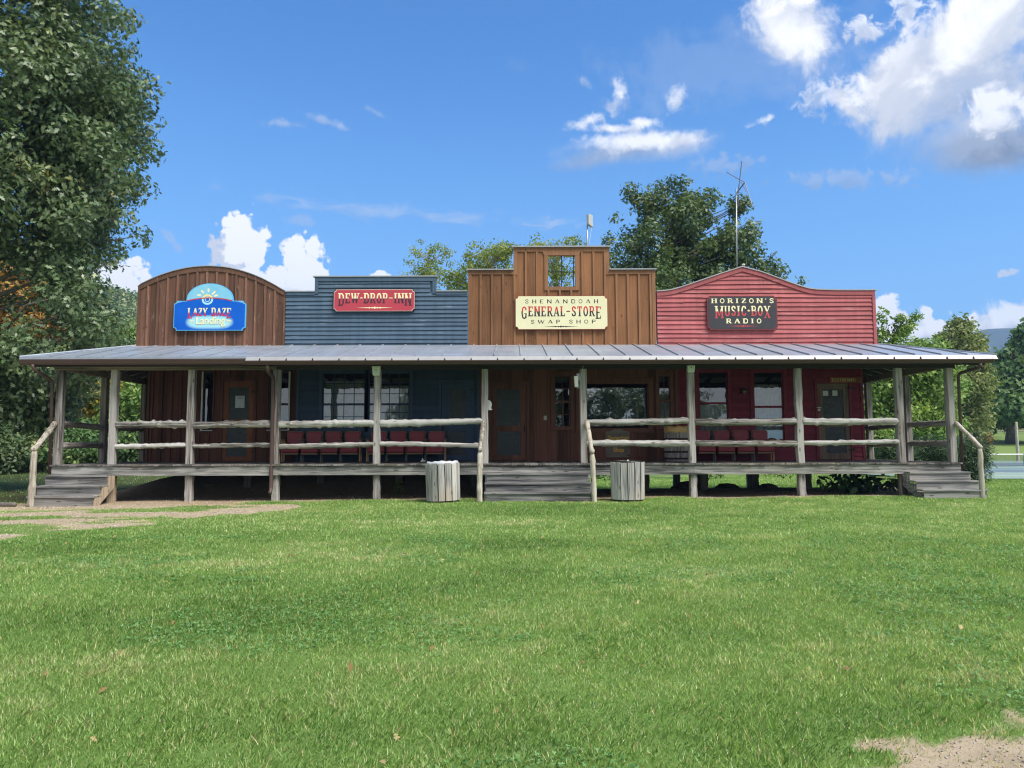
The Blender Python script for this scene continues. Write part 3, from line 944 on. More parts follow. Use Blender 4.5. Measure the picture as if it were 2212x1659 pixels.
def blades(x0y, x1y, dens, w, h0, h1, seed, margin=0.6):
    rng = np.random.default_rng(seed)
    n = int(dens * 0.75 * (x1y ** 2 - x0y ** 2))
    y = np.sqrt(rng.random(n) * (x1y ** 2 - x0y ** 2) + x0y ** 2)
    x = (rng.random(n) * 2 - 1) * (0.70 * y + margin)
    d = dirt(x, y)
    keep = rng.random(n) > np.clip(d * 1.15 - 0.05, 0, np.where(y < 5.5, 0.86, 0.95))
    x, y, d = x[keep], y[keep], d[keep]
    z = hgt(x, y) - 0.004
    tuft = fbm(x * 5, y * 5, 31, 3)
    big = fbm(x * 0.55, y * 0.8, 41, 4)
    n = len(x)
    h = (h0 + (h1 - h0) * rng.random(n)) * (0.35 + 1.3 * tuft) * (1 - 0.45 * d)
    long = rng.random(n) < 0.04
    h = np.where(long, h * 1.5, h)
    a = rng.random(n) * 2 * np.pi
    lean = rng.normal(0, 1.0, n)
    wd = np.array([0.35, -0.25])
    fx, fy = np.cos(a), np.sin(a)
    ax = np.column_stack([fy, -fx, np.zeros(n)])
    ayd = np.column_stack([fx, fy, np.zeros(n)])
    up = unit(np.column_stack([fx * lean + wd[0] * 0.6, fy * lean + wd[1] * 0.6, np.ones(n)]))
    big = 0.5 + (big - 0.5) * 1.5
    fine = fbm(x * 1.7, y * 2.2, 43, 3)
    t = np.clip(0.42 * (rng.random(n) - 0.2) + 0.50 * big + 0.36 * (fine - 0.35) + 0.50 * (tuft - 0.42) + 0.18 * d, 0, 0.9)
    t = np.where(rng.random(n) < 0.06, 0.9 + 0.1 * rng.random(n), t)
    t = np.where((d > 0.45) & (rng.random(n) < 0.6), 0.88 + 0.12 * rng.random(n), t)
    ww = w * (0.7 + 0.6 * rng.random(n))
    pos = np.column_stack([x, y, z])
    return pos, ax * ww[:, None], ayd * h[:, None], up * h[:, None], t


parts = [blades(2.9, 5, 8000, 0.0040, 0.020, 0.046, 1), blades(5, 7, 6000, 0.0048, 0.020, 0.046, 4), blades(7, 10.5, 3600, 0.0068, 0.021, 0.046, 2),
         blades(10.5, 17.0, 1700, 0.0105, 0.022, 0.046, 3)]


def yard(x0, x1, y0, y1, dens, w, h0, h1, seed):
    rng = np.random.default_rng(seed)
    n = int(dens * (x1 - x0) * (y1 - y0))
    x, y = x0 + (x1 - x0) * rng.random(n), y0 + (y1 - y0) * rng.random(n)
    k = dirt(x, y) < 0.4
    x, y = x[k], y[k]
    n = len(x)
    a = rng.random(n) * 2 * np.pi
    ax_ = np.column_stack([np.cos(a), np.sin(a), np.zeros(n)])
    ay_ = np.column_stack([-np.sin(a), np.cos(a), np.zeros(n)])
    h = h0 + (h1 - h0) * rng.random(n)
    up = unit(np.column_stack([rng.normal(0, .5, n), rng.normal(0, .5, n), np.ones(n)]))
    t = np.clip(0.15 + 0.5 * fbm(x * 0.7, y * 0.7, 71, 3) + 0.4 * (rng.random(n) - 0.3), 0, 0.9)
    t = np.where(x < -10, t * 0.35, t)  # blades left of the porch tinted darker to stand for tree shade
    return np.column_stack([x, y, hgt(x, y)]), ax_ * w, ay_ * h[:, None], up * h[:, None], t


parts += [yard(10.4, 24, 16.9, 24.2, 650, 0.02, 0.03, 0.07, 8), yard(-24, -11.4, 17.0, 40, 45, 0.03, 0.02, 0.07, 9), yard(0, 12, 24.2, 34, 350, 0.025, 0.03, 0.07, 10)]
pos, ax, ay, az_, tint = [np.concatenate([p[i] for p in parts]) for i in range(5)]
me = inst_mesh('lawn_grass', BL, [(0, 1, 2, 3, 4)], pos, ax, ay, az_, np.ones(len(pos)), tint)
me.materials.append(leafmat('grass_blades', [(0, (0.070, 0.165, 0.037)), (0.28, (0.178, 0.335, 0.076)), (0.45, (0.270, 0.425, 0.121)), (0.6, (0.335, 0.495, 0.149)),
                                             (0.78, (0.475, 0.590, 0.242)), (0.88, (0.648, 0.680, 0.391)), (0.92, (0.605, 0.500, 0.270)), (1, (0.713, 0.590, 0.372))],
                            0.35, 0.38, 0.5))
tag(link('lawn_grass', me), 'short mown green lawn in front of the shops', 'grass', kind='stuff')

# clover patches and a few fallen leaves in the lawn
n = 60000
y = np.sqrt(rng.random(n) * (11 ** 2 - 2.9 ** 2) + 2.9 ** 2)
x = (rng.random(n) * 2 - 1) * (0.7 * y + 0.5)
k = (fbm(x * 0.9 + 11, y * 0.9, 83, 4) + 0.25 * (fbm(x * 4, y * 4, 85, 2) - 0.5) > 0.585) & (dirt(x, y) < 0.3)
x, y = x[k], y[k]
nrm = unit(rng.normal(size=(len(x), 3)) * 0.35 + np.array([0, 0, 1]))
a_, b_, c_ = frames(nrm, rng)
TRI = []
for i in range(3):
    q0 = 2 * math.pi * i / 3
    for dq, r_ in ((-0.85, 0.25), (-0.6, 0.8), (-0.15, 1.0), (0.15, 1.0), (0.6, 0.8)):
        TRI.append((r_ * math.cos(q0 + dq), r_ * math.sin(q0 + dq), 0.15 * r_))
me = inst_mesh('clover', TRI, [tuple(range(15))], np.column_stack([x, y, hgt(x, y) + 0.012 + 0.022 * rng.random(len(x))]), a_, b_, c_,
               0.009 + 0.006 * rng.random(len(x)), rng.random(len(x)))
me.materials.append(leafmat('clover_leaves', [(0, (0.07, 0.19, 0.05)), (0.5, (0.14, 0.30, 0.09)), (1, (0.22, 0.38, 0.15))], 0.3, 0.5, 0.35))
tag(link('clover', me), 'low clover growing in patches through the lawn', 'clover', kind='stuff')
n = 170
y = np.sqrt(rng.random(n) * (14 ** 2 - 3 ** 2) + 3 ** 2)
x = (rng.random(n) * 2 - 1) * (0.7 * y)
nrm = unit(rng.normal(size=(n, 3)) * 0.5 + np.array([0, 0, 1]))
a_, b_, c_ = frames(nrm, rng)
me = inst_mesh('fallen_leaves', OAK, OAKF, np.column_stack([x, y, hgt(x, y) + 0.035]), a_, b_, c_, 0.03 + 0.04 * rng.random(n), rng.random(n))
me.materials.append(leafmat('dry_leaf', [(0, (0.16, 0.09, 0.045)), (0.6, (0.34, 0.22, 0.10)), (1, (0.48, 0.40, 0.20))], 0.2, 0.6, 0.2))
tag(link('fallen_leaves', me), 'small dry leaves scattered over the lawn', 'leaves', kind='stuff')

# gravel on the bare ground
n = 9000
y = np.concatenate([3.0 + 1.6 * rng.random(n), 9.8 + 6.6 * rng.random(n), 16.6 + 3 * rng.random(n // 2)])
x = np.concatenate([0.9 + 2.6 * rng.random(n), -12.5 + 8.5 * rng.random(n), -11 + 20 * rng.random(n // 2)])
keep = dirt(x, y) > 0.55
keep &= rng.random(len(x)) < 0.8
x, y = x[keep], y[keep]
nrm = unit(rng.normal(size=(len(x), 3)) * 0.6 + np.array([0, 0, 1]))
a_, b_, c_ = frames(nrm, rng)
OCT = [(1, 0, 0), (0, 0.8, 0), (-1, 0, 0.1), (0, -0.8, 0), (0.1, 0, 0.6), (0, 0.1, -0.5)]
OCTF = [(0, 1, 4), (1, 2, 4), (2, 3, 4), (3, 0, 4), (1, 0, 5), (2, 1, 5), (3, 2, 5), (0, 3, 5)]
sc = 0.002 + 0.008 * rng.random(len(x)) ** 4 + 0.010 * (y > 8)
me = inst_mesh('gravel', OCT, OCTF, np.column_stack([x, y, hgt(x, y) + 0.002]), a_, b_, c_, sc, rng.random(len(x)))
me.materials.append(leafmat('gravel_stone', [(0, (0.16, 0.14, 0.12)), (0.5, (0.36, 0.31, 0.25)), (0.85, (0.5, 0.46, 0.4)),
                                             (1, (0.62, 0.62, 0.62))], 0.0, 0.8, 0.2))
tag(link('gravel', me), 'loose pebbles scattered on the bare dirt', 'gravel', kind='stuff')

# ------------------------------------------------------------------ the row of shop fronts
YD, YP, YF, YW = 17.0, 17.05, 19.2, 19.85     # deck edge, post face, false fronts, ground-floor wall
ZD = 0.815                                     # deck top
DXL, DXR = -10.55, 10.28
BXL, BXR = -9.80, 9.43
YBACK = 24.0
B = thing('storefront_building', (0, YW, 0), 'long wooden building of four western style shop fronts on one raised porch', 'building')


def rects_minus(x0, x1, z0, z1, holes):
    xs_ = sorted({x0, x1, *[h[0] for h in holes], *[h[1] for h in holes]})
    out = []
    for a, b_ in zip(xs_[:-1], xs_[1:]):
        if b_ <= x0 or a >= x1:
            continue
        cuts = sorted([(h[2], h[3]) for h in holes if h[0] < (a + b_) / 2 < h[1]])
        z = z0
        for c, d in cuts:
            if c > z:
                out.append((a, b_, z, c))
            z = max(z, d)
        if z < z1:
            out.append((a, b_, z, z1))
    return out


def clap(mb, x0, x1, z0, z1, top, yf, holes, pitch, seed, joints=0.35, warp=0.004):
    rnd = random.Random(seed)
    z = z0
    while z < z1:
        zt = z + pitch
        pieces = [(x0, x1)]
        for h in holes:
            if h[2] < z + pitch * 0.5 < h[3]:
                nxt = []
                for a, b_ in pieces:
                    if h[1] <= a or h[0] >= b_:
                        nxt.append((a, b_))
                        continue
                    if h[0] > a:
                        nxt.append((a, h[0]))
                    if h[1] < b_:
                        nxt.append((h[1], b_))
                pieces = nxt
        cut = []
        for a, b_ in pieces:
            if b_ - a > 1.6 and rnd.random() < joints:
                j = rnd.uniform(a + 0.5, b_ - 0.5)
                cut += [(a, j - 0.003, 0), (j + 0.003, b_, rnd.uniform(0.0, 0.006))]
            else:
                cut.append((a, b_, 0))
        for a, b_, dz in cut:
            n = max(2, int((b_ - a) / 0.16) + 1)
            xx = [a + (b_ - a) * i / (n - 1) for i in range(n)]
            ph, fr = rnd.uniform(0, 6.28), rnd.uniform(0.8, 2.2)
            dy = rnd.uniform(0, 0.004)
            curl = rnd.uniform(0.0, 0.012) if rnd.random() < 0.25 else 0
            pts = []
            for i, x in enumerate(xx):
                zl = z + dz + warp * math.sin(x * fr + ph)
                e = curl * ((abs(i - (n - 1) / 2) / ((n - 1) / 2)) ** 6)
                t = min(zt + 0.006, top(x))
                if t > zl + 0.012:
                    pts.append((x, zl, t, e))
                else:
                    pts.append(None)
            for p, q in zip(pts[:-1], pts[1:]):
                if p is None or q is None:
                    continue
                yl, yt = yf - 0.034 - dy, yf - 0.004 - dy
                mb.add([(p[0], yl - p[3], p[1]), (q[0], yl - q[3], q[1]), (q[0], yt, q[2]), (p[0], yt, p[2]),
                        (p[0], yf, p[1] + 0.001), (q[0], yf, q[1] + 0.001)],
                       [(0, 1, 2, 3), (0, 4, 5, 1)])
        z = zt


def battens(mb, x0, x1, pitch, off, w, z0, top, yf, th, holes, drop=0.0):
    x = math.ceil((x0 - off) / pitch) * pitch + off
    while x < x1:
        if x - w / 2 > x0 and x + w / 2 < x1:
            segs = [(z0, top(x) - drop)]
            for h in holes:
                if h[0] - 0.01 < x < h[1] + 0.01:
                    s2 = []
                    for a, b_ in segs:
                        if h[2] > a:
                            s2.append((a, min(h[2], b_)))
                        if h[3] < b_:
                            s2.append((max(h[3], a), b_))
                    segs = s2
            for a, b_ in segs:
                if b_ - a > 0.03:
                    mb.box(x - w / 2, x + w / 2, yf - th, yf, a, b_)
        x += pitch


def strip_top(mb, pts, h, yf, th, dz=0.0):
    """trim board that follows a polyline of (x,z) tops"""
    for (xa, za), (xb, zb) in zip(pts[:-1], pts[1:]):
        mb.add([(xa, yf - th, za - h - dz), (xb, yf - th, zb - h - dz), (xb, yf - th, zb - dz), (xa, yf - th, za - dz),
                (xa, yf, za - h - dz), (xb, yf, zb - h - dz), (xb, yf, zb - dz), (xa, yf, za - dz)],
               [(0, 1, 2, 3), (4, 7, 6, 5), (0, 4, 5, 1), (3, 2, 6, 7), (0, 3, 7, 4), (1, 5, 6, 2)])


ZB = PZ(746, YF) - 0.05
FR = []


def F2(px, py):
    p = P(px, py, YF)
    return (p.x, p.z)


# --- 1 arched brown front
xa, xb = F2(296, 700)[0], F2(616, 700)[0]
arc1 = []
for i in range(33):
    px = 296 + 320 * i / 32
    py = 576 + (45 if px < 452 else 50) * ((px - 452) / 158) ** 2
    arc1.append(F2(px, py))
arc1[0] = (xa, arc1[0][1])
arc1[-1] = (xb, arc1[-1][1])
top1 = lambda x: float(np.interp(x, [p[0] for p in arc1], [p[1] for p in arc1]))
mb = MB()
mb.prism([(xa, ZB)] + [(xb, ZB)] + arc1[::-1], YF, YF + 0.10)
nb = len(mb.f)
battens(mb, xa + 0.05, xb - 0.05, 0.257, F2(1140 / 1.843 / 1.823 * 1.0, 700)[0] % 0.257, 0.05, ZB, top1, YF, 0.034, [], 0.14)
ff = mk('false_front', mb, M['barn'], B, label='arched brown board and batten false front', mat2=M['barnbatten'], from2=nb)
mb = MB()
strip_top(mb, arc1, 0.13, YF, 0.028)
mb.box(xa, xa + 0.07, YF - 0.024, YF, ZB, top1(xa + 0.05) - 0.135)
mb.box(xb - 0.055, xb, YF - 0.024, YF, ZB, top1(xb) - 0.135)
mk('trim', mb, M['barntrim'], ff)
mb = MB()
strip_top(mb, arc1, 0.02, YF + 0.12, 0.17, -0.022)
mk('coping', mb, M['coping'], ff)

# --- 2 blue clapboard front
xa2, xb2 = F2(617, 700)[0], F2(1010, 700)[0]
xs1, xs2 = F2(681, 615)[0], F2(942, 615)[0]
zl, zh = F2(815, 631)[1], F2(815, 599)[1]
top2 = lambda x: zh if xs1 <= x <= xs2 else zl
mb = MB()
mb.prism([(xa2, ZB), (xb2, ZB), (xb2, zl), (xs2, zl), (xs2, zh), (xs1, zh), (xs1, zl), (xa2, zl)], YF, YF + 0.10)
clap(mb, xa2, xb2, ZB, zh, lambda x: (zh if xs1 + 0.03 < x < xs2 - 0.03 else zl) - 0.02, YF, [], 0.113, 2, 0.15)
ff = mk('false_front', mb, M['blue'], B, label='stepped blue clapboard false front')
mb = MB()
mb.box(xs1, xs1 + 0.09, YF - 0.046, YF - 0.002, zl - 0.05, zh - 0.115)
mb.box(xs2 - 0.09, xs2, YF - 0.046, YF - 0.002, zl - 0.05, zh - 0.115)
mb.box(xs1, xs2, YF - 0.048, YF - 0.002, zh - 0.11, zh)
mb.box(xa2, xs1 - 0.004, YF - 0.048, YF - 0.002, zl - 0.08, zl)
mb.box(xs2 + 0.004, xb2, YF - 0.048, YF - 0.002, zl - 0.08, zl)
mk('trim', mb, M['bluetrim'], ff)
mb = MB()
mb.box(xs1 - 0.05, xs2 + 0.05, YF - 0.07, YF + 0.13, zh + 0.002, zh + 0.03)
mb.box(xa2 - 0.02, xs1 - 0.004, YF - 0.07, YF + 0.13, zl + 0.002, zl + 0.03)
mb.box(xs2 + 0.004, xb2 - 0.004, YF - 0.07, YF + 0.13, zl + 0.002, zl + 0.03)
mk('coping', mb, M['coping'], ff)

# --- 3 chestnut store front with a tower and an open window
xa3, xb3 = F2(1011, 700)[0], F2(1417, 700)[0]
xt1, xt2 = F2(1110, 560)[0], F2(1316, 560)[0]
zsh, ztw = F2(1210, 584)[1], F2(1210, 535)[1]
wx0, wx1 = F2(1184, 590)[0], F2(1242.5, 590)[0]
wz0, wz1 = F2(1210, 619.5)[1], F2(1210, 552)[1]
mb = MB()
for a, b_, c, d in rects_minus(xt1, xt2, ZB, ztw, [(wx0, wx1, wz0, wz1)]):
    mb.box(a, b_, YF, YF + 0.10, c, d)
mb.box(xa3, xt1, YF, YF + 0.10, ZB, zsh)
mb.box(xt2, xb3, YF, YF + 0.10, ZB, zsh)
hol = [(wx0 - 0.1, wx1 + 0.1, wz0 - 0.1, wz1 + 0.12)]
top3 = lambda x: ztw if xt1 <= x <= xt2 else zsh
nb = len(mb.f)
battens(mb, xa3 + 0.1, xb3 - 0.1, 0.298, F2((1750 + 1008 / 2.212) / 1.823, 700)[0] % 0.298, 0.055, ZB, top3, YF, 0.032, hol, 0.115)
ff = mk('false_front', mb, M['store'], B, label='tall stepped chestnut brown false front with an open window', mat2=M['storetrim'], from2=nb)
mb = MB()
for x0_, x1_, zt in ((xa3, xt1 - 0.003, zsh), (xt1, xt2, ztw), (xt2 + 0.003, xb3, zsh)):
    mb.box(x0_, x1_, YF - 0.028, YF, zt - 0.11, zt)
mb.box(xt1, xt1 + 0.09, YF - 0.026, YF, zsh - 0.12, ztw - 0.114)
mb.box(xt2 - 0.09, xt2, YF - 0.026, YF, zsh - 0.12, ztw - 0.114)
mb.box(xa3, xa3 + 0.09, YF - 0.026, YF, ZB, zsh - 0.114)
mb.box(xb3 - 0.09, xb3, YF - 0.026, YF, ZB, zsh - 0.114)
mk('trim', mb, M['storetrim'], ff)
mb = MB()
mb.prism([(wx0 - 0.10, wz1), (wx1 + 0.10, wz1), (wx1 + 0.15, wz1 + 0.10), (wx0 - 0.15, wz1 + 0.10)], YF - 0.034, YF - 0.001)
mb.box(wx0 - 0.10, wx0, YF - 0.032, YF - 0.001, wz0 - 0.10, wz1 - 0.002)
mb.box(wx1, wx1 + 0.10, YF - 0.032, YF - 0.001, wz0 - 0.10, wz1 - 0.002)
mb.box(wx0 + 0.002, wx1 - 0.002, YF - 0.030, YF - 0.001, wz0 - 0.10, wz0)
mk('window_frame', mb, M['storetrim'], ff)
mb = MB()
xm = (wx0 + wx1) / 2
mb.box(xm - 0.010, xm + 0.010, YF + 0.04, YF + 0.06, wz0, wz1)
zm = wz0 + (wz1 - wz0) * 0.48
mb.box(wx0, wx1, YF + 0.025, YF + 0.039, zm - 0.010, zm + 0.010)
mb.box(wx1 - 0.05, wx1 - 0.03, YF + 0.04, YF + 0.06, wz0, wz1)
mk('muntin', mb, M['iron'], ff)
mb = MB()
mb.box(xt1 - 0.06, xt2 + 0.04, YF - 0.08, YF + 0.13, ztw + 0.002, ztw + 0.035)
mb.box(xa3 - 0.04, xt1 - 0.004, YF - 0.08, YF + 0.13, zsh + 0.002, zsh + 0.03)
mb.box(xt2 + 0.004, xb3 + 0.03, YF - 0.08, YF + 0.13, zsh + 0.002, zsh + 0.03)
mk('coping', mb, M['coping'], ff)

# --- 4 red clapboard front with ogee gable
og = [(1418, 630.5), (1434, 629.8), (1450, 627.5), (1470, 622), (1494, 614), (1549, 595), (1602, 577.8), (1644, 589), (1699, 609.5),
      (1731, 620.5), (1748, 625), (1765, 627), (1800, 628.3), (1888, 628.3)]
og = [F2(*p) for p in og]
xa4, xb4 = og[0][0] + 0.004, og[-1][0]
top4 = lambda x: float(np.interp(x, [p[0] for p in og], [p[1] for p in og]))
mb = MB()
mb.prism([(xa4, ZB), (xb4, ZB)] + og[::-1], YF, YF + 0.10)
clap(mb, xa4, xb4 - 0.06, ZB, max(p[1] for p in og), lambda x: top4(x) - 0.08, YF, [], 0.118, 4, 0.8, 0.007)
ff = mk('false_front', mb, M['red'], B, label='faded red clapboard false front with curved gable')
mb = MB()
strip_top(mb, og, 0.115, YF - 0.002, 0.048)
mb.box(xb4 - 0.075, xb4 + 0.005, YF - 0.048, YF + 0.10, ZB, og[-1][1] - 0.118)
mk('trim', mb, M['redtrim'], ff)
mb = MB()
og2 = og[:-1] + [(og[-1][0] + 0.05, og[-1][1])]
strip_top(mb, og2, 0.028, YF + 0.13, 0.20, -0.030)
mk('coping', mb, M['coping'], ff)

# --- ground floor openings (pixel rectangles on the wall plane)
def rc(x0, y0, x1, y1, Y=YW):
    a, b_ = P(x0, y1, Y), P(x1, y0, Y)
    return (P(x0, 930, Y).x, P(x1, 930, Y).x, P((x0 + x1) / 2, y1, Y).z, P((x0 + x1) / 2, y0, Y).z)


zc = 3.72
wn1 = rc(436, 803, 459, 929)
wn2 = rc(579, 803, 624, 928)
dr1 = rc(480.5, 823, 547.5, 1000)
wA = rc(695, 805, 788, 927)
wB = rc(795, 805, 885, 927)
dr2 = rc(953, 827, 1018, 997)
dr3 = rc(1062, 830, 1138, 997)
wC = rc(1198, 811, 1233, 923)
wBig = rc(1254, 827, 1402, 927)
wD = rc(1424, 811, 1449, 923)
wE = rc(1511, 803, 1574, 951)
wFr = rc(1630, 803, 1694, 951)
dr4 = rc(1767.6, 828, 1836, 992)
for d in (dr1, dr2, dr3, dr4):
    pass
drs = [(d[0], d[1], ZD + 0.02, d[3]) for d in (dr1, dr2, dr3, dr4)]
xw1, xw2, xw3 = PX(638.5, YW), PX(1035.5, YW), PX(1466, YW)


def lowwall(x0, x1, kind, holes, mat, label, trimmat, seed):
    mb = MB()
    hs = [h for h in holes if h[0] >= x0 - 0.01 and h[1] <= x1 + 0.01]
    for r in rects_minus(x0, x1, ZD - 0.25, zc, hs):
        mb.box(r[0], r[1], YW, YW + 0.12, r[2], r[3])
    if kind == 'clap':
        clap(mb, x0 + 0.07, x1 - 0.07, ZD + 0.01, zc, lambda x: zc, YW, [(h[0] - 0.08, h[1] + 0.08, h[2] - 0.08, h[3] + 0.08) for h in hs],
             0.115, seed, 0.1)
    else:
        battens(mb, x0 + 0.05, x1 - 0.05, kind, 0.1, 0.05, ZD + 0.01, lambda x: zc, YW, 0.038,
                [(h[0] - 0.09, h[1] + 0.09, h[2] - 0.09, h[3] + 0.09) for h in hs])
    w = mk('wall', mb, mat, B, label=label)
    mb = MB()
    mb.box(x0 + 0.001, x0 + 0.07, YW - 0.042, YW - 0.001, ZD + 0.006, zc)
    mk('corner_board', mb, trimmat, w)
    mb = MB()
    mb.box(x1 - 0.07, x1 - 0.001, YW - 0.042, YW - 0.001, ZD + 0.006, zc)
    mk('corner_board', mb, trimmat, w)
    return w


allh = drs + [wn1, wn2, wA, wB, wC, wBig, wD, wE, wFr]
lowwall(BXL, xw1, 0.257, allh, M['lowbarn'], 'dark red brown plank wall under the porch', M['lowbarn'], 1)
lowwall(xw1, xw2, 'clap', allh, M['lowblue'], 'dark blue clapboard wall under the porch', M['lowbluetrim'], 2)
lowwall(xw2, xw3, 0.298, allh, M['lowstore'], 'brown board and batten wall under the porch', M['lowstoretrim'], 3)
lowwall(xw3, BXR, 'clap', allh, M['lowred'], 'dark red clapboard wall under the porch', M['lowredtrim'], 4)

# body behind, floor, roof
mb = MB()
mb.box(BXL, BXL + 0.12, YW + 0.122, YBACK, ZD - 0.25, 4.05)
mb.box(BXR - 0.12, BXR, YW + 0.122, YBACK, ZD - 0.25, 4.05)
mb.box(BXL, BXR, YBACK + 0.002, YBACK + 0.12, ZD - 0.25, 4.05)
mk('outer_wall', mb, M['lowbarn'], B, label='plain outer walls behind the shop fronts')
mb = MB()
mb.box(BXL + 0.12, BXR - 0.12, YW + 0.124, YBACK - 0.002, ZD - 0.22, ZD - 0.02)
mb.box(BXL + 0.12, BXR - 0.12, 22.6, 22.7, ZD - 0.01, 3.45)
mb.box(BXL + 0.12, BXR - 0.12, YW + 0.124, 22.598, 3.47, 3.55)
for xx in (xw1, xw2, xw3):
    mb.box(xx - 0.05, xx + 0.05, YW + 0.124, 22.598, ZD - 0.01, 3.46)
mk('interior', mb, M['darkroom'], B)

# --- porch roof
ze, zt_ = PZ(769, 16.55), PZ(745, YF)
xeL, xeR = PX(40, 16.6, 770), PX(2150, 16.6, 770)
xhL, xhR = xa + 0.0, xb4 + 0.01
YE, XSPLIT = 16.55, PX(527, 16.55)
th = 0.05
mb = MB()


def slab(mb, pts):
    n = len(pts)
    mb.add([(x, y_, z) for x, y_, z in pts] + [(x, y_, z - th) for x, y_, z in pts],
           [tuple(range(n)), tuple(range(2 * n - 1, n - 1, -1))] + [(i, i + n, (i + 1) % n + n, (i + 1) % n) for i in range(n)])


zl_ = ze + (zt_ - ze) * 0.03
slab(mb, [(xeL, YE + 0.08, ze + 0.012), (XSPLIT, YE + 0.08, ze + 0.018), (XSPLIT, YF + 0.0, zt_), (xhL, YF, zt_)])
slab(mb, [(XSPLIT, YE, ze), (xeR, YE, ze), (xhR, YF, zt_), (XSPLIT, YF, zt_)])
slab(mb, [(xeL, YE + 0.08, ze + 0.012), (xhL, YF, zt_), (xhL, YBACK + 0.4, zt_), (xeL, YBACK + 0.4, ze)])
slab(mb, [(xeR, YE, ze), (xeR, YBACK + 0.4, ze), (xhR, YBACK + 0.4, zt_), (xhR, YF, zt_)])
slab(mb, [(xhL, YF + 0.11, zt_ - 0.02), (xhR, YF + 0.11, zt_ - 0.02), (xhR, 22.5, zt_ + 0.35), (xhL, 22.5, zt_ + 0.35)])
slab(mb, [(xhL, 22.502, zt_ + 0.35), (xhR, 22.502, zt_ + 0.35), (xhR, YBACK + 0.4, zt_ - 0.02), (xhL, YBACK + 0.4, zt_ - 0.02)])
rf = mk('porch_roof', mb, M['roof'], B)
# standing seams
mb = MB()
sx = 0.794
k = -20
while k < 20:
    X = sx + 0.593 * k
    k += 1
    if not (xeL + 0.15 < X < xeR - 0.15):
        continue
    ytop = YF - 0.01
    if X > xhR:
        ytop = YE + (YF - YE) * (xeR - X) / (xeR - xhR)
    if X < xhL:
        ytop = YE + (YF - YE) * (X - xeL) / (xhL - xeL)
    y0 = YE + (0.10 if X < XSPLIT else 0.02)
    if ytop - y0 < 0.1:
        continue
    zz = lambda y_: ze + (zt_ - ze) * (y_ - YE) / (YF - YE)
    hw, hh = 0.011, 0.032 if X > XSPLIT else 0.022
    kx = 0.012 * math.sin(k * 2.1)
    yk = y0 + 0.10
    for (ya, xa_), (yb, xb_) in (((y0, X), (yk, X + kx)), ((yk, X + kx), (ytop, X))):
        mb.add([(xa_ - hw, ya, zz(ya)), (xa_ + hw, ya, zz(ya)), (xb_ + hw, yb, zz(yb)), (xb_ - hw, yb, zz(yb)),
                (xa_ - hw, ya, zz(ya) + hh), (xa_ + hw, ya, zz(ya) + hh), (xb_ + hw, yb, zz(yb) + hh), (xb_ - hw, yb, zz(yb) + hh)],
               [(0, 1, 5, 4), (1, 2, 6, 5), (2, 3, 7, 6), (3, 0, 4, 7), (4, 5, 6, 7)])
for (pa, pb) in (((xeL, YE + 0.08, ze + 0.012), (xhL, YF, zt_)), ((xeR, YE, ze), (xhR, YF, zt_))):
    mb.tube([Vector(pa) + Vector((0, 0, 0.01)), Vector(pb) + Vector((0, 0, 0.01))], 0.025, 6)
mk('standing_seam', mb, M['coping'], rf)
# drip apron and gutters
zg1, zg0 = PZ(778, 16.47), PZ(785.5, 16.44)
mb = MB()
mb.add([(XSPLIT, YE - 0.002, ze - 0.004), (xeR - 0.02, YE - 0.002, ze - 0.004), (xeR - 0.02, 16.475, zg1 + 0.004), (XSPLIT, 16.475, zg1 + 0.004),
        (XSPLIT, YE + 0.01, ze - 0.05), (xeR - 0.02, YE + 0.01, ze - 0.05), (xeR - 0.02, 16.49, zg1 - 0.01), (XSPLIT, 16.49, zg1 - 0.01)],
       [(0, 3, 2, 1), (4, 5, 6, 7), (0, 4, 7, 3), (1, 2, 6, 5)])
mk('drip_apron', mb, M['apron'], rf)
k = -14
while k < 20:
    X = sx + 0.593 * k + 0.07
    k += 1
    if XSPLIT + 0.2 < X < xeR - 0.3:
        mb = MB()
        mb.prism([(X - 0.015, zg1 + 0.01), (X + 0.02, zg1 + 0.01), (X + 0.002, zg1 + 0.065)], 16.470, 16.50)
        mk('gutter_clip', mb, M['hoop'], rf)
mb = MB()
mb.box(xeL + 0.16, XSPLIT, YE + 0.10, YE + 0.14, zg1 - 0.06, ze - 0.034)
mk('eave_board', mb, M['fascia'], rf)


def gutter(x0, x1, y0, z0, z1):
    mb = MB()
    prof = [(y0 + 0.03, z0), (y0 + 0.012, z0 + 0.03), (y0, z0 + (z1 - z0) * 0.55), (y0 - 0.012, z1 - 0.02), (y0 - 0.014, z1),
            (y0 + 0.006, z1), (y0 + 0.02, z1 - 0.03), (y0 + 0.09, z1 - 0.03), (y0 + 0.09, z0)]
    n = len(prof)
    mb.add([(x0, a, c) for a, c in prof] + [(x1, a, c) for a, c in prof],
           [tuple(range(n)), tuple(range(2 * n - 1, n - 1, -1))] + [(i, (i + 1) % n, (i + 1) % n + n, i + n) for i in range(n)])
    return mk('gutter', mb, M['gutter'], B)


gutter(PX(30, 16.5), XSPLIT, 16.52, PZ(787, 16.5, 300), PZ(775.5, 16.5, 300))
gutter(XSPLIT + 0.004, PX(2156, 16.5), 16.46, PZ(786, 16.46), PZ(777.5, 16.46))
mb = MB()
mb.box(xeL + 0.25, xeR - 0.2, 16.66, 16.69, PZ(790, 16.65), ze - 0.06)
mk('fascia_board', mb, M['rafter'], B)
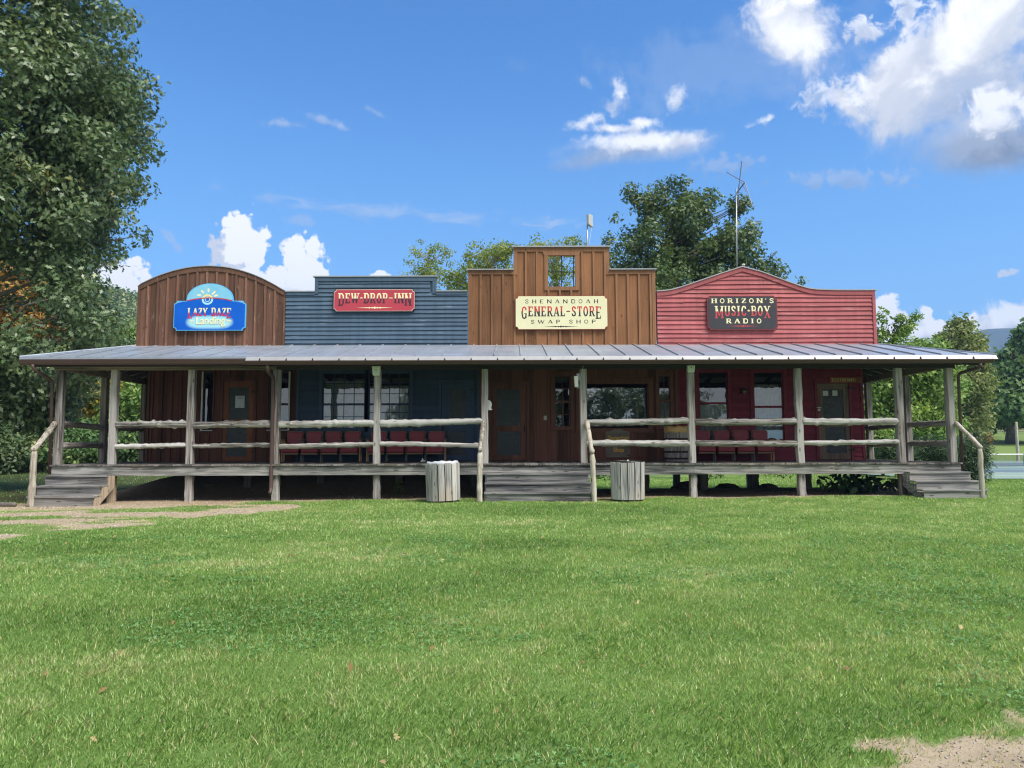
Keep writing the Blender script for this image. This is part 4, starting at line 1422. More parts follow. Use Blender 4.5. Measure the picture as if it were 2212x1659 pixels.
# rafters and beams
mb = MB()
k = 0
X = xhL
while X < xhR:
    mb.add([(X - 0.02, 16.70, ze - 0.055), (X + 0.02, 16.70, ze - 0.055), (X + 0.02, YW - 0.03, zt_ + 0.09), (X - 0.02, YW - 0.03, zt_ + 0.09),
            (X - 0.02, 16.70, ze - 0.18), (X + 0.02, 16.70, ze - 0.18), (X + 0.02, YW - 0.03, zt_ - 0.06), (X - 0.02, YW - 0.03, zt_ - 0.06)],
           [(0, 4, 5, 1), (4, 7, 6, 5), (0, 3, 7, 4), (1, 5, 6, 2)])
    X += 0.61
for y_ in np.arange(18.0, YBACK, 0.61):
    for (xo, xi) in ((xeL + 0.08, BXL), (xeR - 0.08, BXR)):
        mb.add([(xo, y_, ze - 0.055), (xo, y_ + 0.04, ze - 0.055), (xi, y_ + 0.04, ze + 0.35), (xi, y_, ze + 0.35),
                (xo, y_, ze - 0.16), (xo, y_ + 0.04, ze - 0.16), (xi, y_ + 0.04, ze + 0.2), (xi, y_, ze + 0.2)],
               [(0, 4, 5, 1), (4, 7, 6, 5), (0, 3, 7, 4), (1, 5, 6, 2)])
mk('rafter', mb, M['rafter'], B)
ZPT = PZ(797, YP)
mb = MB()
mb.box(-10.60, -5.46, YP + 0.004, YP + 0.15, ZPT + 0.002, ZPT + 0.15)
mk('beam', mb, M['beam'], B)
mb = MB()
mb.box(-5.457, 10.24, YP + 0.006, YP + 0.15, ZPT + 0.002, ZPT + 0.15)
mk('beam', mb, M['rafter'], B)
mb = MB()
mb.box(-10.56, -10.42, YP + 0.152, YBACK, ZPT + 0.004, ZPT + 0.16)
mk('side_beam', mb, M['beam'], B)
mb = MB()
mb.box(10.05, 10.19, YP + 0.152, YBACK, ZPT + 0.004, ZPT + 0.16)
mk('side_beam', mb, M['beam'], B)
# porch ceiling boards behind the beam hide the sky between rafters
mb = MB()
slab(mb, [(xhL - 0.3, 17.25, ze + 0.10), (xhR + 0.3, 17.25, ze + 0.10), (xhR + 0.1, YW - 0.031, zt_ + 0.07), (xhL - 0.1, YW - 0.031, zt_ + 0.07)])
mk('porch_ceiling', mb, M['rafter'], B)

# --- deck
rnd = random.Random(5)
mb = MB()
X = DXL
while X < DXR:
    x2 = min(X + 0.14, DXR)
    yb = YW + 0.1 if (X > BXL - 0.05 and x2 < BXR + 0.05) else YBACK
    dz = rnd.uniform(-0.004, 0.004)
    mb.box(X, x2, YD - rnd.uniform(0.02, 0.05), yb, ZD - 0.038 + dz, ZD + dz)
    X += 0.146
mk('deck', mb, M['deck'], B)
zfb = PZ(1026, YD)
mb = MB()
cuts = [DXL + 0.02, -5.5, -0.72, 4.15, DXR - 0.02]
for i, (a, b_) in enumerate(zip(cuts[:-1], cuts[1:])):
    mb.box(a + 0.003, b_ - 0.003, YD + 0.002 + 0.004 * (i % 2), YD + 0.045, zfb + 0.006 * (i % 2), ZD - 0.045)
for sx_ in (DXL + 0.03, DXR - 0.07):
    mb.box(sx_, sx_ + 0.04, YD + 0.05, YBACK, zfb, ZD - 0.045)
mk('rim_joist', mb, M['fascia'], B)

# --- posts
posts = [122, 240, 408, 594, 813, 1047, 1261.5, 1496, 1730, 1949, 2060]
PXs = [PX(p, YP, 940) for p in posts]


def wpost(mb, x, y, z0, z1, w, seed, wob=0.006):
    rnd = random.Random(seed)
    n = 9
    rings = []
    vs = []
    ch = 0.16
    for i in range(n):
        z = z0 + (z1 - z0) * i / (n - 1)
        ww = w / 2 * (1 + rnd.uniform(-wob, wob) * 5)
        ox, oy = rnd.uniform(-wob, wob), rnd.uniform(-wob, wob) * 0.5
        c = ww * ch
        for dx, dy in ((-ww + c, -ww), (ww - c, -ww), (ww, -ww + c), (ww, ww - c), (ww - c, ww), (-ww + c, ww), (-ww, ww - c), (-ww, -ww + c)):
            vs.append((x + dx + ox, y + dy + oy, z))
    fs = []
    for i in range(n - 1):
        for k in range(8):
            k2 = (k + 1) % 8
            fs.append((i * 8 + k, i * 8 + k2, (i + 1) * 8 + k2, (i + 1) * 8 + k))
    fs += [tuple(range(7, -1, -1)), tuple(range((n - 1) * 8, n * 8))]
    mb.add(vs, fs)


for i, x in enumerate(PXs):
    mb = MB()
    wpost(mb, x, YP + 0.085, ZD + 0.002, ZPT, 0.155, i, 0.009 if i == 8 else 0.005)
    mk('porch_post', mb, M['post'], B)
    if i not in (0, 5, 6, 10):
        mb = MB()
        wpost(mb, x + 0.01, YP + 0.10, float(hgt(x, YP)) - 0.05, zfb - 0.002 if False else ZD - 0.05, 0.16, 40 + i)
        mk('support_post', mb, M['post'] if i not in (1,) else M['newwood'], B)
for s, x in ((-1, PXs[0]), (1, PXs[-1])):
    for j, y_ in enumerate((19.0, 21.05, 23.1)):
        mb = MB()
        wpost(mb, x, y_, ZD + 0.002, ZPT, 0.15, 60 + j + 5 * s)
        mk('porch_post', mb, M['pier'] if s < 0 else M['post'], B)
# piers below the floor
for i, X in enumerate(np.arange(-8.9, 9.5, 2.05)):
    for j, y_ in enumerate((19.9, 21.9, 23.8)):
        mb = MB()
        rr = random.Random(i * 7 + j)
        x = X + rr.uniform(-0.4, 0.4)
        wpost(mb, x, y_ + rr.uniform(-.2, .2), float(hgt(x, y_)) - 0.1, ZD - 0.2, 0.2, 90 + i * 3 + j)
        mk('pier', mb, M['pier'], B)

# --- log rails
def logpath(p0, p1, r0, r1, seed, bend=0.03, n=44, seg=12, knob=0.16):
    rnd = random.Random(seed)
    p0, p1 = Vector(p0), Vector(p1)
    t = (p1 - p0).normalized()
    up = Vector((0, 0, 1)) if abs(t.z) < 0.8 else Vector((0, 1, 0))
    a = t.cross(up).normalized()
    b_ = a.cross(t).normalized()
    ph = [rnd.uniform(0, 6.28) for _ in range(6)]
    knots = [(rnd.random(), rnd.uniform(0, 6.28), rnd.uniform(0.15, 0.60)) for _ in range(int((p1 - p0).length * 5) + 1)]
    vs, fs = [], []
    L = (p1 - p0).length
    def walk(amp):
        o = [rnd.uniform(-1, 1) for _ in range(n)]
        o = [(o[max(i - 1, 0)] + 2 * o[i] + o[min(i + 1, n - 1)]) / 4 for i in range(n)]
        return [amp * v for v in o]
    wob, thick = walk(0.008), walk(0.14)
    for i in range(n):
        u = i / (n - 1)
        c = p0.lerp(p1, u) + b_ * (bend * math.sin(u * 2.4 + ph[0]) - bend * math.sin(ph[0] + 1.2) * 0.5 + wob[i]) + a * bend * 0.5 * math.sin(u * 3 + ph[2])
        r = r0 + (r1 - r0) * u
        r *= 1 + thick[i]
        if i in (0, n - 1):
            r *= 0.82
        for k in range(seg):
            q = 2 * math.pi * k / seg
            rr = r * (1 + 0.06 * math.sin(3 * q + ph[5] + u * 2) + 0.04 * math.sin(5 * q + ph[2]))
            for ku, kq, kh in knots:
                du, dq = (u - ku) * L / 0.045, (q - kq + math.pi) % (2 * math.pi) - math.pi
                e = du * du + (dq / 0.5) ** 2
                if e < 6:
                    rr += r * kh * math.exp(-e)
            vs.append(c + (a * math.cos(q) + b_ * math.sin(q)) * rr)
    for i in range(n - 1):
        for k in range(seg):
            k2 = (k + 1) % seg
            fs.append((i * seg + k, i * seg + k2, (i + 1) * seg + k2, (i + 1) * seg + k))
    fs += [tuple(range(seg - 1, -1, -1)), tuple(range((n - 1) * seg, n * seg))]
    mb = MB()
    mb.add(vs, fs)
    return mb


# per bay: top rail (yl, yr, radius), lower rail
bays = {1: ((916.5, 917, .075, .08), (963.5, 962.5, .058, .055)), 2: ((918, 916.5, .075, .082), (963, 962, .052, .055)),
        3: ((916, 914.5, .080, .078), (963.5, 961, .062, .060)), 4: ((915, 908.5, .085, .068), (959, 962.5, .055, .055)),
        6: ((912.5, 908, .072, .08), (958, 957, .068, .08)), 7: ((910.5, 911, .082, .078), (957, 958, .068, .068)),
        8: ((909.5, 911, .075, .075), (957, 953.5, .055, .055))}
for i, (tp, lo) in bays.items():
    for j, (ya, yb, ra, rb) in enumerate((tp, lo)):
        x0_, x1_ = PXs[i] + 0.055, PXs[i + 1] - 0.055
        za = P(posts[i], ya, YP).z
        zb = P(posts[i + 1], yb, YP).z
        mb = logpath((x0_, YP + 0.065, za), (x1_, YP + 0.065, zb), ra, rb, 100 + i * 5 + j, 0.014, n=56)
        mk('rail', mb, M['rail'], B, True)
for s, x in ((-1, PXs[0]), (1, PXs[-1])):
    for j, z in enumerate((1.72, 1.245)):
        for q, (ya, yb) in enumerate(((YP + 0.17, 18.93), (19.07, 20.98), (21.12, 23.03))):
            mb = logpath((x, ya, z + 0.02), (x, yb, z), 0.075, 0.07, 200 + s * 20 + j * 5 + q, 0.02)
            mk('rail', mb, M['raily'], B, True)

# --- stairs: three treads each
def stairs(x0, x1, lab, seed, stringer=None):
    zs = [0.60, 0.40, 0.205]
    ysn = [16.72, 16.45, 16.16]
    root = None
    gz = float(hgt((x0 + x1) / 2, 16.2))
    k = gz - 0.0
    mb = MB()
    prev = YD - 0.01
    for i, (z, y_) in enumerate(zip(zs, ysn)):
        z = z + k * (1 - z / 0.815)
        mb.box(x0 - 0.03 if i else x0, x1 + 0.03 if i else x1, y_, prev - 0.004, z - 0.036, z)
        prev = y_ + 0.035
    st = mk('stairs', mb, M['tread'], B, label=lab)
    mb = MB()
    for i, (z, y_) in enumerate(zip(zs, ysn)):
        z = z + k * (1 - z / 0.815)
        zb = (zs[i + 1] + k * (1 - zs[i + 1] / 0.815) + 0.002) if i < 2 else gz - 0.08
        mb.box(x0 + 0.005, x1 - 0.005, y_ + 0.032, y_ + 0.06, zb, z - 0.038)
    mk('riser', mb, M['tread'], st)
    for sgn, x in ((-1, x0 + 0.012), (1, x1 - 0.012)):
        mb = MB()
        pr = [(17.0, 0.56), (17.0, 0.30), (16.30, gz - 0.06), (16.24, gz - 0.06), (16.24, 0.16), (16.52, 0.165), (16.52, 0.36), (16.79, 0.365), (16.79, 0.56)]
        n = len(pr)
        xa_, xb_ = x - 0.02, x + 0.02
        mb.add([(xa_ + (0.004 if sgn > 0 else -0.02), a, c) for a, c in pr] + [(xb_ + (0.02 if sgn > 0 else -0.004), a, c) for a, c in pr],
               [tuple(range(n)), tuple(range(2 * n - 1, n - 1, -1))] + [(i, (i + 1) % n, (i + 1) % n + n, i + n) for i in range(n)])
        mk('stringer', mb, M['newwood'] if stringer == sgn else M['fascia'], st)


stairs(-10.50, -9.10, 'wooden steps at the left end of the porch', 1, 1)
stairs(-0.58, 1.72, 'wide wooden steps up to the store door', 2)
stairs(8.93, 10.30, 'wooden steps at the right end of the porch', 3)


def handrail(xt, zt2, xb, zj, lab, seed, ra=0.05, xg=None):
    yb = 16.18
    gz = float(hgt(xb, yb))
    mb = logpath((xt, YP - 0.02, zt2), (xb, yb - 0.03, zj + 0.02), ra, ra * 0.85, seed, 0.012, n=18)
    h = mk('handrail', mb, M['logz'], B, True, label=lab)
    mb = logpath((xg if xg is not None else xb, yb, gz - 0.05), (xb, yb + 0.02, zj + 0.01), ra * 1.1, ra, seed + 1, 0.012, n=18)
    mk('newel_post', mb, M['logz'], h, True)


handrail(PXs[0] - 0.02, P(120, 914, YP).z, PX(73, 16.18), P(72, 975, 16.18).z, 'peeled log handrail of the left steps', 301, 0.062)
handrail(PXs[5] - 0.02, P(1046, 911, YP).z, PX(1037, 16.18), P(1036, 977, 16.18).z, 'peeled log handrail left of the wide steps', 311, 0.055)
handrail(PXs[6] + 0.06, P(1267, 911, YP).z, PX(1279, 16.18), P(1278, 980, 16.18).z, 'peeled log handrail right of the wide steps', 321, 0.055, PX(1283, 16.18))
handrail(PXs[-1] + 0.06, P(2072, 912, YP).z, PX(2117, 16.18), P(2120, 970, 16.18).z, 'peeled log handrail of the right steps', 331, 0.05)


# --- downspouts
def downspout(pts, lab, r=0.036):
    pp = [Vector(p) for p in pts]
    out = [pp[0]]
    for a, b_, c in zip(pp[:-2], pp[1:-1], pp[2:]):
        l1, l2 = min(0.07, (a - b_).length * 0.4), min(0.07, (c - b_).length * 0.4)
        out += [b_ + (a - b_).normalized() * l1, b_ + (a - b_).normalized() * l1 * 0.3 + (c - b_).normalized() * l2 * 0.3,
                b_ + (c - b_).normalized() * l2]
    out.append(pp[-1])
    mb = MB()
    mb.tube(out, r, 8)
    mk('downspout', mb, M['gutter'], B, True, label=lab)


downspout([P(71, 787, 16.55), P(71, 797, 16.55), P(113, 822, 17.0), P(107, 1024, 17.0)], 'brown downspout at the left corner post')
downspout([P(578, 786, 16.55), P(578, 800, 16.55), P(590.5, 816, 16.99), P(585, 1058, 16.99), P(583, 1066, 16.88)],
          'brown downspout in front of a porch post', 0.045)
downspout([P(2118, 785, 16.5), P(2117, 794, 16.52), P(2070, 807, 17.02), P(2079, 1016, 17.02)], 'brown downspout at the right corner post')


# --- windows and doors
def window(r, frame, lab, cols, rows_u, rows_l, meet, cw=0.085, pane=None, curtain=0.7, yo=0.0, mat2=None, open_bottom=False):
    x0, x1, z0, z1 = r
    mb = MB()
    yf = YW - 0.046
    mb.box(x0 - cw, x0, yf, YW - 0.0015, z0 - 0.0, z1)
    mb.box(x1, x1 + cw, yf, YW - 0.0015, z0 - 0.0, z1)
    mb.box(x0 - cw, x1 + cw, yf - 0.003, YW - 0.0015, z1 + 0.001, z1 + cw)
    mb.box(x0 - cw - 0.015, x1 + cw + 0.015, yf - 0.012, YW - 0.0015, z0 - cw * 0.8, z0 - 0.001)
    w = mk('window', mb, frame, B, label=lab)
    mb = MB()
    y0 = YW + 0.012
    e = 0.03
    mb.box(x0 + 0.001, x0 + e, y0, y0 + 0.03, z0 + 0.001, z1 - 0.001)
    mb.box(x1 - e, x1 - 0.001, y0, y0 + 0.03, z0 + 0.001, z1 - 0.001)
    mb.box(x0 + e, x1 - e, y0 + 0.002, y0 + 0.03, z0 + 0.001, z0 + e)
    mb.box(x0 + e, x1 - e, y0 + 0.002, y0 + 0.03, z1 - e, z1 - 0.001)
    if meet is not None:
        mb.box(x0 + e, x1 - e, y0 - 0.004, y0 + 0.031, meet - 0.028, meet + 0.028)
    for i in range(1, cols):
        x = x0 + e + (x1 - x0 - 2 * e) * i / cols
        mb.box(x - 0.009, x + 0.009, y0 + 0.008, y0 + 0.026, z0 + e, z1 - e)
    spans = ([(meet, z1, rows_u), (z0, meet, rows_l)] if meet is not None else [(z0, z1, rows_u)])
    for a, b_, k in spans:
        for i in range(1, k):
            z = a + (b_ - a) * i / k
            mb.box(x0 + e, x1 - e, y0 + 0.006, y0 + 0.024, z - 0.009, z + 0.009)
    mk('sash', mb, mat2 or frame, w)
    mb = MB()
    mb.face([(x0, y0 + 0.016, z0), (x1, y0 + 0.016, z0), (x1, y0 + 0.016, z1), (x0, y0 + 0.016, z1)])
    mk('pane', mb, pane or M['glass'], w)
    if curtain:
        mb = MB()
        n = 40
        vs, fs = [], []
        for i in range(n + 1):
            x = x0 - 0.03 + (x1 - x0 + 0.06) * i / n
            y_ = YW + 0.16 + 0.012 * math.sin(i * 1.7) + 0.008 * math.sin(i * 0.6)
            vs += [(x, y_, z0 + (1 - curtain) * (z1 - z0) * 0), (x, y_, z0 + (z1 - z0) * curtain)]
        for i in range(n):
            fs.append((2 * i, 2 * i + 2, 2 * i + 3, 2 * i + 1))
        mb.add(vs, fs)
        mk('curtain', mb, M['curtain'], w)
    return w


def zp(py, px=1106):
    return PZ(py, YW, px)


for r_, lab, cols, me_, side in ((wn1, 'narrow window with a white left jamb, left of the brown door', 1, None, -1),
                                 (wn2, 'dark window with a white right jamb, right of the brown door', 2, zp(872), 1)):
    w_ = window(r_, M['lowbarn'], lab, cols, 1, 1, me_, 0.03, curtain=0, mat2=M['darkroom'])
    mb = MB()
    xj = r_[0] - 0.002 if side < 0 else r_[1] + 0.002
    mb.box(xj - 0.022, xj + 0.022, YW - 0.062, YW - 0.0475, r_[2] - 0.004, r_[3])
    mk('jamb', mb, M['whiteframe'], w_)
    mb = MB()
    mb.box(r_[0] - 0.02, r_[1] + 0.02, YW - 0.080, YW - 0.0605, r_[2] - 0.026, r_[2] - 0.005)
    mk('sill', mb, M['whiteframe'], w_)
window(wA, M['lowbluetrim'], 'left window of the blue wall with many small panes', 4, 3, 2, zp(872.5), curtain=0.86)
window(wB, M['lowbluetrim'], 'right window of the blue wall with many small panes', 4, 3, 3, zp(872.5), curtain=0.78)
window(wC, M['lowstoretrim'], 'narrow sash window right of the store door', 2, 2, 2, zp(868), 0.1, curtain=0)
window(wBig, M['lowstoretrim'], 'large plate glass shop window', 1, 1, 1, None, 0.12, pane=M['bigglass'], curtain=0)
window(wD, M['lowstoretrim'], 'narrow sash window right of the shop window', 2, 1, 1, zp(866), 0.08, curtain=0.5)
window(wE, M['lowredtrim'], 'left window of the red wall', 1, 1, 1, zp(872), 0.1, curtain=0.52)
window(wFr, M['lowredtrim'], 'right window of the red wall with a pale blind', 1, 1, 1, zp(880), 0.1, curtain=0.82)
# transom panel of square boards over the big window
mb = MB()
for i in range(6):
    x = wBig[0] + 0.08 + i * 0.30
    mb.box(x, x + 0.27, YW - 0.026, YW - 0.0015, wBig[3] + 0.16, wBig[3] + 0.42)
mk('transom_panel', mb, M['lowstoretrim'], B)


def door(r, panels, mat, lab, handle, hinge, casing=None, cw=0.07):
    """panels: pixel rects (x0,y0,x1,y1,kind)"""
    x0, x1, z0, z1 = r
    z0 = ZD + 0.03
    y0 = YW - 0.012
    hs = []
    for (a, b_, c, d, k) in panels:
        q = rc(a, b_, c, d)
        hs.append((*q, k))
    mb = MB()
    for q in rects_minus(x0 + 0.006, x1 - 0.006, z0, z1 - 0.006, [h[:4] for h in hs]):
        mb.box(q[0], q[1], y0, y0 + 0.035, q[2], q[3])
    d_ = mk('door', mb, mat, B, label=lab)
    if casing:
        mb = MB()
        mb.box(x0 - cw, x0, YW - 0.045, YW - 0.0015, ZD + 0.008, z1)
        mb.box(x1, x1 + cw, YW - 0.045, YW - 0.0015, ZD + 0.008, z1)
        mb.box(x0 - cw, x1 + cw, YW - 0.048, YW - 0.0015, z1 + 0.001, z1 + cw)
        mk('casing', mb, casing, d_)
    for h in hs:
        mb = MB()
        mb.box(h[0], h[1], y0 + 0.014, y0 + 0.018, h[2], h[3])
        mk({'g': 'glass_pane', 's': 'screen', 'p': 'panel'}[h[4]], mb, {'g': M['glass'], 's': M['screen'], 'p': M['slatepaint']}[h[4]], d_)
    if handle:
        p = P(handle[0], handle[1], YW)
        mb = MB()
        mb.box(p.x - 0.018, p.x + 0.018, y0 - 0.008, y0 - 0.001, p.z - 0.09, p.z + 0.09)
        mb.tube([(p.x, y0 - 0.004, p.z + 0.05), (p.x, y0 - 0.045, p.z + 0.03), (p.x, y0 - 0.045, p.z - 0.03), (p.x, y0 - 0.004, p.z - 0.05)], 0.009, 6)
        mk('handle', mb, M['iron'], d_)
    for hx, hy, s in hinge:
        p = P(hx, hy, YW)
        mb = MB()
        mb.prism([(p.x - 0.02, p.z - 0.03), (p.x + 0.02, p.z - 0.03), (p.x + 0.14 * s, p.z), (p.x + 0.02, p.z + 0.03), (p.x - 0.02, p.z + 0.03),
                  (p.x - 0.14 * s, p.z)], YW - 0.056, YW - 0.047)
        mk('hinge', mb, M['hoop'] if s < 0.8 else M['iron'], d_)
    return d_


door(dr1, [(493, 837, 536, 906, 's'), (490, 920, 533.5, 986, 's')], M['doorwood'], 'orange brown screen door of the arched shop', (484, 912),
     [(549, 847, 0.5), (548, 975, 0.5)], M['lowbarn'])
door(dr2, [(972, 839, 1006, 906, 's'), (964.5, 932, 1006, 984, 's')], M['lowbluetrim'], 'blue screen door', (957, 925),
     [(1019, 843, 0.35), (1019, 968, 0.35)], M['lowbluetrim'])
door(dr3, [(1073.5, 841.5, 1124, 919.5, 's'), (1074, 932, 1125, 983, 's')], M['lowstoretrim'], 'brown screen door of the store', (1133, 926), [], M['lowstoretrim'])
door(dr4, [(1780, 841, 1824, 903, 's'), (1783, 922, 1827, 979, 's')], M['doorplank'], 'weathered plank screen door of the restrooms', None,
     [(1838, 838, 1.0), (1840, 971, 0.8)], M['lowredtrim'])
# inner doors seen through the screens
for r, mat, lab in ((dr1, M['slatepaint'], 'slate inner door behind the brown screen'), (dr4, M['slatepaint'], 'slate inner door behind the plank screen'),
                    (dr2, M['darkroom'], 'dim inner door behind the blue screen'), (dr3, M['slatepaint'], 'dim inner door behind the store screen')):
    mb = MB()
    mb.box(r[0], r[1], YW + 0.075, YW + 0.11, ZD + 0.01, r[3] - 0.02)
    d_ = mk('inner_door', mb, mat, B, label=lab)
    if r in (dr4, dr3, dr2):
        mb = MB()
        px = {dr4: [(1780.5, 844, 1792, 855), (1801, 843.5, 1812, 855)], dr3: [(1075, 844, 1123, 860), (1075, 864, 1123, 885)],
              dr2: [(973, 842, 988, 857), (990, 842, 1005, 857)]}[r]
        for q in px:
            mb = MB()
            a = rc(*q)
            mb.box(a[0], a[1], YW - 0.006 if r is dr4 else YW + 0.068, YW - 0.0045 if r is dr4 else YW + 0.073, a[2], a[3])
            mk('door_light', mb, M['whiteframe'] if r is dr4 else M['curtain'], d_)

# ------------------------------------------------------------------ lettering
T_, t_ = 0.17, 0.09
def _st(x, a=0, b=1):
    return [([(x, a), (x, b)], T_, 0), ([(x - .15, a + .04), (x + .15, a + .04)], .08, 1), ([(x - .15, b - .04), (x + .15, b - .04)], .08, 1)]
def _sf(x, z):
    return [([(x - .12, z), (x + .12, z)], .08, 1)]
_C = [(.52, .70), (.49, .88), (.34, .95), (.19, .86), (.13, .5), (.19, .14), (.34, .05), (.49, .12), (.52, .30)]
_O = [(.31 + .2 * math.cos(a), .5 + .45 * math.sin(a)) for a in [2 * math.pi * i / 16 for i in range(17)]]
_P = [(.15, .95), (.38, .95), (.5, .85), (.5, .6), (.38, .48), (.15, .48)]
GL = {
    'A': (.70, [([(.12, .02), (.34, .97)], t_, 0), ([(.58, .02), (.36, .97)], T_, 0), ([(.2, .32), (.5, .32)], t_, 0)] + _sf(.12, .04) + _sf(.58, .04)),
    'B': (.64, _st(.16) + [([(.16, .95), (.38, .95), (.48, .86), (.48, .66), (.38, .54), (.16, .54)], .11, 0),
                           ([(.38, .53), (.54, .42), (.54, .16), (.4, .05), (.16, .05)], .12, 0)]),
    'C': (.62, [(_C, .14, 0)]), 'D': (.66, _st(.16) + [([(.16, .95), (.4, .95), (.54, .8), (.54, .2), (.4, .05), (.16, .05)], .14, 0)]),
    'E': (.62, _st(.16) + [([(.16, .94), (.54, .94)], .1, 0), ([(.52, .98), (.52, .76)], .07, 1), ([(.16, .51), (.42, .51)], .1, 0),
                           ([(.16, .06), (.54, .06)], .1, 0), ([(.52, .02), (.52, .26)], .07, 1)]),
    'G': (.66, [(_C, .14, 0), ([(.36, .42), (.6, .42)], .08, 0), ([(.52, .42), (.52, .08)], .13, 0)]),
    'H': (.68, _st(.16) + _st(.54) + [([(.16, .52), (.54, .52)], .1, 0)]), 'I': (.38, _st(.19)),
    'L': (.58, _st(.16) + [([(.16, .06), (.54, .06)], .1, 0), ([(.52, .02), (.52, .28)], .07, 1)]),
    'M': (.86, _st(.15) + _st(.71) + [([(.15, .97), (.43, .2)], .12, 0), ([(.71, .97), (.43, .2)], .09, 0)]),
    'N': (.72, _st(.14) + _st(.58) + [([(.14, .97), (.58, .03)], .13, 0)]), 'O': (.62, [(_O, .14, 0)]),
    'P': (.60, _st(.16) + [(_P, .12, 0)]), 'R': (.66, _st(.16) + [(_P, .12, 0), ([(.34, .48), (.56, .03)], .15, 0)] + _sf(.56, .04)),
    'S': (.58, [([(.47, .72), (.42, .90), (.29, .95), (.16, .88), (.13, .72), (.2, .58), (.38, .45), (.46, .3), (.43, .12), (.29, .05), (.15, .1), (.11, .28)], .14, 0)]),
    'T': (.62, _st(.31) + [([(.06, .94), (.56, .94)], .1, 0), ([(.07, .97), (.07, .74)], .06, 1), ([(.55, .97), (.55, .74)], .06, 1)]),
    'U': (.66, [([(.15, 1), (.15, .22), (.22, .07), (.34, .04), (.46, .07), (.52, .22), (.52, 1)], .14, 0)] + _sf(.15, .96) + _sf(.52, .96)),
    'W': (.92, [([(.10, .98), (.27, .02)], T_, 0), ([(.27, .02), (.46, .9)], t_, 0), ([(.46, .9), (.63, .02)], T_, 0), ([(.63, .02), (.82, .98)], t_, 0)] + _sf(.1, .96) + _sf(.82, .96) + _sf(.46, .96)),
    'X': (.66, [([(.13, .98), (.54, .02)], T_, 0), ([(.54, .98), (.13, .02)], t_, 0)] + _sf(.13, .96) + _sf(.54, .96) + _sf(.13, .04) + _sf(.54, .04)),
    'Y': (.66, [([(.12, .98), (.33, .5)], T_, 0), ([(.55, .98), (.33, .5)], t_, 0), ([(.33, .52), (.33, 0)], T_, 0)] + _sf(.12, .96) + _sf(.55, .96) + _sf(.33, .04)),
    'Z': (.60, [([(.1, .94), (.52, .94)], .1, 0), ([(.49, .94), (.13, .06)], T_, 0), ([(.1, .06), (.54, .06)], .1, 0), ([(.12, .97), (.12, .76)], .06, 1), ([(.53, .02), (.53, .26)], .06, 1)]),
    "'": (.2, [([(.1, .98), (.07, .74)], .1, 0)]), ' ': (.42, []), '.': (.36, [([(.08, .5), (.18, .58), (.28, .5), (.18, .42), (.08, .5)], .08, 0)]),
    '-': (.56, [([(.06, .5), (.28, .5)], .10, 0), ([(.28, .5), (.5, .5)], .10, 0), ([(.28, .44), (.28, .56)], .16, 0)]),
    '!': (.3, [([(.15, .98), (.15, .0)], .10, 0), ([(.05, .2), (.15, .0), (.25, .2)], .07, 0), ([(.06, .95), (.24, .95)], .06, 0)]),
}


def stroke(mb, pts, w, y):
    n = len(pts)
    L_, R_ = [], []
    closed = pts[0] == pts[-1] and n > 3
    for i in range(n):
        a = pts[i - 1] if i > 0 else (pts[-2] if closed else None)
        c = pts[i + 1] if i < n - 1 else (pts[1] if closed else None)
        p = pts[i]
        d1 = None if a is None else Vector((p[0] - a[0], p[1] - a[1])).normalized()
        d2 = None if c is None else Vector((c[0] - p[0], c[1] - p[1])).normalized()
        d = (d1 or d2) if (d1 is None or d2 is None) else (d1 + d2)
        d = d.normalized() if d.length > 1e-6 else (d1 or d2)
        nn = Vector((-d.y, d.x))
        k = 1.0
        if d1 is not None and d2 is not None:
            k = min(1 / max(0.5, math.sqrt(max(0.0, (1 + d1.dot(d2)) / 2))), 1.7)
        L_.append((p[0] + nn.x * w / 2 * k, p[1] + nn.y * w / 2 * k))
        R_.append((p[0] - nn.x * w / 2 * k, p[1] - nn.y * w / 2 * k))
    for i in range(n - 1):
        mb.face([(R_[i][0], y, R_[i][1]), (R_[i + 1][0], y, R_[i + 1][1]), (L_[i + 1][0], y, L_[i + 1][1]), (L_[i][0], y, L_[i][1])])


def words(mb, text, x0, x1, z0, z1, y, weight=1.0, serif=True, tall=(), drop=0.3, gap=0.06):
    tot = sum(GL[c][0] * (1.12 if i in tall else 1) + gap for i, c in enumerate(text)) - gap
    sx_ = (x1 - x0) / tot
    x = x0
    h = z1 - z0
    for i, c in enumerate(text):
        w, st = GL[c]
        k = 1.12 if i in tall else 1.0
        zb, zh_ = (z0 - drop * h, h * (1 + drop)) if i in tall else (z0, h)
        unit_ = (sx_ + h) / 2
        for j, (pts, sw, sf) in enumerate(st):
            if sf and not serif:
                continue
            pp = [(x + p[0] * sx_ * k, zb + p[1] * zh_) for p in pts]
            hor = abs(pts[0][1] - pts[-1][1]) < 0.02 and len(pts) == 2
            stroke(mb, pp, sw * weight * (h if hor else (sx_ if len(pts) == 2 else min(unit_, max(sx_, h)))), y - 0.0003 * (j + 1))
        x += (w * k + gap) * sx_


def notch(x0, x1, z0, z1, r, n=5):
    pts = []
    for cx, cz, a0 in ((x0, z0, 90), (x1, z0, 180), (x1, z1, 270), (x0, z1, 0)):
        arc = []
        for i in range(n + 1):
            a = R(a0 - 90 * i / n)
            arc.append((cx + r * math.cos(a), cz + r * math.sin(a)))
        pts += arc
    return pts


YS = YF - 0.046


def srect(x0, y0, x1, y1, Y=YS):
    return (P(x0, (y0 + y1) / 2, Y).x, P(x1, (y0 + y1) / 2, Y).x, P((x0 + x1) / 2, y1, Y).z, P((x0 + x1) / 2, y0, Y).z)


